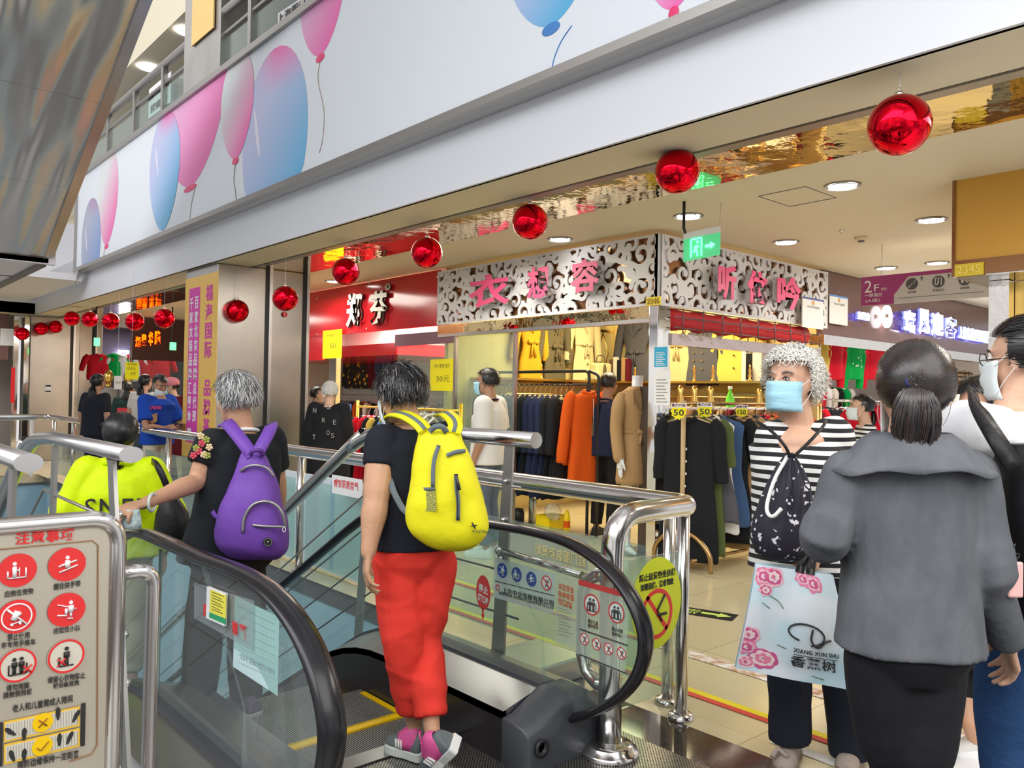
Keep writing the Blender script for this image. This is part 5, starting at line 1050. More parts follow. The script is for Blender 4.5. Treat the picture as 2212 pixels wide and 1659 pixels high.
# rails and rows of clothes under the shelves
ORD = 'first second third fourth fifth sixth seventh eighth ninth tenth eleventh twelfth thirteenth fourteenth fifteenth sixteenth seventeenth eighteenth nineteenth twentieth twenty-first twenty-second twenty-third twenty-fourth twenty-fifth twenty-sixth twenty-seventh twenty-eighth twenty-ninth thirtieth'.split()
def rack_row(p0, p1, n, cols, zs, L, W, rz, group, label, hz=.13, wood=None, rail=gold, sl=.45, seed=1, cat='garment', railr=.012, var=.12, stand=True):
    p0, p1 = V(p0), V(p1); MB().tube([V((p0.x, p0.y, 0)), p0, p1, V((p1.x, p1.y, 0))] if stand else [p0, p1], railr, 8).build('rail', rail, label='hanging rail carrying '+group, cat='rail') if rail else None
    rnd = random.Random(seed); protos = []
    for k in range(min(3, n)):
        L_ = L*(1+var*(k-1)); protos.append((garment((0, 0, 0), 0, L_, W*(1-.05*k), cl(cols[k % len(cols)]), 'x', T=.075, sleeve=sl, hook=hz, hanger=wood or hangk, cat=cat, group=group, seed=seed+k, spread=.03, name='hanging_garment', flare=1.0+.1*k), L_))
    for i in range(n):
        f = (i+.5)/n; p = p0+(p1-p0)*f - Z1*.0; pr = protos[i % len(protos)][0] if i < len(protos) else protos[rnd.randrange(len(protos))][0]
        c = cols[i % len(cols)] if rnd.random() < .6 else rnd.choice(cols)
        t = pr if i < len(protos) else copy_tree(pr)
        t.location = p - Z1*(hz*0) ; t.rotation_euler = (0, 0, rz+rnd.uniform(-.14, .14)); recolor(t, cl(c))
        t['label'] = label.replace('#', {'armygreen': 'army green', 'pinkc': 'pink', 'slate': 'dark grey'}.get(c, c)).replace('a-on', 'on') + ', ' + ORD[i] + ' in the row'; t['group'] = group
    return
rack_row((6.2, PY-.3, 1.42), (8.3, PY-.3, 1.42), 17, ['brown', 'black', 'yellow', 'red', 'khaki', 'wine'], 0, .7, .38, math.radians(90), 'garments under the shelf of the left yellow wall', '# garment on the crowded rail below the left gold shelf', seed=3)
rack_row((PXb-.3, 4.55, 1.42), (PXb-.3, 7.0, 1.42), 20, ['brown', 'camel', 'cream', 'black', 'red', 'wine', 'khaki'], 0, .75, .38, 0, 'garments under the back wall shelf', '# garment on the rail below the back wall shelf', seed=5)
MB().tube([V((PXb-.34, 4.5, 1.30)), V((PXb-.34, 7.0, 1.30))], .014, 8).build('gold_bar', gold, label='gold bar in front of the clothes at the back wall', cat='rail')
# black clothes rack behind the railing (left), with the orange dress at its end
bk = thing('clothes_rack', (5.95, 6.2, 0), 'black metal clothes rack full of black dresses', 'clothes rack')
XA = 5.95
MB().tube(fillet([V((XA, 5.55, 0)), V((XA, 5.55, 1.66)), V((XA, 7.2, 1.66)), V((XA, 7.2, 0))], .06), .016, 8).build('frame', black, bk)
MB().tube(fillet([V((XA+.0, 5.42, 0)), V((XA+.0, 5.42, 1.62)), V((XA+.0, 5.55, 1.66))], .05), .016, 8).build('front_hoop', black, bk)
MB().tube([V((XA, 5.5, 1.52)), V((XA, 7.2, 1.52))], .01, 6).build('hanging_bar', black, bk)
rack_row((XA, 5.75, 1.52), (XA, 7.1, 1.52), 17, ['black', 'black', 'black', 'navy'], 0, 1.0, .5, math.radians(0), 'black dresses on the black rack', 'long # dress on the black rack behind the railing', rail=None, seed=9, wood=woodm, cat='dress', sl=.5, var=.05)
ody = garment((XA-.02, 5.56, 1.58), math.radians(-12), 1.02, .42, cl('orange'), 'orange long-sleeved hooded dress with swing tag at the end of the black rack', T=.14, sleeve=.62, hook=.13, hanger=hangk, cat='dress', name='hanging_dress', flare=1.05, spread=.10)
MB().box(V((XA-.02, 5.46, 1.08)), (.055, .004, .14)).build('swing_tag', cl('khaki'), ody); MB().tube([V((XA-.02, 5.47, 1.38)), V((XA-.02, 5.462, 1.15))], .003, 4).build('tag_string', paper, ody)
garment((XA+.18, 5.70, 1.52), math.radians(-10), 1.0, .40, cl('orange'), 'second orange dress partly hidden behind the first one', T=.1, sleeve=.6, hook=.13, hanger=hangk, cat='dress', name='hanging_dress')
garment((XA+.34, 5.85, 1.5), math.radians(-10), .85, .40, cl('red'), 'red dress half hidden between orange dress and navy polo shirt', T=.1, sleeve=.6, hook=.13, hanger=hangk, cat='dress', name='hanging_dress')
# front right rack with dresses, post and price stars
RY = 3.95; fr_ = thing('clothes_rack', (6.0, RY, 0), 'bronze clothes rack with looped feet standing in the corridor before the shop', 'clothes rack')
brz = mat('bronze_tube', (.42, .27, .12), .3, 1)
MB().tube([V((5.36, RY, .02)), V((5.36, RY, 1.38))], .02, 8).build('front_post', mat('tan_post', (.50, .36, .18), .4), fr_)
MB().tube([V((5.36, RY, 1.36)), V((7.6, RY, 1.36))], .014, 8).build('top_bar', brz, fr_); MB().tube([V((7.6, RY, .02)), V((7.6, RY, 1.38))], .02, 8).build('rear_post', brz, fr_)
for x in (5.36, 7.6):
    MB().tube(bez([V((x, RY-.28, .03)), V((x, RY-.26, .18)), V((x, RY-.12, .3)), V((x, RY, .3)), V((x, RY+.12, .3)), V((x, RY+.26, .18)), V((x, RY+.28, .03))], 4), .02, 8).build('foot_loop', brz, fr_)
MB().tube([V((5.36, RY-.1, .1)), V((7.6, RY-.1, .1))], .014, 8).tube([V((5.36, RY+.1, .1)), V((7.6, RY+.1, .1))], .014, 8).build('base_bars', brz, fr_)
F90 = math.radians(-78)
L_ = [(5.44, 'black', 1.15, .5, .42, 'black short-sleeved button dress, nearest on the bronze rack'), (5.56, 'armygreen', 1.12, .46, .3, 'army green long dress behind the black button dress'), (5.66, 'slate', .85, .5, .0, 'dark grey flared skirt on the bronze rack'), (5.76, 'white', .95, .4, 0, 'off white pleated skirt on the bronze rack'),
      (5.86, 'denim', .9, .45, 0, 'dark blue pinstriped skirt on the bronze rack'), (5.98, 'black', 1.05, .44, .3, 'narrow black dress behind the blue skirt'), (6.10, 'camel', 1.12, .5, .62, 'long camel coat, first of two on the bronze rack'), (6.26, 'camel', 1.05, .5, .6, 'long camel coat, second of two on the bronze rack'),
      (6.42, 'slate', .8, .45, .5, 'grey coat behind the camel coats'), (6.56, 'red', .7, .44, .5, 'red top behind the grey coat on the bronze rack'), (6.70, 'orange', .7, .44, .5, 'orange top near the far end of the bronze rack'), (6.86, 'brown', .9, .44, .5, 'brown coat at the far end of the bronze rack'), (7.02, 'orange', .75, .44, .5, 'rust orange jacket at the far end of the rack')]
for i, (x, c, L, W, S, lb) in enumerate(L_):
    garment((x, RY, 1.36), F90+.1*math.sin(i*2.1), L, W, cl(c), lb, T=.10, sleeve=S, hook=.12, hanger=woodm if i < 3 else hangk, cat='dress' if S < .5 else 'coat', name='hanging_dress' if S < .5 else 'hanging_coat', seed=20+i, flare=1.25 if 'skirt' in lb else 1.05, spread=.06, buttons=(paper, (-.25, -.35, -.45, -.55), (.0,)) if i == 0 else None)
def star(px, py, r_px, txt, lb, top, D):
    c = P(px, py, Y=RY-.05); D = (c-C0).dot(CF); r = r_px*D/F_PX; ux = V((CR.x, CR.y, 0)).normalized(); n = ux.cross(Z1).normalized(); t = thing('price_star', c, lb, 'price tag')
    if n.dot(CF) > 0: n = -n
    MB().prism([c+ux*(r*(1 if k % 2 else .82)*math.cos(math.pi*k/11))+Z1*(r*1.08*(1 if k % 2 else .82)*math.sin(math.pi*k/11)) for k in range(22)], n*-.003).build('star_card', yellow_note, t)
    MB().tube([c+Z1*r*.9, V((c.x, RY, 1.365))], .002, 4).build('tie', MT['string'], t)
    MB().text(txt, c-ux*r*.62-Z1*r*.55+n*.003, ux*r*1.25, Z1*r*.75, .001, bold=.01).build('price', ink, t)
    MB().prism([c+ux*(s*r)+Z1*(r*h)-n*.001 for s, h in ((-.95, .42), (.95, .42), (.95, .95), (-.95, .95))], n*.003).build('header', paper, t)
    MB().text(top, c-ux*r*.85+Z1*r*.5+n*.003, ux*r*1.7, Z1*r*.38, .001, bold=.04).build('header_lettering', mat('header_ink', (.12, .01, .01)), t)
star(1466, 888, 18, '50', 'yellow star price tag reading 50 with red bordered header on the rack post', '谢绝还价', 6.25)
star(1522, 886, 17, '50', 'yellow star price tag second on the bronze rack', '谢绝还价', 6.4)
star(1602, 888, 14, '150', 'yellow star price tag reading 150 with red edge, farthest on the rack', '全场特价', 6.9)
# rack top shelf with green spray bottle
MB().bb((5.75, 4.42, 1.30), (7.9, 4.7, 1.32)).build('counter_shelf', white, label='white shelf behind the bronze rack', cat='shelf')
MB().bb((6.0, 4.45, .0), (6.04, 4.68, 1.3)).build('shelf_leg', brushed, bpy.data.objects['counter_shelf']); MB().bb((7.8, 4.45, .0), (7.84, 4.68, 1.3)).build('shelf_leg', brushed, bpy.data.objects['counter_shelf'])
p = P(1577, 868, Y=4.55); p.z = 1.32; t = thing('spray_bottle', p, 'bright green spray bottle with white nozzle on the white shelf', 'bottle')
MB().lathe([(.042, 0), (.045, .02), (.042, .08), (.026, .13), (.014, .16), (.014, .18)], p, n=18).build('bottle_body', mat('green_plastic', (.15, .75, .05), .2), t); MB().box(p+Z1*.195, (.05, .022, .03)).tube([p+Z1*.20, p+V((-.045, -.02, .205))], .008, 6).build('nozzle', white, t, bevel=.004)
for i, px in enumerate((1470, 1500, 1535, 1640)):
    q_ = P(px, 845, Y=4.55); q_.z = 1.32; MB().lathe([(.03, 0), (.04, .05), (.02, .12), (.03, .17), (.012, .2)], q_, n=14).build('gold_ornament', gold, label='gold vase ornament on the white shelf, %s from the left' % ORD[i], cat='ornament', group='gold ornaments behind the bronze rack')
t = thing('black_wig', P(1597, 855, Y=4.6), 'black hair of a mannequin head behind the rack', 'wig') if False else None
# mannequin in camel trench
def mannequin(loc, rz, sc_, lb, coat='camel'):
    t = thing('mannequin', loc, lb, 'mannequin'); o = V(loc); M = lambda b: xf(b, o, rz).build
    wm = mat('mannequin_white', (.78, .80, .80), .18)
    b = MB(); b.loft([[V((x*math.cos(a), y*math.sin(a)+oy, z)) for a in [2*math.pi*k/20 for k in range(20)]] for x, y, z, oy in ((.12, .08, .80, 0), (.14, .09, .92, 0), (.11, .08, 1.08, 0), (.14, .09, 1.28, -.0), (.15, .07, 1.40, 0), (.07, .06, 1.46, .0), (.05, .05, 1.50, .01), (.05, .05, 1.60, .0))])
    xf(b, o, rz).build('torso', wm, t)
    for s in (-1, 1):
        b = MB(); b.tube(bez([V((s*.08, 0, .86)), V((s*.085, -.01, .5)), V((s*.085, .02, .3)), V((s*.09, .0, .1)), V((s*.09, -.02, .05))], 4), [.085, .082, .075, .068, .06, .052, .05, .052, .05, .045, .04, .035, .032, .032, .035, .036, .036], 12); b.tube([V((s*.09, .03, .03)), V((s*.095, -.06, .03)), V((s*.10, -.17, .02))], [.03, .036, .018], 10, rnd=True); xf(b, o, rz).build('leg', wm, t)
    b = MB(); b.loft([[V((x*math.cos(a), y*math.sin(a)+.012*math.sin(4*a), z)) for a in [2*math.pi*k/28 for k in range(28)]] for x, y, z in ((.20, .15, .62), (.205, .155, .66), (.19, .14, .85), (.165, .12, 1.0), (.135, .105, 1.1), (.17, .125, 1.28), (.20, .12, 1.38), (.16, .10, 1.45), (.085, .075, 1.50), (.08, .07, 1.49))])
    xf(b, o, rz).build('trench_coat', cl(coat), t)
    b = MB(); b.loft([[V((.145*math.cos(a), .115*math.sin(a), z)) for a in [2*math.pi*k/24 for k in range(24)]] for z in (1.07, 1.11)]); b.tube([V((-.02, -.12, 1.09)), V((-.05, -.14, .98))], .015, 6); b.tube([V((-.06, -.13, 1.1)), V((.02, -.13, 1.08))], .02, 6); xf(b, o, rz).build('coat_belt', cl(coat), t)
    for s in (-1, 1):
        b = MB(); b.tube(bez([V((s*.165, 0, 1.40)), V((s*.195, .0, 1.28)), V((s*.205, .01, 1.1)), V((s*.205, -.05, .86))], 4), [.05, .062, .066, .066, .066, .064, .062, .06, .06, .058, .058, .058, .056], 12, rnd=True); xf(b, o, rz).build('coat_sleeve', cl(coat), t)
        b = MB(); b.box(V((s*.205, -.07, .81)), (.035, .065, .09)); [b.tube([V((s*.205, -.095+k*.018, .77)), V((s*.205, -.10+k*.018, .72)), V((s*.20, -.095+k*.016, .685+(.012 if k in (0, 3) else 0))) ], [.0095, .008, .006], 6, rnd=True) for k in range(4)]; b.tube([V((s*.205, -.105, .83)), V((s*.20, -.13, .79)), V((s*.195, -.135, .76))], [.011, .009, .007], 6, rnd=True)
        xf(b, o, rz).build('hand', wm, t, bevel=.006)
    for s in (-1, 1):
        b = MB(); b.prism([V((0, -.13, 1.22)), V((s*.05, -.11, 1.50)), V((s*.11, -.10, 1.47)), V((s*.12, -.12, 1.36))], (0, -.012, 0)); xf(b, o, rz).build('lapel', cl(coat), t)
    b = MB(); b.box(V((0, 0, .006)), (.36, .36, .012)); xf(b, o, rz).build('base_plate', mat('base_grey', (.15, .14, .12), .3), t); return t
pm_ = P(1372, 1192, Z=0); mannequin((pm_.x, pm_.y, 0), math.radians(-20), 1, 'headless white mannequin in a camel trench coat in the shop doorway')
MB().bb((5.62, 4.5, 0), (5.72, 4.62, 1.5)).build('display_post', mat('dark_brown_board', (.06, .04, .03), .3), label='dark brown upright post beside the trench coat mannequin', cat='post')
# things on the floor behind the railing
p = P(1150, 1130, Z=0); t = thing('thermos', p, 'tall steel thermos flask on the floor behind the railing', 'flask'); MB().lathe([(.045, 0), (.045, .24), (.04, .26), (.036, .27), (.036, .33), (.0, .335)], p, n=20).build('flask_body', brushed, t); MB().lathe([(.037, .27), (.037, .33), (0, .336)], p, n=20).build('cap', steel, t)
p = P(1190, 1143, Z=0); t = thing('yellow_box', p, 'yellow box with black dots on the floor behind the railing', 'box'); MB().box(p+Z1*.07, (.26, .2, .14)).build('body', mat('box_yellow', (.85, .65, .0), .4), t, bevel=.01); MB().box(p+Z1*.145, (.27, .21, .012)).build('lid', mat('box_yellow', (.85, .65, 0)), t)
p = P(1224, 1150, Z=0); t = thing('yellow_bottle', p, 'tall yellow bottle with orange label on the floor', 'bottle'); MB().lathe([(.035, 0), (.035, .15), (.03, .19), (.016, .21), (.016, .23), (0, .232)], p, n=18).build('bottle_body', mat('box_yellow', (.85, .65, 0)), t); MB().lathe([(.0355, .05), (.0355, .12)], p, n=18, caps=False).build('label_band', cl('orange'), t)
p = P(1196, 1118, Z=.15); t = thing('plastic_bag', p, 'crumpled clear plastic bag on the yellow box', 'bag'); b = MB(); b.ell(p+Z1*.06, (.09, .07, .09), n=14, m=8)
for v_ in b.v: v_ += noise.noise_vector(v_*18)*.03
b.build('film', clear_plastic, t)
p = P(1120, 1130, Z=0); MB().lathe([(.06, 0), (.065, .1), (.05, .16), (0, .165)], p, n=16).build('black_jar', black, label='round black jar beside the thermos flask', cat='jar')
# ------------------------------------------------------------------ red-signed shop and rack on the corridor
b = MB(); b.bb((8.2, 7.47, 0), (8.27, 14.5, ZC)); b.bb((5.5, 14.4, 0), (8.27, 14.47, ZC)); st(b, 'wall_shop_red', mat('pale_shop_wall', (.62, .66, .64), .4))
MB().bb((6.3, 9.6, 1.95), (8.15, 14.35, 2.12)).build('red_fascia_inside', red_p, label='inner red band below the ceiling inside the red shop', cat='band')
for i, (px, c) in enumerate(((672, 1), (690, 1), (708, 0), (764, 1), (785, 1), (805, 0), (822, 0))):
    p = P(px, 760, X=8.1); g = garment((8.1, p.y, 2.16), math.radians(-90), .62, .60, floral if c else cl(('black', 'wine', 'denim', 'white')[i % 4]), ('black and yellow patterned blouse high in the red shop, %s garment from the left' % ORD[i] if c else 'plain %s jacket in the red shop, %s garment from the left' % (('black', 'wine red', 'dark blue', 'white')[i % 4], ORD[i])), hook=.05, sleeve=.5, cat='blouse', group='high row of blouses in the red shop', name='hanging_blouse', seed=i)
rack_row((7.9, 8.2, 1.35), (7.9, 14.2, 1.35), 30, ['black', 'cream', 'brown', 'orange', 'slate', 'wine', 'white'], 0, .8, .4, 0, 'long back rail inside the red shop', '# garment on the back rail inside the red shop', seed=12, rail=brushed, wood=hangw)
gr = thing('clothes_rack', (5.6, 8.6, 0), 'gold clothes rack with white hangers under the red sign', 'clothes rack'); ym = mat('yellow_gold_tube', (.78, .50, .05), .3, .6)
MB().tube([V((5.45, 7.0, 0)), V((5.45, 7.0, 1.30))], .022, 8).tube([V((5.45, 9.2, 0)), V((5.45, 9.2, 1.30))], .022, 8).build('uprights', ym, gr); MB().tube([V((5.45, 7.0, 1.22)), V((5.45, 9.2, 1.22))], .014, 8).build('hanging_bar', ym, gr)
for i in range(5):
    y = 7.35+i*.17; b = MB(); b.tube([V((5.25, y, 1.06)), V((5.36, y, 1.15)), V((5.45, y, 1.17)), V((5.54, y, 1.15)), V((5.65, y, 1.06))], .014, 7); b.tube([V((5.45, y, 1.17)), V((5.45, y, 1.24))], .006, 5)
    b.build('empty_hanger', hangw, label='empty white plastic hanger on the gold rack, %s from the near post' % ORD[i], cat='hanger', group='empty white hangers on the gold rack')
rack_row((5.45, 8.0, 1.22), (5.45, 9.1, 1.22), 9, ['black', 'red', 'blue', 'black', 'yellow'], 0, .85, .4, 0, 'clothes on the gold rack', '# top on the gold rack under the red sign', rail=None, seed=15, wood=hangw)
g2 = thing('display_table', (5.9, 10.6, 0), 'gold framed display table with plant and price sign in the red shop', 'table')
MB().bb((5.6, 9.4, 1.0), (6.2, 11.4, 1.03)).build('table_top', cl('cream'), g2)
for x, y in ((5.62, 9.42), (6.18, 9.42), (5.62, 11.38), (6.18, 11.38)): MB().bb((x-.02, y-.02, 0), (x+.02, y+.02, 1.0)).build('leg', ym, g2)
MB().tube([V((5.62, 9.42, .92)), V((5.62, 11.38, .92))], .014, 6).build('rail', ym, g2)
rack_row((5.62, 9.6, .92), (5.62, 11.2, .92), 10, ['black', 'orange', 'brown', 'black', 'slate'], 0, .6, .4, 0, 'clothes hung below the display table', '# top hanging below the gold framed table', rail=None, seed=19)
p = V((5.8, 10.55, 1.03)); t = thing('potted_plant', p, 'small round green plant in a glass bowl on the display table', 'plant'); MB().lathe([(.05, 0), (.07, .04), (.06, .09)], p, n=16).build('bowl', clear_plastic, t)
rnd = random.Random(2); b = MB()
for i in range(160):
    d = V((rnd.gauss(0, 1), rnd.gauss(0, 1), rnd.gauss(0, 1))).normalized(); c = p+Z1*.16+d*.085; u = d.orthogonal().normalized()*.02; w_ = d.cross(u).normalized()*.02; b.poly([c-u, c-w_+d*.01, c+u, c+w_+d*.015])
b.build('foliage', mat('plant_green', (.04, .28, .03), .5), t)
for i, (y, m, lb) in enumerate(((10.0, mat('label_green', (.02, .35, .14)), 'green framed payment card standing on the display table'), (9.8, mat('strip_blue', (.1, .28, .7)), 'blue payment card standing beside the green one'))):
    t = thing('counter_card', (5.66, y, 1.03), lb, 'card'); MB().bb((5.655, y-.07, 1.03), (5.665, y+.07, 1.24)).build('card', m, t); MB().bb((5.651, y-.04, 1.09), (5.655, y+.04, 1.19)).build('white_field', paper, t)
t = thing('price_board', (5.66, 10.25, 1.03), 'white price board with number 80 on the display table', 'sign'); MB().bb((5.655, 10.14, 1.03), (5.665, 10.36, 1.22)).build('card', paper, t); MB().text('80', V((5.653, 10.31, 1.07)), V((0, -.12, 0)), V((0, 0, .1)), .001).build('numerals', ink, t)
MB().bb((5.43, 9.75, 0), (5.5, 9.95, 2.19)).build('silver_post', chrome_w, label='wavy silver post inside the red shop front', cat='post')
# ------------------------------------------------------------------ far right shop beneath the brown fascia
b = MB(); b.bb((8.5, 7.4, 0), (16, 7.47, ZC)); b.bb((15.9, 4.4, 0), (16, 7.4, ZC)); st(b, 'wall_shop_right', mat('silvery_wall', (.60, .58, .60), .25, .4))
lamp('right_shop_light', 'AREA', (11, 5.6, 2.75), 75, (1, .92, .86), 2.4)
for i, (x0, x1, c, lb, pt) in enumerate(((1766, 1786, 'yellow', 'yellow knitted top at the left end of the high row under the brown fascia', 0), (1785, 1822, 'red', 'red knitted top left of the green one under the brown fascia', 0), (1824, 1863, 'green', 'bright green knitted top with small white motifs', 1), (1865, 1905, 'red', 'red knitted top right of the green one', 0), (1905, 1932, 'blue', 'light blue top at the right of the hanging row', 0))):
    Yh = 4.75; a, b_ = P(x0, 780, Y=Yh), P(x1, 780, Y=Yh); w_ = (b_.x-a.x); c_ = (a+b_)/2; zt = 2.10; L = zt-P((x0+x1)/2, 815, Y=Yh).z
    g = garment((c_.x, Yh, zt), 0, L, w_*.95, cl(c), lb, hook=.02, sleeve=.42, slen=None, spread=.01, cat='top', name='hanging_sweater', flare=.95, T=.12)
    if pt:
        b = MB(); rnd = random.Random(6); [b.ell(V((c_.x+rnd.uniform(-.15, .15), Yh-.065, zt-.1-rnd.random()*(L-.2))), (.012, .006, .012), n=6, m=4) for k in range(7)]; b.build('motif', paper, g)
rack_row((8.8, 5.6, 1.42), (12.5, 5.6, 1.42), 26, ['red', 'black', 'white', 'red', 'grey', 'wine'], 0, .7, .4, math.radians(90), 'first rail of the far right shop', '# top on the first rail of the far right shop', rail=chrome, seed=31, wood=woodm)
rack_row((9.0, 6.8, 1.75), (14, 6.8, 1.75), 24, ['red', 'white', 'cream', 'black', 'green', 'wine'], 0, .45, .36, math.radians(90), 'second rail of the far right shop', '# top on the upper rear rail of the far right shop', rail=chrome, seed=33, wood=hangw)
p = P(2085, 800, Y=5.0); strp = mat('cloth_tan_check', (.55, .38, .20), .85); n_, b_ = nodes(strp); tc = n_.nodes.new('ShaderNodeTexCoord'); wv = n_.nodes.new('ShaderNodeTexWave'); wv.bands_direction = 'Z'; wv.inputs['Scale'].default_value = 4.5; wv.inputs['Distortion'].default_value = .6; cr_ = n_.nodes.new('ShaderNodeValToRGB'); cr_.color_ramp.elements[0].position = .3; cr_.color_ramp.elements[0].color = (.10, .06, .04, 1); cr_.color_ramp.elements[1].position = .5; cr_.color_ramp.elements[1].color = (.58, .42, .24, 1); n_.links.new(tc.outputs['Object'], wv.inputs[0]); n_.links.new(wv.outputs[0], cr_.inputs[0]); n_.links.new(cr_.outputs[0], b_.inputs['Base Color'])
garment((p.x, 5.0, p.z+.02), 0, .85, .55, strp, 'tan and brown striped cardigan on a white hanger in the far right shop', hook=.05, sleeve=.6, spread=.05, hanger=hangw, cat='cardigan', name='hanging_cardigan', lapel=True)
# ------------------------------------------------------------------ shops beyond the wide column, left
b = MB(); b.bb((4.6, 18.9, 0), (4.7, 24, ZC)); b.bb((4.6, 23.6, 0), (12, 23.7, ZC)); st(b, 'wall_shop_left', mat('purple_wall', (.13, .11, .20), .4))
lamp('left_shop_light', 'AREA', (6.2, 18.2, 2.75), 60, (1, .93, .9), 2)
ds = thing('shop_sign', (6.0, 17.2, 2.2), 'dark brown glass sign with four glowing red characters seen past the wide column', 'shop sign')
YD = 17.0; a = P(283, 760, Y=YD); xL = a.x; MB().bb((xL, YD, 1.98), (8.2, YD+.05, 2.84)).build('panel', mat('plum_gloss', (.10, .045, .045), .15), ds)
redg = mat('red_glow', (1, .05, .0), .5, emit=(1, .06, .0), es=5)
for ch, x0, y0, x1, y1 in (('湘', 291, 727, 302, 749), ('雯', 304, 722, 315, 747), ('华', 319, 716, 329, 747), ('隆', 333, 714, 346, 744)): letter(ds, ch, x0, y0, x1, y1, redg, Y=YD-.02, depth=.03, bold=.04, side=mat('red_side', (.3, .02, .01), .3))
b = MB(); b.bb((4.7, 20.5, 1.95), (xL+1.2, 20.55, 2.84)); b.build('purple_sign_panel', MT['purple_wall'], label='dull purple sign board with white glowing character', cat='shop sign')
pl = bpy.data.objects['purple_sign_panel']; a, b_, c_ = P(253, 779, Y=20.4), P(280, 779, Y=20.4), P(253, 756, Y=20.4)
MB().text('双', a, V((b_.x-a.x, 0, 0)), Z1*(c_.z-a.z), .03, bold=.05).build('glowing_character', glow, pl); a, b_ = P(295, 783, Y=20.4), P(303, 783, Y=20.4)
MB().text('人', a, V((b_.x-a.x, 0, 0)), Z1*.2, .03, bold=.05).build('glowing_character', glow, pl)
b = MB(); b.bb((xL, YD+.0, 0), (xL+.05, YD+.06, 2.0)); b.build('glass_edge_post', chrome, label='chrome edge post of the brown glass shop', cat='post')
MB().bb((xL+.05, YD+.02, 0), (8.2, YD+.03, 1.98)).build('display_glass', pane, label='glass front of the shop under the red glowing characters', cat='window')
for i, (px, py, c) in enumerate(((214, 790, 'red'), (263, 792, 'white'), (302, 790, 'red'), (345, 792, 'red'), (246, 790, 'green'), (285, 794, 'white'))):
    Yg = 17.9; p = P(px, py-14, Y=Yg); garment((p.x, Yg, p.z+.12), 0, .52, .5, cl(c), ('red cropped top hanging high, %s' % ['left one beside the column', '', 'middle one behind the yellow card', 'right one under the red characters'][min(i, 3)]) if c == 'red' else '%s cropped top, %s garment of the row in the left shop' % (c, ORD[i]), hook=.02, sleeve=.25, cat='top', group='cropped tops in the left shop', name='hanging_sweater', flare=.9, seed=i)
rack_row((4.9, 18.6, 1.25), (8.0, 18.6, 1.25), 16, ['grey', 'white', 'cream', 'black', 'pinkc'], 0, .8, .42, math.radians(90), 'rail inside the left shop', '# top on the rail inside the left shop', rail=brushed, seed=41, wood=hangw)
for i, px in enumerate((234, 277)):
    p = P(px, 825, Y=16.6); t = thing('mannequin', (p.x, 16.6, 0), 'gold headed mannequin in grey dress, %s of the two in the left shop' % ('left', 'right')[i], 'mannequin')
    o = V((p.x, 16.6, 0)); MB().ell(o+Z1*1.62, (.085, .10, .13)).tube([o+Z1*1.5, o+Z1*1.4], .05, 10).build('head', gold, t); b = MB(); b.loft([[o+V((x*math.cos(a), .1*math.sin(a), z)) for a in [2*math.pi*k/16 for k in range(16)]] for x, z in ((.2, .5), (.16, .95), (.13, 1.08), (.18, 1.3), (.17, 1.38), (.06, 1.42))]); b.build('dress', cl('grey'), t); MB().tube([o+Z1*.02, o+Z1*.5], .02, 8).lathe([(.16, 0), (.16, .015)], o, n=20).build('stand', chrome, t)
def hang_sign(x0, y0, x1, y1, Yc, lb, m, txt=''):
    c_ = P((x0+x1)/2, y0, Y=Yc); MB().tube([c_, V((c_.x, c_.y, ZC))], .002, 4).build('hanging_thread', MT['string'], label='thread holding the '+lb, cat='thread')
    return card('notice', lb, x0, y0, x1, y1, Y=Yc, lines=((txt, .15, .4, .7, .2),) if txt else (), m=m)
hang_sign(246, 812, 263, 841, 12.0, 'white sheet with pink corner in the left shop opening', paper, '特价')
for x0, y0, x1, y1, Yc, lb in ((203, 730, 216, 747, 14.5, 'small green exit sign hanging left in the far opening'), (367, 740, 381, 756, 14.5, 'small green exit sign hanging right in the far opening')):
    a = P(x0, y1, Y=Yc); b_ = P(x1, y0, Y=Yc); t = thing('exit_sign', a, lb, 'exit sign'); MB().bb((a.x, Yc, a.z), (b_.x, Yc+.02, b_.z)).build('panel', mat('exit_far', (.1, .8, .3), .4, emit=(.1, .8, .25), es=.9), t); MB().tube([V((a.x+.03, Yc, b_.z)), V((a.x+.03, Yc, ZC))], .012, 5).build('conduit', black, t)
# far left shop past the far column
MB().bb((-1, 16.9, 0), (3.19, 17.0, 0.01)).build('door_sill', brushed, label='metal sill in front of the far left shop', cat='sill')
b = MB(); b.bb((-4, 18.6, 0), (3.2, 18.7, ZC)); st(b, 'wall_far_left_shop', mat('taupe_wall', (.32, .29, .28), .4))
MB().bb((1.6, 17.42, 1.9), (2.86, 17.5, 2.75)).build('brown_sign_board', brn, label='brown sign board at the far left shop', cat='sign'); card('licence_sheet', 'white licence sheet at the far left shop', 0, 709, 33, 746, Y=17.4, m=paper)
for x in (2.93, 3.1): MB().bb((x-.04, 17.1, 0), (x+.04, 17.2, 2.7)).build('mirror_post', chrome, label='mirrored post at the far left shop, %s one' % ('left' if x < 3 else 'right'), cat='post')
MB().bb((2.86, 17.06, 1.1), (2.92, 17.09, 1.75)).build('red_couplet', red_p, label='narrow red paper strip on the far left mirrored post', cat='paper strip')
lamp('far_left_light', 'AREA', (1.5, 16, 2.6), 40, (1, .97, .95), 1.5)
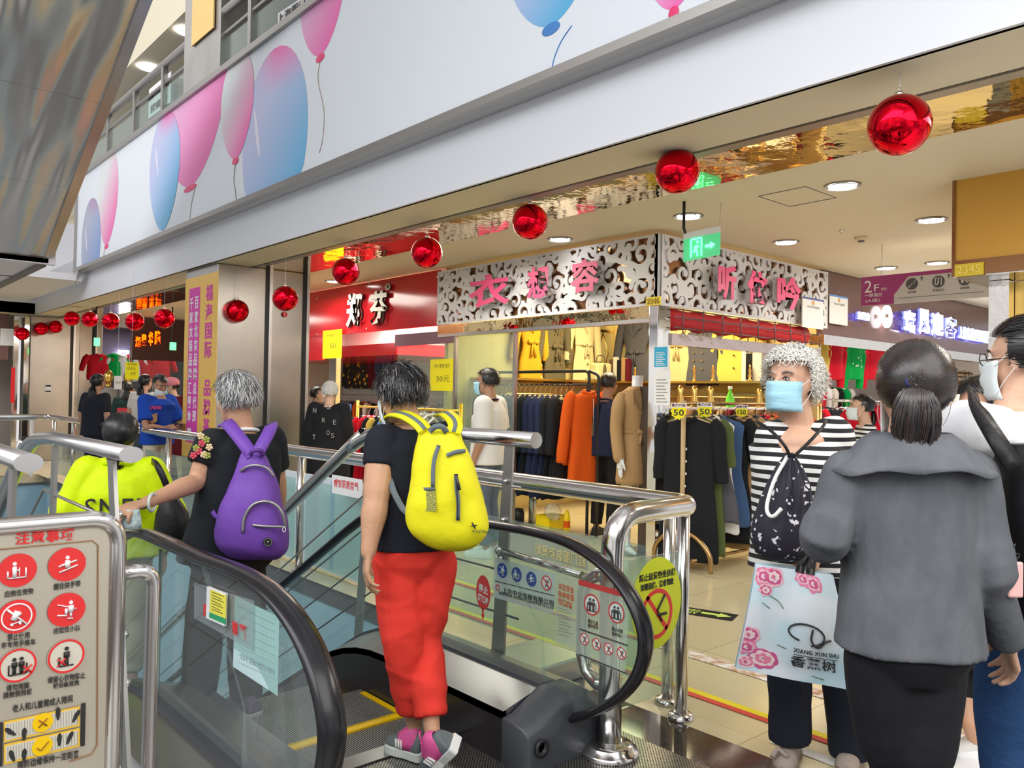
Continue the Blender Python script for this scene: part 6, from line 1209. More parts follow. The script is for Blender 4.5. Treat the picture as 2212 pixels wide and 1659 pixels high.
# white display boards seen past the railing
MB().bb((2.7, 14.3, 0), (2.72, 14.5, .9)).build('white_stand', white, label='white stand at the railing corner', cat='stand')
t = thing('printed_board', P(640, 1100, X=3.12), 'white and pale blue board leaning inside the railing glass', 'board')
y0, y1 = P(610, 1010, X=3.05).y, P(800, 1010, X=3.05).y; MB().bb((3.05, y1, .02), (3.07, y0, .74)).build('panel', mat('board_white', (.72, .78, .86), .4), t)
MB().bb((3.045, y1+.5, .05), (3.05, y1+.56, .72)).bb((3.045, y0-.4, .05), (3.05, y0-.34, .72)).build('blue_stripe', mat('pale_stripe', (.42, .58, .80), .5), t)
t = thing('notice_card', P(750, 1050, X=2.9), 'pale card with reversed red lettering on the railing glass', 'notice'); a, b_, c_ = P(717, 1065, X=2.9), P(782, 1072, X=2.9), P(717, 1025, X=2.9)
MB().prism([a, V((a.x, b_.y, a.z)), V((a.x, b_.y, c_.z)), c_], (.003, 0, 0)).build('card', paper, t); MB().text('严禁携带宠物', V((2.897, b_.y+.05, a.z+.05)), V((0, (a.y-b_.y)*.8, 0)), Z1*.06, .001).build('lettering', redp, t)
# ------------------------------------------------------------------ people
def remeshed(mb, name, m, parent, voxel=.008, smooth=4, wr=None, label=None, fn=None):
    me = bpy.data.meshes.new('tmp'); org = parent.location.copy(); me.from_pydata([p-org for p in mb.v], [], mb.f); o = bpy.data.objects.new('tmp', me); COL.objects.link(o)
    r = o.modifiers.new('r', 'REMESH'); r.mode = 'VOXEL'; r.voxel_size = voxel
    s = o.modifiers.new('s', 'SMOOTH'); s.factor = .5; s.iterations = smooth
    bpy.context.view_layer.update(); nm = bpy.data.meshes.new_from_object(o.evaluated_get(bpy.context.evaluated_depsgraph_get()))
    bpy.data.objects.remove(o); bpy.data.meshes.remove(me); nm.name = name
    if wr:
        amp, scl, st_ = wr; nm.calc_normals_split() if hasattr(nm, 'calc_normals_split') else None
        no = [v.normal.copy() for v in nm.vertices]
        for v, n in zip(nm.vertices, no):
            q_ = V((v.co.x*st_[0], v.co.y*st_[1], v.co.z*st_[2]))*scl; k = noise.noise(q_)+.5*noise.noise(q_*2.1+V((5, 3, 1))); v.co += n*(amp*(1-2*abs(k)) if abs(k) < .5 else 0)
    nm.materials.clear(); nm.materials.append(m); nm.polygons.foreach_set('use_smooth', [True]*len(nm.polygons))
    ob = bpy.data.objects.new(name, nm); COL.objects.link(ob); ob.parent = parent
    if label: ob['label'] = label
    return ob
def skin_mat(name, c): return mat(name, c, .5, bump=.12, bscale=60)
skinA = skin_mat('skin_tan', (.56, .31, .19)); skinB = skin_mat('skin_light', (.64, .38, .26)); skinC = skin_mat('skin_deep', (.42, .22, .13))
def hairm(name, c, r=.32): return mat(name, c, r, spec=.6)
hair_black = hairm('hair_black', (.012, .011, .012)); hair_grey = hairm('hair_grey', (.16, .16, .165), .45); hair_lgrey = hairm('hair_light_grey', (.60, .60, .58), .55); hair_white = hairm('hair_white', (.86, .85, .78), .6); hair_brown = hairm('hair_dark_brown', (.03, .016, .012)); hair_mix = hairm('hair_silver_strand', (.38, .37, .36), .5)
maskb = mat('mask_blue', (.38, .68, .82), .7, bump=.2, bscale=12, stretch=(1, 1, 4)); maskw = mat('mask_pale', (.68, .74, .74), .7)
def seg_(b, a, c, r0, r1, n=10): b.tube([a, c], [r0, r1], n, rnd=True)
def hand(b, wr, d, pn, th, curl=.35, s=1.0, spread=.10):
    """palm, four unequal bent fingers and a thumb leaving the side of the palm"""
    d = d.normalized(); pn = (pn-d*pn.dot(d)).normalized(); w_ = th-d*th.dot(d)-pn*th.dot(pn); w_ = w_.normalized()
    for k in range(4):
        o = (.029-.0195*k)*s; base = wr+w_*(o*.55); kn = wr+w_*o+d*((.082, .086, .081, .073)[k]*s); seg_(b, base, kn, .0135*s, .0115*s)
        L = (.044, .049, .045, .035)[k]*s; p = kn; a = curl*(.7+.12*k); dirv = (d+w_*((1.5-k)*spread)).normalized()
        for j, f in enumerate((1, .62, .48)):
            dv = (dirv*math.cos(a)+pn*math.sin(a)).normalized(); q_ = p+dv*L*f; seg_(b, p, q_, (.0105, .0095, .0088)[j]*s, (.0095, .0088, .0075)[j]*s, 8); p = q_; a += curl*(1.0+.1*k)
    t0 = wr+w_*.018*s+d*.018*s; t1 = t0+(w_*.8+d*.75+pn*.35).normalized()*.045*s; t2 = t1+(w_*.25+d*1+pn*.35).normalized()*.034*s; t3 = t2+(d+pn*.5-w_*.05).normalized()*.026*s
    seg_(b, t0, t1, .015*s, .0118*s); seg_(b, t1, t2, .0115*s, .0098*s, 8); seg_(b, t2, t3, .0098*s, .008*s, 8)
def head(b, c, Fh, U, R, s=1.0, ears=True):
    A = (R, Fh, U)
    b.ell(c+U*.024*s-Fh*.010*s, (.074*s, .092*s, .084*s), A); b.ell(c-U*.028*s+Fh*.020*s, (.061*s, .066*s, .080*s), A); b.ell(c-U*.078*s+Fh*.050*s, (.034*s, .030*s, .026*s), A)
    for k in (-1, 1):
        b.ell(c+R*k*.036*s-U*.025*s+Fh*.052*s, (.026*s, .028*s, .030*s), A, 10, 8); b.ell(c+R*k*.026*s+U*.026*s+Fh*.070*s, (.024*s, .014*s, .010*s), A, 10, 8); b.tube([c+R*k*.056*s-U*.02*s, c+R*k*.03*s-U*.085*s+Fh*.04*s], [.022*s, .018*s], 8, rnd=True)
        if ears: b.ell(c+R*k*.074*s-U*.006*s-Fh*.006*s, (.010*s, .019*s, .031*s), A, 10, 8); b.ell(c+R*k*.079*s+U*.01*s-Fh*.012*s, (.008*s, .014*s, .018*s), A, 8, 6)
    b.tube([c+U*.018*s+Fh*.080*s, c-U*.008*s+Fh*.095*s, c-U*.026*s+Fh*.106*s], [.008*s, .010*s, .0125*s], 8, rnd=True); b.ell(c-U*.030*s+Fh*.094*s, (.017*s, .012*s, .009*s), A, 8, 6)
    b.ell(c-U*.053*s+Fh*.083*s, (.022*s, .010*s, .006*s), A, 8, 6); b.ell(c-U*.062*s+Fh*.081*s, (.019*s, .010*s, .007*s), A, 8, 6)
def face_bits(root, c, Fh, U, R, s=1.0, browc=None, lips=True):
    A = (R, Fh, U); ew = mat('eye_white', (.7, .68, .64), .2); ir = mat('eye_iris', (.02, .012, .01), .1)
    for k in (-1, 1):
        e = c+R*k*.031*s+U*.006*s+Fh*.0775*s; MB().ell(e, (.0125*s, .009*s, .0065*s), A, 12, 8).build('eye', ew, root); MB().ell(e+Fh*.0052*s, (.0052*s, .0045*s, .0052*s), A, 10, 8).build('iris', ir, root)
        MB().tube(bez([e-R*.014*s+Fh*.006*s, e+U*.0065*s+Fh*.0095*s, e+R*.014*s+Fh*.006*s], 4), .0022*s, 5).build('eyelid', ir, root)
        MB().tube(bez([c+R*k*.016*s+U*.024*s+Fh*.088*s, c+R*k*.034*s+U*.031*s+Fh*.086*s, c+R*k*.054*s+U*.024*s+Fh*.068*s], 4), [.0015*s]+[.003*s]*7+[.001*s], 5).build('eyebrow', browc or ir, root)
    if lips: MB().ell(c-U*.057*s+Fh*.0875*s, (.02*s, .006*s, .006*s), A, 10, 6).build('lips', mat('lip', (.45, .15, .12), .4), root)
def face_mask(root, c, Fh, U, R, m, s=1.0, low=0):
    vs, fs, n, k_ = [], [], 13, 8
    for j in range(k_):
        v_ = j/(k_-1); z = -.004-.108*v_-low
        for i in range(n):
            a = (i/(n-1)-.5)*2; x = .073*a; y = .122-.070*a*a-.024*max(0, v_-.45)**1.5*2-.012*(1-v_)*abs(a)+.004*math.sin(v_*16)*(1-abs(a)); vs.append(c+R*x*s+Fh*y*s+U*z*s)
    for j in range(k_-1):
        for i in range(n-1): fs.append((j*n+i, j*n+i+1, (j+1)*n+i+1, (j+1)*n+i))
    b = MB(); b.smooth = True; b.add(vs, fs); o = b.build('face_mask', m, root); so = o.modifiers.new('s', 'SOLIDIFY'); so.thickness = .003
    for k in (-1, 1):
        for v_, e in ((-.02, .02), (-.10, -.028)): MB().tube(bez([c+R*k*.070*s+Fh*.05*s+U*(v_-low)*s, c+R*k*.082*s+Fh*.022*s+U*(v_*.5+e*.5-low*.4)*s, c+R*k*.084*s-Fh*.008*s+U*e*s], 3), .0012*s, 4).build('ear_loop', paper, root)
def hair(root, c, Fh, U, R, style, m, s=1.0, N=1500, m2=None, tie=None, tail=.25, seed=0, front=.12, nape=-.055, big=1.0, wid=.0028, tail_dir=None, frac2=.25, twidth=.035):
    rnd = random.Random(seed+11); rad = V((.082, .099, .092))*s*big; cc = c+U*.024*s-Fh*.012*s
    def surf(d, lift=0): return cc+R*(d.x*(rad.x+lift))+Fh*(d.y*(rad.y+lift))+U*(d.z*(rad.z+lift))
    def ok(d):
        if d.y > .25: return d.z > (front*5.5+.05*math.sin(d.x*9))*.5+.12
        if d.y > -.15 and style == 'pony': return d.z*rad.z > -.05*s
        if d.y > -.15: return d.z*rad.z > -.015*s or (d.z*rad.z > -.045*s and abs(d.x) > .6 and d.y < .12 and style != 'pony')
        return d.z*rad.z > nape*s
    # cap
    NT, NP = 20, 32; b = MB(); b.smooth = True; vs, idx = [], {}
    for i in range(NT+1):
        for j in range(NP):
            t, ph = math.pi*i/NT*.78, 2*math.pi*j/NP; d = V((math.sin(t)*math.cos(ph), math.sin(t)*math.sin(ph), math.cos(t)))
            k = noise.noise(d*(6 if style == 'curly' else 4)+V((seed, 0, 0)))*(.012 if style == 'curly' else .004 if style != 'pony' else .0015)
            vs.append((surf(d, k*s), ok(d)))
    fs = [(i*NP+j, i*NP+(j+1) % NP, (i+1)*NP+(j+1) % NP, (i+1)*NP+j) for i in range(NT) for j in range(NP)]
    fs = [f for f in fs if sum(vs[q_][1] for q_ in f) >= 3]; b.add([v_[0] for v_ in vs], fs); cap = b.build('hair', m, root)
    S1, S2 = MB(), MB(); S1.smooth = S2.smooth = True
    def strand(pts, w_, B):
        n = len(pts); vs = []
        for i, p in enumerate(pts):
            t = (pts[min(i+1, n-1)]-pts[max(i-1, 0)]); o = t.cross(p-cc); o = o.normalized() if o.length > 1e-7 else R; k = w_*(1-.75*(i/(n-1))**2)*.5; vs += [p-o*k, p+o*k]
        B.add(vs, [(2*i, 2*i+1, 2*i+3, 2*i+2) for i in range(n-1)])
    if tie is not None:
        td = V(((tie-cc).dot(R)/rad.x, (tie-cc).dot(Fh)/rad.y, (tie-cc).dot(U)/rad.z)).normalized()
    for i in range(N):
        d = V((rnd.gauss(0, 1), rnd.gauss(0, 1), rnd.gauss(0, 1))).normalized()
        if d.z < -.65 or not ok(d): continue
        B = S2 if (m2 and rnd.random() < frac2) else S1; lift = rnd.uniform(.001, .006)*s
        if style == 'pony':
            pts = []
            for k in range(7):
                t = k/6; e = d.lerp(td, t*1.0); e = e.normalized() if e.length > .01 else td; pts.append(surf(e, (.001+.004*math.sin(math.pi*t))*s+lift*.4))
            strand(pts, wid*s, B)
        elif style == 'curly':
            p = surf(d); nrm = (R*d.x/rad.x+Fh*d.y/rad.y+U*d.z/rad.z).normalized(); tdir = (nrm.orthogonal().normalized()*rnd.uniform(-1, 1)+nrm.cross(nrm.orthogonal()).normalized()*rnd.uniform(-1, 1)-U*.35).normalized(); sd = nrm.cross(tdir); cr = rnd.uniform(.004, .009)*s; L = rnd.uniform(.03, .055)*s; ph = rnd.uniform(0, 6)
            strand([p+nrm*(.002+.018*math.sin(math.pi*min(1, t*.8)))*s*rnd.uniform(.8, 1.2)+tdir*L*t+(nrm*math.cos(ph+t*9)+sd*math.sin(ph+t*9))*cr for t in [k/9 for k in range(10)]], wid*s, B)
        else:
            pts = []; e = d.copy(); out = rnd.uniform(.0, .013)*s*(1.4 if style == 'messy' else .8); wob = V((rnd.uniform(-1, 1), rnd.uniform(-1, 1), 0))*(.5 if style == 'messy' else .2)
            flow = V((d.x*.5, d.y*.5-.25 if d.z > .3 else d.y*.2, -.85))+wob
            for k in range(6):
                t = k/5; pts.append(surf(e, lift+out*t)); e = (e+flow*.085*(1.1 if style == 'messy' else .8)); e = e.normalized()
                if e.z*rad.z < nape*s-.012: break
            if len(pts) > 2: strand(pts, wid*1.15*s, B)
    if tie is not None and tail:
        dn = tail_dir or V((0, 0, -1)); ox = dn.cross(U if abs(dn.dot(U)) < .9 else Fh).normalized(); oy = dn.cross(ox)
        core = MB(); n_r = 8; rr = [.3, .6, .9, 1.0, .95, .8, .5, .15]
        core.loft([[tie+dn*(tail*k/(n_r-1))-Fh*(.012*math.sin(math.pi*min(1, k/4)))*s+(ox*math.cos(a)+oy*math.sin(a)*.6)*twidth*.85*rr[k] for a in [2*math.pi*q_/12 for q_ in range(12)]] for k in range(n_r)]); core.build('ponytail', m, root)
        for i in range(int(N*.35)):
            a, r0 = rnd.uniform(0, 6.28), math.sqrt(rnd.random())*twidth; L = tail*rnd.uniform(.62, 1.06); pts = []
            for k in range(7):
                t = k/6; rr_ = r0*(.12+.98*math.sin(math.pi*min(.95, t*.72+.08)))*(1-.55*t**3) ; pts.append(tie+dn*L*t-Fh*(.014*math.sin(math.pi*min(1, t*1.6)))*s+(ox*math.cos(a+t*.4)+oy*math.sin(a+t*.4)*.7)*rr_)
            strand(pts, wid*s*1.2, S2 if (m2 and rnd.random() < frac2) else S1)
    if S1.v: S1.build('hair_strands', m, root)
    if S2.v: S2.build('hair_strands', m2, root)
    return cap
def shoe(root, heel, toe, m, sole, w=.043, h=.075, up=Z1, name='shoe', sh=.028):
    ax = (toe-heel); L = ax.length; ax.normalize(); sd = ax.cross(up).normalized(); u = sd.cross(ax).normalized()
    prof = [(0, .70, .85), (.04, .85, 1), (.2, .88, 1.05), (.40, .84, .98), (.55, .98, .70), (.72, 1.05, .50), (.88, .92, .42), (.97, .6, .34), (1, .35, .2)]
    b = MB(); b.loft([[heel+ax*L*t+sd*(w*k*math.cos(a))+u*(sh*.8+max(-.01, (h*hh)*math.sin(a))*(1 if math.sin(a) > 0 else .3)) for a in [2*math.pi*q_/16 for q_ in range(16)]] for t, k, hh in prof]); o = b.build(name, m, root)
    b = MB(); b.loft([[heel+ax*(L*t*1.03-.008)+sd*(w*1.08*k*x)+u*z for x, z in ((-1, 0), (1, 0), (1.0, sh), (-1.0, sh))] for t, k, hh in prof]); b.sm = [False]*len(b.f); b.build('sole', sole, o, bevel=.004); return o
def skel(base, h, yaw, lean=0):
    F = V((math.cos(yaw), math.sin(yaw), 0)); R = F.cross(Z1).normalized(); k = h/1.62; B = V(base); J = dict(F=F, R=R, U=Z1, k=k, base=B)
    g = lambda r, f, z: B+R*(r*k)+F*(f*k+lean*z)+Z1*(z*k)
    J.update(head=g(0, .03, 1.515), neck=g(0, -.01, 1.345), chest=g(0, .0, 1.2), waist=g(0, .0, 1.02), pelvis=g(0, 0, .90))
    for s_, n in ((-1, 'L'), (1, 'R')): J.update({'sh'+n: g(s_*.165, -.01, 1.315), 'el'+n: g(s_*.22, -.03, 1.06), 'wr'+n: g(s_*.23, .05, .83), 'hp'+n: g(s_*.085, 0, .86), 'kn'+n: g(s_*.09, .02, .47), 'an'+n: g(s_*.09, -.03, .09), 'hd'+n: V((0, 0, -1))+F*.25, 'to'+n: g(s_*.10, .17, .0), 'he'+n: g(s_*.09, -.075, .0)})
    J['Fh'], J['Uh'] = F.copy(), Z1.copy(); return J
def ell_ring(c, R, F, a, b_, n=28, sq=.08):
    out = []
    for i in range(n):
        t = 2*math.pi*i/n; x, y = math.cos(t), math.sin(t); k = 1+sq*(abs(x*y)*1.2); out.append(c+R*(a*x*k)+F*(b_*y*k))
    return out
def person(label, J, top, bottom, skin=skinA, hairargs=None, mask=None, shoes=(None, None), sleeve=.5, widths=(.185, .165, .18, .19), depth=(.13, .12, .125, .12), hem=.10, sleeve_r=(.066, .06, .056), arm_r=(.045, .038, .025), trouser=(.088, .07, .06), cuff=.06, vox=.012, hands=(.3, .3), face=False, collar=None, toplabel=None, hs=1.0, browc=None, scoop=False, wr=None, group=None, legs=True, palm=None, trouser_wr=None, name='person', maskm=None, masklow=0, topname='shirt', botname='trousers', skirt=False, neck_r=.052):
    root = thing(name, J['base'], label, 'person', group); k = J['k']; R, F = J['R'], J['F']; Fh = J['Fh'].normalized(); Uh = J['Uh']; Uh = (Uh-Fh*Uh.dot(Fh)).normalized(); Rh = Fh.cross(Uh).normalized()
    W = [x*k for x in widths]; Dp = [x*k for x in depth]
    # skin: one continuous body
    b = MB(); head(b, J['head'], Fh, Uh, Rh, k*hs); b.tube([J['head']-Uh*.045*k-Fh*.012*k, J['neck']+Z1*.02*k, J['neck']-Z1*.06*k], [neck_r*k, neck_r*1.05*k, .075*k], 14, rnd=True)
    b.loft([ell_ring(J['pelvis'], R, F, W[0]*.75, Dp[0]*.75), ell_ring(J['waist'], R, F, W[1]*.75, Dp[1]*.75), ell_ring(J['chest'], R, F, W[2]*.78, Dp[2]*.78), ell_ring(J['neck']-Z1*.06*k, R, F, W[3]*.72, Dp[3]*.6), ell_ring(J['neck'], R, F, .07*k, .06*k)])
    if scoop: b.ell(J['neck']-Z1*.055*k+F*.028*k, (.118*k, .092*k, .062*k), (R, F, Z1)); b.ell(J['neck']-Z1*.10*k+F*.075*k, (.085*k, .055*k, .05*k), (R, F, Z1))
    for n, s_ in (('L', -1), ('R', 1)):
        a = [x*k for x in arm_r]; sh, el, w_ = J['sh'+n], J['el'+n], J['wr'+n]
        b.tube([J['neck']-Z1*.05*k, sh], [.05*k, a[0]*1.1], 10, rnd=True); b.tube(bez([sh, sh.lerp(el, .5)+(sh-el).cross(R).normalized()*.0, el, el.lerp(w_, .35), w_], 3), [a[0]*1.08, a[0]*1.06, a[0]*1.02, a[0], a[0]*.96, a[0]*.92, a[1]*1.05, a[1]*1.08, a[1]*1.1, a[1]*1.05, a[1]*.9, a[2]*1.15, a[2]], 12, rnd=True)
        pn = (palm or {}).get(n) or -R*s_+F*.15; th = (palm or {}).get('t'+n) or F
        hand(b, w_, J['hd'+n], pn, th, hands[0 if n == 'L' else 1], .98*k)
        if legs: b.tube([J['hp'+n], J['kn'+n], J['an'+n].lerp(J['kn'+n], .6), J['an'+n]], [.07*k, .046*k, .043*k, .031*k], 12, rnd=True); b.tube([J['an'+n], J['he'+n].lerp(J['to'+n], .22)+Z1*.045*k, J['he'+n].lerp(J['to'+n], .5)+Z1*.032*k], [.031*k, .027*k, .022*k], 10, rnd=True)
    remeshed(b, 'body', skin, root, vox*.62, 3)
    # top
    if scoop: pass
    b = MB(); pel, wa, ch, nk = J['pelvis'], J['waist'], J['chest'], J['neck']; dn = (pel-wa).normalized() if (pel-wa).length else -Z1
    b.loft([ell_ring(pel+dn*hem*k, R, F, W[0]*1.04, Dp[0]*1.03), ell_ring(pel, R, F, W[0], Dp[0]), ell_ring(wa, R, F, W[1], Dp[1]), ell_ring(ch, R, F, W[2], Dp[2]), ell_ring(nk-Z1*.075*k, R, F, W[3]*.93, Dp[3]*.95), ell_ring(nk-Z1*(.05 if scoop else .035)*k, R, F, W[3]*(.74 if scoop else .66), Dp[3]*.78)]+([] if scoop else [ell_ring(nk-Z1*.005*k, R, F, .078*k, .075*k)]))
    for n in 'LR':
        sh, el, w_ = J['sh'+n], J['el'+n], J['wr'+n]; r0, r1, r2 = [x*k for x in sleeve_r]
        b.tube([nk-Z1*.06*k, sh], [.06*k, r0], 12, rnd=True)
        if sleeve <= 1: e = sh.lerp(el, sleeve); b.tube([sh, sh.lerp(e, .5), e], [r0, r0*.98, r1], 14); b.ell(sh, r0, n=12, m=8)
        else: e = el.lerp(w_, sleeve-1); b.tube(bez([sh, sh.lerp(el, .55), el, e], 4), [r0]*3+[r0*.96]*3+[r1*1.02]*3+[r2]*4, 14, rnd=False); b.ell(sh, r0, n=12, m=8)
    remeshed(b, topname, top, root, vox*.85, 4, wr, label=toplabel)
    if collar: MB().tube([nk-Z1*.0*k+R*(.076*k*math.cos(t))+F*(.07*k*math.sin(t)+.008*k)-Z1*(.018*k*math.sin(t)) for t in [2*math.pi*q_/20 for q_ in range(20)]], .009*k, 7, closed=True).build('collar', collar, root)
    # trousers
    if legs:
        b = MB(); b.loft([ell_ring(wa.lerp(pel, .3), R, F, W[1]*.88, Dp[1]*.85), ell_ring(pel, R, F, W[0]*.93, Dp[0]*.95), ell_ring(pel-Z1*.06*k, R, F, W[0]*.86, Dp[0]*.92), ell_ring(pel-Z1*.12*k, R, F, W[0]*.6, Dp[0]*.7)])
        for n in 'LR':
            hp, kn, an = J['hp'+n], J['kn'+n], J['an'+n]; t0, t1, t2 = [x*k for x in trouser]; e = an.lerp(kn, cuff)
            b.tube(bez([hp, hp.lerp(kn, .5), kn, kn.lerp(e, .5), e], 3), [t0]*3+[t0*.96]*2+[t0*.9]+[t1]*3+[t1*.96]*2+[t2]*2, 14, rnd=False); b.ell(hp, t0, n=12, m=8)
        remeshed(b, botname, bottom, root, vox*.9, 4, trouser_wr or wr)
        for n, s_ in (('L', -1), ('R', 1)):
            if shoes[0]: shoe(root, J['he'+n], J['to'+n], shoes[0], shoes[1], w=.042*k, h=.07*k)
    if hairargs:
        ha = dict(hairargs)
        if 'tie_off' in ha: t_ = ha.pop('tie_off'); ha['tie'] = J['head']+Rh*t_[0]*k-Fh*t_[1]*k+Uh*t_[2]*k
        hair(root, J['head'], Fh, Uh, Rh, s=k*hs, **ha)
    if mask: face_mask(root, J['head'], Fh, Uh, Rh, mask, k*hs, low=masklow)
    if face: face_bits(root, J['head'], Fh, Uh, Rh, k*hs, browc=browc, lips=not mask)
    return root, (Fh, Uh, Rh)
def cloth(name, c, bump=.35, bs=14, stretch=(1, 1, 1), rough=.85, **k): return mat('fabric_'+name, c, rough, spec=.25, bump=bump, bscale=bs, stretch=stretch, **k)
CFh = V((CF.x, CF.y, 0)).normalized(); CRh = V((CR.x, CR.y, 0)).normalized()
def yaw_of(f, r): v_ = CFh*f+CRh*r; return math.atan2(v_.y, v_.x)
def bgp(px, py_head, D, h, f, r, label, top, bottom, **k):
    """stand a figure so that its head centre is seen at (px, py_head); floor height follows from its own height"""
    hd = P(px, py_head, D=D); kk = h/1.62; base = V((hd.x, hd.y, k.pop('floor', 0))); J = skel(base, h, yaw_of(f, r)); J.update(k.pop('J', lambda J: {})(J)); return person(label, J, top, bottom, **k), J
# ---- foreground: woman in red trousers with the yellow backpack
def Jx(J, d): J.update(d); return J
D0 = 3.05; base = V((P(885, 1600, D=D0).x, P(885, 1600, D=D0).y, 0)); J = skel(base, 1.54, yaw_of(.93, -.35))
J.update(head=P(864, 855, D=D0), neck=P(882, 925, D=D0+.01), chest=P(890, 1000, D=D0+.02), waist=P(895, 1105, D=D0+.02), pelvis=P(893, 1180, D=D0+.02), shL=P(828, 955, D=D0-.05), shR=P(962, 948, D=D0+.10), elL=P(812, 1082, D=D0-.12), wrL=P(796, 1192, D=D0-.16), hdL=(P(790, 1245, D=D0-.16)-P(796, 1192, D=D0-.16)),
    elR=P(1000, 1075, D=D0+.16), wrR=P(985, 1140, D=D0+.38), hdR=CFh, hpL=P(858, 1212, D=D0), hpR=P(936, 1215, D=D0+.03), knL=P(872, 1390, D=D0-.03), anL=P(895, 1562, D=D0+.04), knR=P(912, 1375, D=D0+.04), anR=P(935, 1590, D=D0-.10), heL=P(915, 1632, D=D0+.0), toL=P(838, 1598, D=D0+.10), heR=P(992, 1612, D=D0-.22), toR=P(928, 1672, D=D0-.14))
J['heL'].z = J['toL'].z = .008
J['Fh'] = (CFh*.62-CRh*.72-Z1*.30); J['Uh'] = Z1+(CFh*.2-CRh*.22)
blk = cloth('black_tshirt', (.012, .014, .022), .4, 7, (1, 1, .6)); redt = cloth('coral_red', (.74, .045, .03), .45, 6, (1.2, 1.2, .5))
rw, fr0 = person('person in coral red trousers and black t-shirt stepping onto the escalator with a yellow backpack', J, blk, redt, skin=skinA, sleeve=.42, sleeve_r=(.072, .070, .06), arm_r=(.060, .047, .030), widths=(.168, .165, .18, .19), depth=(.135, .13, .13, .12), hem=.0, trouser=(.096, .078, .064), cuff=.19, vox=.009, hands=(.38, .3), wr=(.003, 5, (1, 1, .8)), trouser_wr=(.006, 6, (1, 1, 1.3)),
    palm=dict(L=CRh*.9+CFh*.3, tL=CFh*1.0-CRh*.1), hairargs=dict(style='messy', m=hair_black, N=2600, m2=hair_mix, frac2=.05, seed=1, big=1.17, nape=-.075), maskm=None, mask=maskw, botname='trousers')
def sneaker(root, heel, toe, side, up=Z1):
    gy = mat('shoe_grey', (.12, .14, .15), .6); pk = mat('shoe_pink', (.72, .10, .32), .6); wh = mat('shoe_white', (.72, .73, .70), .5)
    o = shoe(root, heel, toe, gy, wh, w=.044, h=.07, up=up, sh=.034); ax = (toe-heel).normalized(); sd = ax.cross(up).normalized(); u = sd.cross(ax); L = (toe-heel).length
    b = MB(); b.loft([[heel+ax*L*t+sd*(.040*k*math.cos(a))+u*(.035+max(0, hh*math.sin(a))) for a in [math.pi*q_/10 for q_ in range(11)]] for t, k, hh in ((.12, .85, .068), (.2, .95, .088), (.34, 1.02, .085), (.48, 1.03, .066), (.58, 1.0, .05))], False); b.build('collar_lining', pk, o)
    b = MB()
    for k in range(3):
        for s_ in (-1, 1): t = .46+k*.07; b.tube([heel+ax*L*(t-.06)+sd*s_*.046+u*.038, heel+ax*L*t+sd*s_*.036+u*.066], .005, 5)
    b.build('side_stripe', wh, o)
    b = MB()
    for k in range(5): t = .40+k*.06; b.tube(bez([heel+ax*L*t-sd*.018+u*(.108-k*.009), heel+ax*L*(t+.01)+u*(.114-k*.009), heel+ax*L*t+sd*.018+u*(.108-k*.009)], 3), .003, 5)
    b.tube(bez([heel+ax*L*.42+u*.115, heel+ax*L*.40+u*.13+sd*.02, heel+ax*L*.44+u*.12+sd*.035], 3), .003, 5); b.build('laces', pk, o); return o
sneaker(rw, J['heL'], J['toL'], 1); sneaker(rw, J['heR'], J['toR'], 1, up=(Z1*.7-CRh*.6-CFh*.2))
b = MB(); b.tube([J['neck']+J['R']*(.07*math.cos(t))+J['F']*(.066*math.sin(t))+Z1*(.012-.01*math.sin(t)) for t in [2*math.pi*q_/24 for q_ in range(24)]], .0016, 4, closed=True); b.build('necklace', gold, rw)
# ---- backpacks
def backpack(label, prof, D, mats, name='backpack', outn=None, tilt=0, bulge=.5):
    """prof: list of (y_px, x_left, x_right, depth_m); lofted as rounded pouches standing off the back"""
    main = mats[0]; c = P(sum(prof[len(prof)//2][1:3])/2, prof[len(prof)//2][0], D=D); t = thing(name, P((prof[-1][1]+prof[-1][2])/2, prof[-1][0], D=D), label, 'backpack'); rings = []
    for y, xl, xr, dp in prof:
        a, b_ = P(xl, y, D=D), P(xr, y, D=D); cc_ = (a+b_)/2; hw = (b_-a).length/2; ux = (b_-a).normalized(); n = -(outn or CFh); ring = []
        for i in range(28):
            th = 2*math.pi*i/28; x, z = math.cos(th), math.sin(th); e = .72; sx = abs(x)**e*(1 if x > 0 else -1); sz = abs(z)**e*(1 if z > 0 else -1)
            ring.append(cc_+ux*hw*sx+n*(dp*(sz if sz > 0 else sz*.45)))
        rings.append(ring)
    # resample smooth in between
    out = []
    for i in range(len(rings)-1):
        for q_ in range(4):
            t_ = q_/4; p0, p1, p2, p3 = rings[max(i-1, 0)], rings[i], rings[i+1], rings[min(i+2, len(rings)-1)]
            out.append([.5*((2*b1)+(c1-a1)*t_+(2*a1-5*b1+4*c1-d1)*t_*t_+(3*b1-a1-3*c1+d1)*t_**3) for a1, b1, c1, d1 in zip(p0, p1, p2, p3)])
    out.append(rings[-1]); b = MB(); b.loft(out)
    for v_ in b.v: v_ += (noise.noise_vector(v_*9)*.006+noise.noise_vector(v_*22)*.003)
    b.build('main_pouch', main, t); return t
def on_bag(px, py, D, off): return P(px, py, D=D)-CFh*off
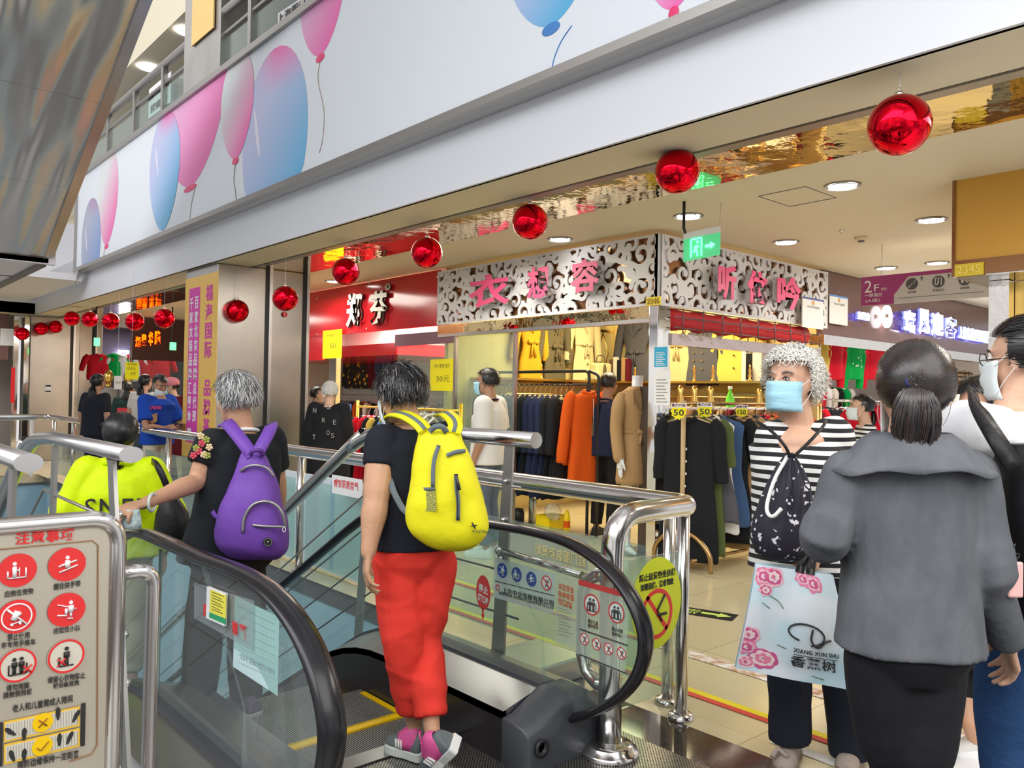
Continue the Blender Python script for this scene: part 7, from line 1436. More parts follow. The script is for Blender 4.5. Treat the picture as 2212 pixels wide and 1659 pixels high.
def ribbon(b, pts, w_, th=.003, nrm=None):
    nrm = nrm or -CFh; n = len(pts)
    for i in range(n-1):
        pass
    vs = []
    for i, p in enumerate(pts):
        t = (pts[min(i+1, n-1)]-pts[max(i-1, 0)]).normalized(); s_ = t.cross(nrm).normalized(); nn = s_.cross(t).normalized(); vs += [p-s_*w_/2-nn*th, p+s_*w_/2-nn*th, p+s_*w_/2+nn*th, p-s_*w_/2+nn*th]
    fs = []
    for i in range(n-1):
        for k in range(4): fs.append((4*i+k, 4*i+(k+1) % 4, 4*i+4+(k+1) % 4, 4*i+4+k))
    b.smooth = True; b.add(vs, fs+[(0, 1, 2, 3), (4*n-4, 4*n-3, 4*n-2, 4*n-1)]); return b
yb = cloth('bag_yellow', (.80, .74, .015), .5, 7, rough=.55); gyst = cloth('bag_grey_trim', (.14, .17, .19), .2, 30); gzip = mat('zip_dark', (.03, .03, .04), .4)
DB = D0-.17
bp1 = backpack('bright yellow backpack with grey trim worn by the person in red trousers', [(924, 912, 986, .03), (934, 904, 994, .055), (960, 900, 1003, .075), (1000, 893, 1022, .09), (1050, 886, 1040, .10), (1100, 876, 1050, .105), (1140, 882, 1056, .10), (1168, 912, 1042, .08), (1184, 945, 1015, .045), (1189, 960, 1000, .02)], DB, [yb])
def prj_bag(px, py, k=.0): return P(px, py, D=DB-k)
ribbon(MB(), bez([prj_bag(948, 962, .088), prj_bag(940, 985, .098), prj_bag(936, 1010, .105), prj_bag(935, 1052, .108)], 4), .014).build('curved_zip', gyst, bp1)
ribbon(MB(), bez([prj_bag(985, 1024, .112), prj_bag(986, 1050, .114), prj_bag(990, 1085, .116), prj_bag(989, 1124, .112)], 4), .014).build('front_zip', gyst, bp1); ribbon(MB(), bez([prj_bag(985, 1024, .118), prj_bag(988, 1085, .122), prj_bag(989, 1120, .118)], 4), .004).build('zip_line', gzip, bp1)
MB().tube([prj_bag(985, 1026, .122), prj_bag(990, 1045, .124), prj_bag(993, 1058, .122)], .005, 6).build('zip_pull', gzip, bp1)
ribbon(MB(), bez([prj_bag(965, 984, .088), prj_bag(985, 976, .085), prj_bag(1005, 974, .07)], 4), .014).build('short_zip', gyst, bp1)
mesh_m = cloth('bag_mesh', (.45, .45, .12), .9, 160, rough=.7); b = MB(); b.smooth = True; g_ = [[prj_bag(x, y, k) for x, k in xs] for y, xs in ((1056, ((888, .03), (905, .078), (922, .098), (940, .108))), (1080, ((885, .04), (905, .084), (922, .102), (942, .112))), (1104, ((880, .04), (903, .085), (922, .103), (943, .113))))]
b.add([p for r_ in g_ for p in r_], [(i*4+j, i*4+j+1, i*4+j+5, i*4+j+4) for i in range(2) for j in range(3)]); b.build('mesh_pocket', mesh_m, bp1)
ribbon(MB(), g_[0], .010).build('pocket_edge', gyst, bp1)
lg = prj_bag(1024, 1136, .108); b = MB(); b.tube([lg+CRh*-.008+Z1*.012, lg, lg+CRh*.004-Z1*.010], [.002, .004, .002], 5); b.tube([lg-CRh*.010-Z1*.001, lg+CRh*.010+Z1*.002], .0022, 4); b.text('ACO-ETERNAL', prj_bag(1020, 1150, .102), CRh*.062-Z1*.004, Z1*.010, .001, bold=.02); b.build('printed_logo', ink, bp1)
for nm_, pts in (('left', [(918, 930, .05), (905, 915, .03), (880, 899, -.02), (850, 893, -.12), (832, 905, -.2)]), ('right', [(980, 936, .05), (984, 920, .03), (978, 905, -.03), (962, 893, -.12), (950, 896, -.2)])):
    pp_ = bez([prj_bag(x, y, k) for x, y, k in pts], 5); o = ribbon(MB(), pp_, .052, .005, (Z1*.8-CFh*.6)).build('shoulder_strap', yb, bp1); ribbon(MB(), [p+(Z1*.8-CFh*.6)*.006 for p in pp_], .014, .002, (Z1*.8-CFh*.6)).build('strap_webbing', gyst, o)
ribbon(MB(), bez([prj_bag(928, 932, .06), prj_bag(940, 922, .07), prj_bag(955, 922, .07), prj_bag(965, 934, .06)], 4), .02).build('grab_loop', gyst, bp1)
ribbon(MB(), bez([prj_bag(842, 1035, -.06), prj_bag(852, 1065, -.02), prj_bag(868, 1095, .0), prj_bag(880, 1108, .03)], 4), .022).build('side_webbing', gyst, bp1)
# ---- woman with the purple backpack reaching for the handrail
D1 = 3.62; base = V((P(500, 1500, D=D1).x, P(500, 1500, D=D1).y, -.105)); J = skel(base, 1.60, yaw_of(.80, -.6))
J.update(head=P(510, 862, D=D1), neck=P(522, 934, D=D1), chest=P(520, 1010, D=D1), waist=P(508, 1110, D=D1), pelvis=P(500, 1180, D=D1), shL=P(458, 962, D=D1-.08), shR=P(582, 952, D=D1+.10), elL=P(424, 1040, D=D1-.14), wrL=P(318, 1085, D=D1-.42), hdL=P(262, 1100, D=D1-.52)-P(318, 1085, D=D1-.42),
    elR=P(600, 1060, D=D1+.2), wrR=P(590, 1150, D=D1+.4), hpL=P(470, 1200, D=D1-.02), hpR=P(525, 1200, D=D1+.05), knL=P(440, 1370, D=D1-.03), anL=P(428, 1522, D=D1), knR=P(530, 1370, D=D1+.1), anR=P(532, 1505, D=D1+.15), heL=P(452, 1560, D=D1-.02), toL=P(375, 1548, D=D1+.08), heR=P(553, 1538, D=D1+.05), toR=P(492, 1535, D=D1+.2))
J['Fh'] = (CFh*.55-CRh*.8-Z1*.1); J['Uh'] = Z1
blk2 = cloth('black_embroidered', (.014, .016, .02), .3, 9); dkb = cloth('dark_brown_trousers', (.025, .018, .016), .3, 8, (1, 1, .4))
for kk_ in ('heL', 'toL', 'heR', 'toR'): J[kk_].z = -.10
pw, fr1 = person('grey haired person in black with a flowered sleeve reaching for the left handrail', J, blk2, dkb, skin=skinA, sleeve=.55, sleeve_r=(.078, .074, .06), arm_r=(.05, .040, .026), widths=(.225, .185, .18, .19), depth=(.15, .14, .13, .12), hem=.05, trouser=(.10, .085, .075), cuff=.02, vox=.010, hands=(.45, .3), wr=(.003, 5, (1, 1, .8)),
    palm=dict(L=-Z1+CFh*.2, tL=CFh*.8+CRh*.3), shoes=(mat('shoe_purple', (.10, .06, .12), .6), mat('shoe_sole_grey', (.45, .42, .45), .6)), hairargs=dict(style='messy', m=hair_grey, N=2400, m2=hair_lgrey, frac2=.45, seed=3, big=1.12, nape=-.06), collar=paper, botname='trousers')
fl = [(436, 958, 'f_red', (.65, .08, .12)), (452, 966, 'f_cream', (.75, .6, .35)), (430, 975, 'f_red', (.65, .08, .12)), (446, 950, 'f_olive', (.35, .38, .08)), (424, 968, 'f_olive', (.35, .38, .08)), (440, 982, 'f_cream', (.75, .6, .35)), (418, 984, 'f_red', (.65, .08, .12)), (448, 984, 'f_olive', (.35, .38, .08)), (434, 942, 'f_cream', (.75, .6, .35))]
for i, (x, y, nm_, c_) in enumerate(fl):
    c = P(x, y, D=D1-.185); b = MB(); [b.ell(c+CRh*.010*math.cos(a)+Z1*.010*math.sin(a), .007, n=8, m=5) for a in [k*1.256+i for k in range(5)]]; b.ell(c-CFh*.004, .005, n=6, m=4); b.build('embroidered_flower', mat(nm_, c_, .7), pw)
w0 = J['wrL']; MB().tube([w0+(Z1*math.cos(t)+CFh*math.sin(t))*.034-CRh*-.02 for t in [2*math.pi*k/20 for k in range(20)]], .0065, 8, closed=True).build('jade_bangle', mat('pale_jade', (.62, .70, .66), .15), pw)
prp = cloth('bag_purple', (.17, .065, .40), .5, 8, rough=.5); prpd = cloth('bag_purple_dark', (.11, .04, .26), .4, 8, rough=.5); zp = mat('zip_silver', (.35, .34, .34), .3, .8)
DP_ = D1-.17
bp2 = backpack('purple nylon backpack with silver zips and a round dark badge', [(968, 530, 566, .02), (978, 524, 572, .04), (1005, 514, 585, .065), (1050, 496, 602, .09), (1095, 480, 612, .115), (1140, 470, 622, .125), (1175, 474, 624, .115), (1196, 492, 616, .08), (1207, 515, 600, .03)], DP_, [prp])
def pb(x, y, k): return P(x, y, D=DP_-k)
def curve_on(b, pts, r_=.0045): b.tube(bez(pts, 5), r_, 6); return b
curve_on(MB(), [pb(520, 1018, .068), pb(535, 1008, .078), pb(555, 1005, .082), pb(578, 1012, .078), pb(592, 1030, .07)], .006).build('upper_zip', zp, bp2)
curve_on(MB(), [pb(524, 1150, .128), pb(528, 1118, .122), pb(545, 1092, .118), pb(572, 1083, .116), pb(598, 1092, .108), pb(612, 1115, .105), pb(617, 1140, .10)], .007).build('front_pocket_zip', zp, bp2)
curve_on(MB(), [pb(545, 1134, .13), pb(575, 1137, .132), pb(612, 1138, .122)], .006).build('lower_zip', zp, bp2)
o = MB(); o.disc(pb(579, 1171, .124), .019, (-CFh), .006, 24); o.build('round_badge', black, bp2); MB().ringd(pb(579, 1171, .131), .017, .003, -CFh, .002).ell(pb(579, 1171, .132), .005, n=8, m=6).build('badge_ring', zp, bp2)
MB().tube([pb(614, 1138, .13)+(CRh*math.cos(t)*.006+Z1*(math.sin(t)*.011-.011)) for t in [2*math.pi*k/12 for k in range(12)]], .0018, 5, closed=True).build('zip_pull', paper, bp2)
b = MB(); b.smooth = True
b = MB(); b.ell(pb(491, 1140, .05), (.045, .05, .09), (CRh, CFh, Z1), 16, 10); b.build('side_pocket', prpd, bp2); curve_on(MB(), [pb(482, 1104, .06), pb(492, 1113, .09), pb(510, 1118, .11)], .005).build('pocket_elastic', black, bp2)
for pts in ([(546, 985, .04), (528, 960, .02), (506, 932, -.03), (490, 914, -.09), (482, 915, -.20)], [(554, 985, .04), (567, 960, .02), (580, 936, -.03), (586, 920, -.10), (584, 918, -.2)]):
    ribbon(MB(), bez([pb(*q_) for q_ in pts], 5), .055, .006, (-CFh*.8+Z1*.6)).build('shoulder_strap', prp, bp2)
ribbon(MB(), bez([pb(540, 985, .06), pb(545, 975, .075), pb(562, 973, .075), pb(568, 985, .06)], 4), .018).build('grab_loop', prpd, bp2)
ribbon(MB(), bez([pb(446, 1040, -.12), pb(452, 1080, -.05), pb(462, 1110, .0), pb(478, 1122, .03)], 4), .02).build('side_webbing', prp, bp2)
# ---- woman in the lime jacket further down the escalator
D2 = 4.5; hd = P(262, 938, D=D2); J = skel((hd.x, hd.y, -.36), 1.60, yaw_of(.97, -.2)); lime = cloth('lime_jacket', (.66, .86, .0), .5, 9, rough=.6)
J['head'] = hd; J['neck'] = P(262, 1000, D=D2); J['elL'] = J['elL']-J['R']*.05; J['elR'] = J['elR']+J['R']*.06
pl, fr2 = person('person in a bright lime jacket with black lettering seen from behind on the escalator', J, lime, cloth('khaki_trousers', (.46, .40, .26), .3, 8), skin=skinA, sleeve=1.75, sleeve_r=(.085, .085, .075), widths=(.235, .23, .22, .215), depth=(.16, .16, .15, .13), hem=.06, vox=.013, wr=(.006, 5, (1, 1, .7)), hairargs=dict(style='pony', m=hair_black, N=1400, tie_off=(0, .085, -.055), tail=.16, seed=5, big=1.10, twidth=.05, nape=-.08), shoes=(cl('grey'), paper), trouser=(.09, .07, .055), cuff=.25)
MB().tube([J['neck']+J['R']*(.085*math.cos(t))+J['F']*(.08*math.sin(t)-.01)+Z1*.012 for t in [2*math.pi*k/20 for k in range(20)]], .022, 8, closed=True).build('jacket_collar', lime, pl)
def back_text(root, J, body, u0, u1, z0, z1, off, m=ink, bold=.0):
    o = J['chest']+J['R']*u0-J['F']*off; o.z = z0; MB().text(body, o, J['R']*(u1-u0), Z1*(z1-z0), .004, bold=bold).build('printed_lettering', m, root)
back_text(pl, J, 'SNEP', -.13, .19, J['chest'].z-.13, J['chest'].z-.02, .163); back_text(pl, J, 'CCE', -.20, .0, J['chest'].z-.27, J['chest'].z-.17, .172)
bgk = cloth('black_bag', (.012, .012, .014), .5, 9, rough=.4); t = thing('shoulder_bag', P(370, 1150, D=D2-.2), 'black soft shoulder bag hanging at the right side of the lime jacket', 'bag')
b = MB(); b.loft([[P(x, y, D=D2-.18)+CRh*(w_*math.cos(a))-CFh*(d_*math.sin(a)) for a in [2*math.pi*k/18 for k in range(18)]] for x, y, w_, d_ in ((366, 1062, .02, .02), (368, 1080, .05, .05), (372, 1110, .085, .075), (372, 1140, .095, .08), (368, 1165, .085, .07), (366, 1180, .04, .04))]); b.build('pouch', bgk, t)
ribbon(MB(), bez([P(366, 1066, D=D2-.2), P(352, 1030, D=D2-.22), P(338, 1004, D=D2-.18), P(328, 996, D=D2-.05)], 5), .035).build('strap', bgk, t)
bpw = thing('tissue_pack', P(285, 1110, D=3.1), 'pale printed cloth pouch dangling from the reaching hand', 'pouch'); b = MB(); b.loft([[P(x, y, D=3.12)+CRh*(w_*math.cos(a))-CFh*(.02*math.sin(a)) for a in [2*math.pi*k/14 for k in range(14)]] for x, y, w_ in ((284, 1100, .03), (284, 1112, .035), (284, 1128, .04), (286, 1142, .034))]); b.build('pouch', mat('pale_print', (.62, .74, .76), .6, noise_c=(.25, .35, .38), nscale=60), bpw)
# ---- woman in black and white stripes facing the camera
D3 = 3.12; base = V((P(1745, 1630, D=D3).x, P(1745, 1630, D=D3).y, 0)); J = skel(base, 1.62, yaw_of(-.88, -.48))
# facing the camera: her right side is on the left of the picture
J.update(head=P(1708, 824, D=D3), neck=P(1722, 925, D=D3+.02), chest=P(1730, 1000, D=D3), waist=P(1735, 1110, D=D3), pelvis=P(1735, 1195, D=D3), shR=P(1672, 948, D=D3+.02), shL=P(1802, 940, D=D3-.02), elR=P(1658, 1060, D=D3+.06), wrR=P(1690, 1140, D=D3-.12), hdR=-CFh*.4+CRh*.6-Z1*.4, elL=P(1842, 1060, D=D3+.05), wrL=P(1775, 1180, D=D3-.2), hdL=-CRh*.3-Z1*.9-CFh*.1,
    hpR=P(1703, 1230, D=D3), hpL=P(1790, 1230, D=D3), knR=P(1705, 1430, D=D3), knL=P(1820, 1430, D=D3), anR=P(1706, 1598, D=D3), anL=P(1838, 1630, D=D3), heR=P(1712, 1618, D=D3+.05), toR=P(1690, 1655, D=D3-.13), heL=P(1838, 1650, D=D3+.05), toL=P(1828, 1690, D=D3-.13))
for kk_ in ('heL', 'toL', 'heR', 'toR'): J[kk_].z = .0
J['Fh'] = (-CFh*.62-CRh*.74+Z1*.03); J['Uh'] = Z1
stripe = mat('fabric_stripes', (.8, .8, .8), .85); n_, b_ = nodes(stripe); g_n = n_.nodes.new('ShaderNodeNewGeometry'); nz_ = n_.nodes.new('ShaderNodeTexNoise'); nz_.inputs['Scale'].default_value = 5; wv = n_.nodes.new('ShaderNodeTexWave'); wv.bands_direction = 'Z'; wv.inputs['Scale'].default_value = 9.5; wv.inputs['Distortion'].default_value = 1.3; wv.inputs['Detail'].default_value = 0; wv.inputs['Detail Scale'].default_value = .5; cr_ = n_.nodes.new('ShaderNodeValToRGB'); cr_.color_ramp.interpolation = 'CONSTANT'; cr_.color_ramp.elements[0].color = (.012, .012, .014, 1); cr_.color_ramp.elements[1].position = .5; cr_.color_ramp.elements[1].color = (.78, .78, .76, 1)
tc = n_.nodes.new('ShaderNodeTexCoord'); n_.links.new(tc.outputs['Object'], wv.inputs[0]); n_.links.new(wv.outputs[0], cr_.inputs[0]); n_.links.new(cr_.outputs[0], b_.inputs['Base Color'])
navy = cloth('navy_trousers', (.012, .015, .025), .2, 8, (1, 1, .4))
sw_, fr3 = person('person with curly white hair and blue mask in a striped top, looking left', J, stripe, navy, skin=skinB, sleeve=.62, sleeve_r=(.074, .078, .06), arm_r=(.05, .042, .027), widths=(.20, .19, .185, .195), depth=(.15, .145, .14, .12), hem=.06, trouser=(.10, .082, .08), cuff=.0, vox=.009, hands=(.9, .7), wr=(.003, 6, (1, 1, 1)), hs=1.06, neck_r=.060, scoop=True,
    shoes=(cloth('taupe_shoe', (.36, .30, .26), .4, 40), mat('shoe_sole_brown', (.22, .17, .13), .6)), hairargs=dict(style='curly', m=hair_white, N=4200, m2=hair_lgrey, frac2=.35, seed=8, big=1.11, nape=-.075, front=.135, wid=.0032), mask=maskb, face=True, browc=hair_grey)
MB().tube(bez([J['toR']+V((0, 0, .055))-CRh*.03+CFh*.03, J['toR']+V((0, 0, .075))+CFh*.05, J['toR']+V((0, 0, .055))+CRh*.03+CFh*.03], 4), .008, 6).build('shoe_bow', cloth('taupe_shoe', (.36, .30, .26)), sw_)
# drawstring bag worn on the chest
fb = mat('fabric_floral_navy', (.014, .013, .025), .7); n_, b_ = nodes(fb); tc = n_.nodes.new('ShaderNodeTexCoord'); vo = n_.nodes.new('ShaderNodeTexVoronoi'); vo.inputs['Scale'].default_value = 32; cr_ = n_.nodes.new('ShaderNodeValToRGB'); cr_.color_ramp.interpolation = 'CONSTANT'; cr_.color_ramp.elements[0].color = (.72, .70, .74, 1); cr_.color_ramp.elements[1].position = .24; cr_.color_ramp.elements[1].color = (.014, .013, .026, 1)
nz_ = n_.nodes.new('ShaderNodeTexNoise'); nz_.inputs['Scale'].default_value = 30; ad = n_.nodes.new('ShaderNodeMixRGB'); ad.inputs[0].default_value = .06; n_.links.new(tc.outputs['Object'], nz_.inputs[0]); n_.links.new(tc.outputs['Object'], ad.inputs[1]); n_.links.new(nz_.outputs['Color'], ad.inputs[2]); n_.links.new(ad.outputs[0], vo.inputs['Vector']); n_.links.new(vo.outputs['Distance'], cr_.inputs[0]); n_.links.new(cr_.outputs[0], b_.inputs['Base Color'])
DS = D3-.24; t = thing('drawstring_bag', P(1690, 1210, D=DS), 'dark navy drawstring bag with small white blossoms worn over the stripes', 'bag'); rings = []
for y, xl, xr, dp, pl_ in ((978, 1694, 1712, .02, .15), (988, 1690, 1718, .03, .3), (1005, 1676, 1730, .05, .25), (1040, 1658, 1745, .075, .15), (1080, 1642, 1752, .09, .08), (1090, 1640, 1752, .085, .1), (1120, 1624, 1756, .10, .05), (1160, 1620, 1756, .10, .03), (1195, 1632, 1748, .08, .02), (1210, 1650, 1735, .04, 0)):
    a, b_ = P(xl, y, D=DS), P(xr, y, D=DS); c = (a+b_)/2; hw = (b_-a).length/2; rings.append([c+CRh*hw*math.cos(th)*(1+pl_*.3*math.sin(9*th))-CFh*dp*math.sin(th)*(1+pl_*math.sin(11*th))*(1 if math.sin(th) > 0 else .4) for th in [2*math.pi*k/44 for k in range(44)]])
b = MB(); b.loft(rings); [v_.__iadd__(noise.noise_vector(v_*12)*.006) for v_ in b.v]; b.build('pouch', fb, t)
for pts in ([(1700, 985, .03), (1688, 960, .03), (1668, 930, -.02), (1655, 912, -.12)], [(1708, 985, .03), (1740, 955, .03), (1785, 925, -.04), (1812, 912, -.12)]): MB().tube(bez([P(x, y, D=DS)-CFh*k for x, y, k in pts], 5), .006, 8).build('cord', bgk, t)
ribbon(MB(), bez([P(1690, 985, D=DS)-CFh*.05, P(1660, 1030, D=DS)-CFh*.07, P(1640, 1080, D=DS)-CFh*.09, P(1638, 1100, D=DS)-CFh*.11, P(1648, 1104, D=DS)-CFh*.12, P(1664, 1088, D=DS)-CFh*.12], 5), .012).build('white_strap', paper, t)
# printed tote bag held low
DT = D3-.30; tt = thing('tote_bag', P(1720, 1480, D=DT), 'white tote bag printed with pink roses and black script', 'bag')
q4 = [P(1632, 1216, D=DT), P(1796, 1240, D=DT), P(1860, 1494, D=DT), P(1588, 1442, D=DT)]
def tq(u, v_, k=0): return (q4[0]*(1-u)+q4[1]*u)*(1-v_)+(q4[3]*(1-u)+q4[2]*u)*v_-CFh*(k+.012+.03*math.sin(math.pi*u)*math.sin(math.pi*min(1, v_+.1))+.006*math.sin(u*9+v_*4))
NU, NV = 18, 22; b = MB(); b.smooth = True; b.add([tq(i/NU, j/NV) for j in range(NV+1) for i in range(NU+1)], [(j*(NU+1)+i, j*(NU+1)+i+1, (j+1)*(NU+1)+i+1, (j+1)*(NU+1)+i) for j in range(NV) for i in range(NU)])
bk_ = [tq(i/NU, j/NV)+CFh*.07*math.sin(math.pi*(.08+.84*i/NU)) for j in range(NV+1) for i in range(NU+1)]; b.add(bk_, [(j*(NU+1)+i, j*(NU+1)+i+1, (j+1)*(NU+1)+i+1, (j+1)*(NU+1)+i) for j in range(NV) for i in range(NU)])
tm_ = mat('tote_print', (.74, .80, .84), .45, noise_c=(.46, .70, .80), nscale=5); b.build('bag_panel', tm_, tt)
def flower(u, v_, r, seed, kind=0):
    rnd = random.Random(seed); cols = [mat('rose_a', (.78, .22, .36), .6), mat('rose_b', (.82, .48, .56), .6), mat('rose_c', (.60, .10, .26), .6), mat('rose_d', (.85, .66, .66), .6)]
    for k in range(4): 
        b = MB()
        for q_ in range(7 if k < 3 else 4):
            a = q_*.9+k*.5+rnd.random()*.3; rr = r*(1-.24*k); cu, cv = u+.62*rr*math.cos(a)*1.0, v_+.62*rr*math.sin(a)*.72; pr = rr*.55
            b.poly([tq(max(.01, min(.99, cu+pr*math.cos(th)*(.9 if q_ % 2 else .65))), max(.01, min(.985, cv+pr*.72*math.sin(th)*(.65 if q_ % 2 else .9))), .0016+.0008*k+.0001*q_) for th in [2*math.pi*i/12 for i in range(12)]])
        b.build('printed_petals', cols[(k+kind) % 4], tt)
for u, v_, r, sd, kd in ((.10, .10, .12, 1, 0), (.22, .09, .13, 2, 1), (.14, .22, .08, 3, 1), (.70, .10, .11, 4, 0), (.58, .07, .09, 5, 0), (.05, .66, .11, 6, 1), (.05, .78, .10, 7, 0), (.20, .86, .13, 8, 2), (.07, .92, .08, 9, 3)): flower(u, v_, r, sd, kd)
gl2 = mat('leaf_print', (.16, .22, .14), .6)
for a_ in ([(.18, .26), (.28, .30), (.34, .36)], [(.12, .34), (.2, .38)], [(.30, .70), (.38, .72)], [(.6, .93), (.7, .95)]): MB().tube(bez([tq(u, v_, .003) for u, v_ in a_], 4), .0014, 4).build('printed_stem', gl2, tt)
b = MB(); lp = [tq(.54+.10*math.cos(t_)*(1+.15*t_), .55+.06*math.sin(t_)*(1+.1*t_), .003) for t_ in [k*.35+2 for k in range(17)]]; b.tube(lp, .0032, 5); b.tube(bez([tq(.62, .50, .003), tq(.60, .60, .003), tq(.66, .66, .003), tq(.74, .60, .003), tq(.80, .58, .003)], 5), .0038, 5); b.build('printed_script', ink, tt)
for s_, u0, v0, u1, hh in (('XIANG XUN SHU', .44, .735, .86, .04), ('香薰树', .42, .87, .82, .105)):
    gv, gf, (gx0, gy0, gx1, gy1) = glyphs(s_, .01); MB().add([tq(u0+(u1-u0)*(p[0]-gx0)/(gx1-gx0), v0-hh*(p[1]-gy0)/(gy1-gy0), .003 if p[2] > 0 else .002) for p in gv], gf).build('printed_name', ink, tt)
MB().tube([tq(.44+.04*i, .755, .003) for i in range(11)], .0012, 4).build('printed_rule', ink, tt)
for u in (.55, .68): ribbon(MB(), [tq(u, .02, .004), tq(u+.04, -.05, .0), P(1762, 1190, D=DT)+CFh*.02], .03).build('handle', bgk, tt)
# ---- woman in the grey cardigan, nearest, seen from behind
D4 = 1.98; base = V((P(1965, 1600, D=D4).x, P(1965, 1600, D=D4).y, 0)); J = skel(base, 1.57, yaw_of(1, .06))
J['Fh'] = CFh*.93+CRh*.30
J.update(head=P(1975, 843, D=D4), neck=P(1968, 955, D=D4-.02), chest=P(1962, 1075, D=D4), waist=P(1962, 1230, D=D4), pelvis=P(1962, 1360, D=D4), shL=P(1832, 1025, D=D4), shR=P(2098, 1025, D=D4), elL=P(1782, 1165, D=D4-.02), wrL=P(1830, 1160, D=D4+.28), hdL=CFh+CRh*.4+Z1*.2, elR=P(2138, 1240, D=D4-.04), wrR=P(2178, 1395, D=D4+.04), hdR=P(2188, 1440, D=D4+.1)-P(2178, 1395, D=D4+.04),
    hpL=P(1900, 1420, D=D4), hpR=P(2010, 1420, D=D4), knL=P(1928, 1660, D=D4+.02), knR=P(1984, 1680, D=D4-.02), anL=base-J['R']*.07+Z1*.09, anR=base+J['R']*.07+Z1*.09)
greyc = cloth('grey_cardigan', (.10, .108, .122), .3, 22, (1, 1, .5), rough=.95, noise_c=(.13, .137, .152), nscale=14)
gw_, fr4 = person('person with brown ponytail in a grey cardigan, seen from behind, nearest the camera', J, greyc, cloth('black_trousers', (.008, .008, .011), .2, 8), skin=skinB, sleeve=1.92, sleeve_r=(.062, .062, .046), widths=(.172, .160, .158, .170), depth=(.13, .12, .115, .10), hem=.045, trouser=(.086, .054, .044), cuff=.05, vox=.008, hands=(.5, .4), wr=(.004, 4, (1.2, 1.2, .35)), palm=dict(R=-CRh, tR=CFh),
    hairargs=dict(style='pony', m=hair_black, N=3800, m2=hair_brown, frac2=.4, tie_off=(-.012, .098, .018), tail=.215, seed=13, big=1.10, nape=-.085, twidth=.054, wid=.0022), shoes=(black, black), topname='cardigan', maskm=None, mask=maskw)
b = MB(); rings = []
for s_, dz, aa, bb_ in ((0, .02, .085, .08), (1, .0, .115, .095), (2, -.025, .152, .115), (3, -.048, .182, .128), (4, -.060, .194, .134)):
    rings.append([J['neck']+J['R']*(aa*math.cos(t))+J['F']*(bb_*math.sin(t))+Z1*(dz+.006*math.sin(7*t+s_)*(s_ > 2)-.02*abs(math.cos(t))*(s_ > 1)) for t in [2*math.pi*k/48 for k in range(48)]])
b.loft(rings, False); o = b.build('wide_collar', greyc, gw_); so = o.modifiers.new('s', 'SOLIDIFY'); so.thickness = .006
MB().tube([fr_pt for fr_pt in [J['head']-fr4[0]*(.112)+fr4[1]*.018-fr4[2]*.012+(fr4[2]*math.cos(t)*.022+fr4[1]*math.sin(t)*.012) for t in [2*math.pi*k/14 for k in range(14)]]], .006, 7, closed=True).build('hair_tie', mat('hair_tie_blue', (.01, .015, .10), .6), gw_)
# ---- woman in white at the right edge with black backpack
D5 = 2.25; base = V((P(2215, 1500, D=D5).x, P(2215, 1500, D=D5).y, 0)); J = skel(base, 1.64, yaw_of(.75, -.66))
J.update(head=P(2216, 775, D=D5), neck=P(2196, 885, D=D5), shL=P(2098, 935, D=D5-.05), elL=P(2082, 1060, D=D5+.12), wrL=P(2110, 1150, D=D5+.35)); J['Fh'] = CFh*.82-CRh*.55-Z1*.05
ww, fr5 = person('person in a white top and blue jeans at the right edge wearing glasses', J, cloth('white_top', (.70, .71, .74), .3, 9), cloth('blue_jeans', (.02, .06, .16), .3, 30), skin=skinB, sleeve=1.0, sleeve_r=(.09, .10, .08), widths=(.19, .17, .185, .20), depth=(.13, .125, .13, .12), hem=.02, vox=.011, wr=(.004, 5, (1, 1, .6)), mask=maskw, hairargs=dict(style='pony', m=hair_black, N=2200, tie_off=(.02, .10, .01), tail=.30, seed=17, big=1.06, twidth=.04), shoes=(paper, paper), face=True)
b = MB(); [b.tube([fr_[0] for fr_ in [(J['head']+fr5[0]*.098+fr5[2]*(s_*.034+.022*math.cos(a))+fr5[1]*(.004+.018*math.sin(a)),) for a in [2*math.pi*k/16 for k in range(16)]]], .0016, 5, closed=True) for s_ in (-1, 1)]; b.tube([J['head']+fr5[0]*.095-fr5[2]*.056, J['head']-fr5[2]*.08], .0016, 4); b.build('glasses', black, ww)
DK = D5-.2; t = backpack('black backpack of the person in white at the right edge', [(958, 2165, 2300, .06), (1000, 2152, 2310, .10), (1100, 2145, 2320, .13), (1220, 2150, 2330, .13), (1330, 2165, 2320, .10), (1360, 2190, 2300, .05)], DK, [bgk])
ribbon(MB(), bez([P(2100, 862, D=D5-.12)+Z1*.02, P(2112, 880, D=D5-.22), P(2150, 945, D=D5-.30), P(2192, 1010, D=D5-.33)], 5), .042, .005).build('shoulder_strap', bgk, t)
t = thing('pink_phone_case', P(2192, 1290, D=1.9), 'pale pink case tag hanging on a loop at the right edge', 'phone case'); c = P(2193, 1252, D=1.9); MB().box(c, (.035, .012, .085), (CRh, CFh, Z1)).build('case', mat('pale_pink', (.78, .45, .42), .4), t, bevel=.005); MB().tube(bez([c+Z1*.042, c+Z1*.06+CRh*.01, c+Z1*.062-CRh*.01, c+Z1*.085], 3), .002, 5).build('loop', black, t)
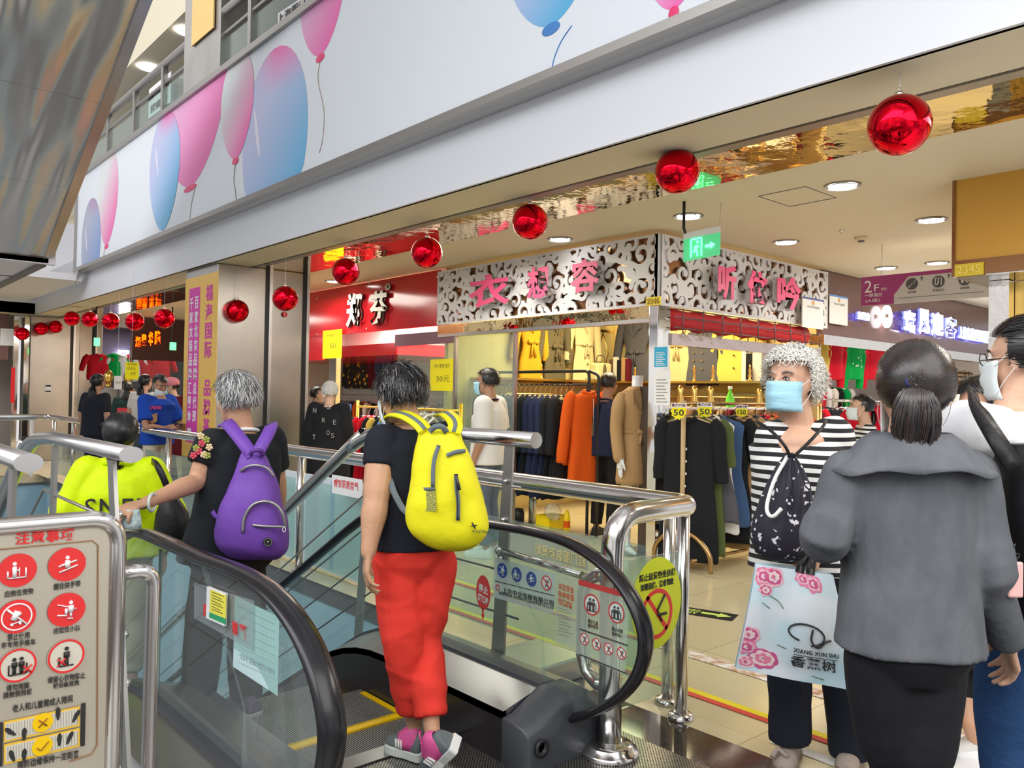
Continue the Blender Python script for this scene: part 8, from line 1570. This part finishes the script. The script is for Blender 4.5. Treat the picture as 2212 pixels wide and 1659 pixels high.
# ---- woman looking at her phone between them
D6 = 3.25; base = V((P(2110, 1500, D=D6).x, P(2110, 1500, D=D6).y, 0)); J = skel(base, 1.50, yaw_of(-.1, -.95)); J['head'] = P(2108, 872, D=D6); J['neck'] = P(2118, 935, D=D6); J['Fh'] = -CRh*.9-CFh*.1-Z1*.25
J.update(elR=P(2090, 1010, D=D6-.15), wrR=P(2046, 928, D=D6-.22), hdR=P(2066, 878, D=D6-.22)-P(2046, 928, D=D6-.22), elL=P(2100, 1010, D=D6+.15), wrL=P(2060, 940, D=D6+.1), anL=P(2105, 1535, D=D6), anR=P(2090, 1560, D=D6-.1), heR=P(2125, 1595, D=D6-.05), toR=P(2052, 1600, D=D6-.05), heL=P(2150, 1600, D=D6+.1), toL=P(2090, 1602, D=D6+.15))
for kk_ in ('heL', 'toL', 'heR', 'toR'): J[kk_].z = 0
pg, fr6 = person('dark haired person in white trainers and black leggings holding up a cream phone', J, cloth('cream_top', (.6, .56, .45), .3, 9), cloth('black_leggings', (.01, .01, .012), .2, 8), skin=skinA, sleeve=.5, vox=.011, hands=(.3, .35), hairargs=dict(style='short', m=hair_black, N=1500, seed=21, big=1.08), face=True, shoes=(mat('trainer_white', (.70, .70, .67), .6), paper), trouser=(.085, .065, .05), cuff=.25, palm=dict(R=CFh*.4-CRh*.9, tR=-CFh))
t = thing('smartphone', P(2055, 900, D=D6-.2), 'cream cased phone held in a raised hand', 'phone'); MB().box(P(2052, 892, D=D6-.23), (.012, .07, .145), ((CRh*.9-CFh*.3), CFh, (Z1+CRh*.2).normalized())).build('case', mat('cream_case', (.80, .74, .60), .4), t, bevel=.004)
# ---- people in the corridor and the shops
navyp = cloth('navy_polo', (.012, .017, .045), .3, 9); wt_ = cloth('white_tshirt', (.72, .70, .66), .3, 9)
def fold(J): R, F, k = J['R'], J['F'], J['k']; return {'elR': J['base']+R*.22*k+Z1*1.06*k, 'wrR': J['base']+R*.05*k+F*.22*k+Z1*1.08*k, 'hdR': F-R*.3, 'elL': J['base']-R*.22*k+Z1*1.06*k, 'wrL': J['base']-R*.05*k+F*.22*k+Z1*1.06*k, 'hdL': F+R*.3}
bgp(1058, 848, 7.0, 1.62, .35, -.93, 'short haired person in white t-shirt and blue mask walking left behind the railing', wt_, cloth('grey_jeans', (.10, .13, .18), .3, 9), skin=skinC, mask=maskb, hairargs=dict(style='short', m=hair_black, N=900, seed=31, big=1.08), shoes=(paper, paper), sleeve=.85, sleeve_r=(.085, .08, .06), widths=(.2, .19, .2, .2), depth=(.15, .14, .14, .12), hem=.1, collar=blk, face=True)
bgp(1312, 852, 8.1, 1.64, .75, .6, 'man with thinning hair in a navy polo shirt seen from behind inside the corner shop', navyp, cloth('black_slacks', (.012, .012, .014), .2, 9), skin=skinC, hairargs=dict(style='short', m=hair_black, N=700, seed=33), shoes=(black, black), sleeve=.75, widths=(.19, .195, .21, .215), depth=(.15, .15, .14, .12), hem=.1, collar=navyp, J=fold)
(pA, JA) = bgp(712, 858, 8.6, 1.50, .98, .1, 'grey haired person in a black lettered coat browsing at the red shop', cloth('black_coat', (.010, .010, .013), .4, 8), blk, skin=skinB, hairargs=dict(style='messy', m=hair_lgrey, N=900, m2=hair_white, frac2=.4, seed=35, big=1.12), shoes=(black, black), sleeve=1.8, sleeve_r=(.09, .085, .08), widths=(.24, .23, .22, .21), depth=(.17, .16, .15, .13), hem=.35)
for ch_, u, z in (('N', -.12, 1.18), ('S', .03, 1.22), ('R', -.02, 1.08), ('E', .1, 1.06), ('U', -.02, 1.30), ('O', .03, .95), ('S', .08, .92), ('T', -.12, .9)): back_text(pA[0], JA, ch_, u, u+.035, z, z+.05, .165, mat('grey_print', (.3, .3, .28)))
bgp(682, 852, 9.6, 1.46, .2, .98, 'dark haired person in a pale flowered top beside the grey haired one', cloth('floral_peach', (.6, .45, .32), .3, 9, noise_c=(.3, .1, .05), nscale=18), blk, skin=skinB, hairargs=dict(style='short', m=hair_black, N=700, seed=37), shoes=(black, black), sleeve=1.2)
def lean(J): R, F, k, B = J['R'], J['F'], J['k'], J['base']; return {'elR': B+R*.24*k+F*.12*k+Z1*1.02*k, 'wrR': B+R*.08*k+F*.26*k+Z1*1.0*k, 'hdR': F+Z1*.1, 'elL': B-R*.24*k+F*.12*k+Z1*1.02*k, 'wrL': B-R*.06*k+F*.28*k+Z1*1.0*k, 'hdL': F+Z1*.1, 'neck': J['neck']+F*.05, 'Fh': F-Z1*.55}
(pB, JB) = bgp(342, 842, 9.2, 1.56, -.5, .85, 'young man in a blue tiger print t-shirt leaning on the railing with his phone', cloth('blue_tshirt', (.01, .06, .40), .35, 9), cloth('beige_slacks', (.6, .55, .42), .2, 9), skin=skinC, mask=maskw, masklow=.035, hairargs=dict(style='short', m=hair_black, N=700, seed=39, big=.98), shoes=(paper, paper), sleeve=.8, sleeve_r=(.085, .085, .06), widths=(.2, .2, .21, .2), depth=(.14, .14, .14, .12), J=lean, face=True)
c = JB['chest']-CFh*.205+CRh*.03; MB().text('PARADISE', c+Z1*.02-CRh*.09, CRh*.19, Z1*.035, .002, bold=.02).build('red_lettering', mat('red_print', (.7, .02, .06), .6), pB[0]); b = MB(); b.ell(c-Z1*.09, (.06, .012, .055), (CRh, CFh, Z1), 14, 8).ell(c-Z1*.045-CRh*.04, (.02, .01, .02), (CRh, CFh, Z1), 8, 6).ell(c-Z1*.045+CRh*.04, (.02, .01, .02), (CRh, CFh, Z1), 8, 6); b.build('tiger_print', mat('tiger_print', (.55, .28, .10), .6, noise_c=(.08, .05, .03), nscale=60), pB[0])
t = thing('smartphone', JB['wrR'], 'dark phone in the hands of the man in the blue t-shirt', 'phone'); MB().box((JB['wrR']+JB['wrL'])/2+JB['F']*.12+Z1*.05, (.15, .075, .01), (JB['F'], JB['R'], Z1)).build('case', black, t, bevel=.003)
bgp(208, 868, 10.5, 1.58, .9, .3, 'long black haired person in a black t-shirt in the left shop opening', blk, blk, skin=skinC, hairargs=dict(style='pony', m=hair_black, N=700, tie_off=(0, .09, -.05), tail=.3, twidth=.06, seed=43), shoes=(black, black), sleeve=.8, widths=(.21, .2, .21, .2))
bgp(276, 876, 12.5, 1.50, .95, -.2, 'person with long dark hair in a dark green top in the left shop', cloth('dark_green', (.02, .05, .045), .3, 9), blk, skin=skinB, hairargs=dict(style='pony', m=hair_black, N=600, tie_off=(0, .09, -.03), tail=.3, twidth=.07, seed=45), shoes=(black, black), sleeve=1.4)
bgp(311, 850, 11.4, 1.60, .9, .3, 'person with long black hair in a white t-shirt behind the blue t-shirt man', wt_, cloth('grey_jeans', (.1, .13, .18)), skin=skinB, hairargs=dict(style='pony', m=hair_black, N=600, tie_off=(0, .09, -.05), tail=.28, twidth=.06, seed=47), shoes=(paper, paper), sleeve=.7)
(pC, JC) = bgp(374, 858, 10.8, 1.54, -.3, -.95, 'person in a pale pink cap and blue mask behind the man in blue', cloth('blue_stripe', (.25, .5, .6), .3, 9, noise_c=(.05, .12, .2), nscale=16), blk, skin=skinB, mask=maskb, hairargs=dict(style='short', m=hair_black, N=500, seed=49), shoes=(black, black), sleeve=.8)
MB().ell(JC['head']+Z1*.05, (.098, .11, .08), (JC['R'], JC['F'], Z1), 16, 8).ell(JC['head']+Z1*.045+JC['F']*.12, (.08, .08, .012), (JC['R'], JC['F'], Z1), 14, 6).build('cap', cl('pinkc'), pC[0])
garment(P(391, 850, D=10.4), math.radians(-60), .75, .26, cl('wine'), 'wine red coat hanging next to the yellow poster behind the railing', T=.14, sleeve=.5, hook=.05, name='hanging_coat')
t = thing('red_bucket', P(270, 905, D=12.2), 'small red carrier bag hanging in the left shop opening', 'bag'); c = P(270, 900, D=12.2); MB().box(c, (.22, .08, .26), (CRh, CFh, Z1)).build('body', red_p, t, bevel=.01)
bgp(1868, 888, 6.2, 1.45, .25, -.95, 'small figure with black ponytail and mask in the far right shop', stripe, blk, skin=skinB, mask=maskw, hairargs=dict(style='pony', m=hair_black, N=800, tie_off=(0, .09, -.02), tail=.22, twidth=.035, seed=51), shoes=(black, black), sleeve=.8, face=True)
g_r = garment(P(1893, 868, D=6.8), math.radians(-42), .8, .5, cl('red'), 'red top with pale collar hanging behind the head of the grey cardigan wearer', T=.16, sleeve=.5, hook=.05, name='hanging_sweater', cat='top')
q_ = P(1893, 868, D=6.8); MB().tube([q_-CRh*.35, q_+CRh*.35], .008, 6).build('hanging_rod', chrome, g_r)
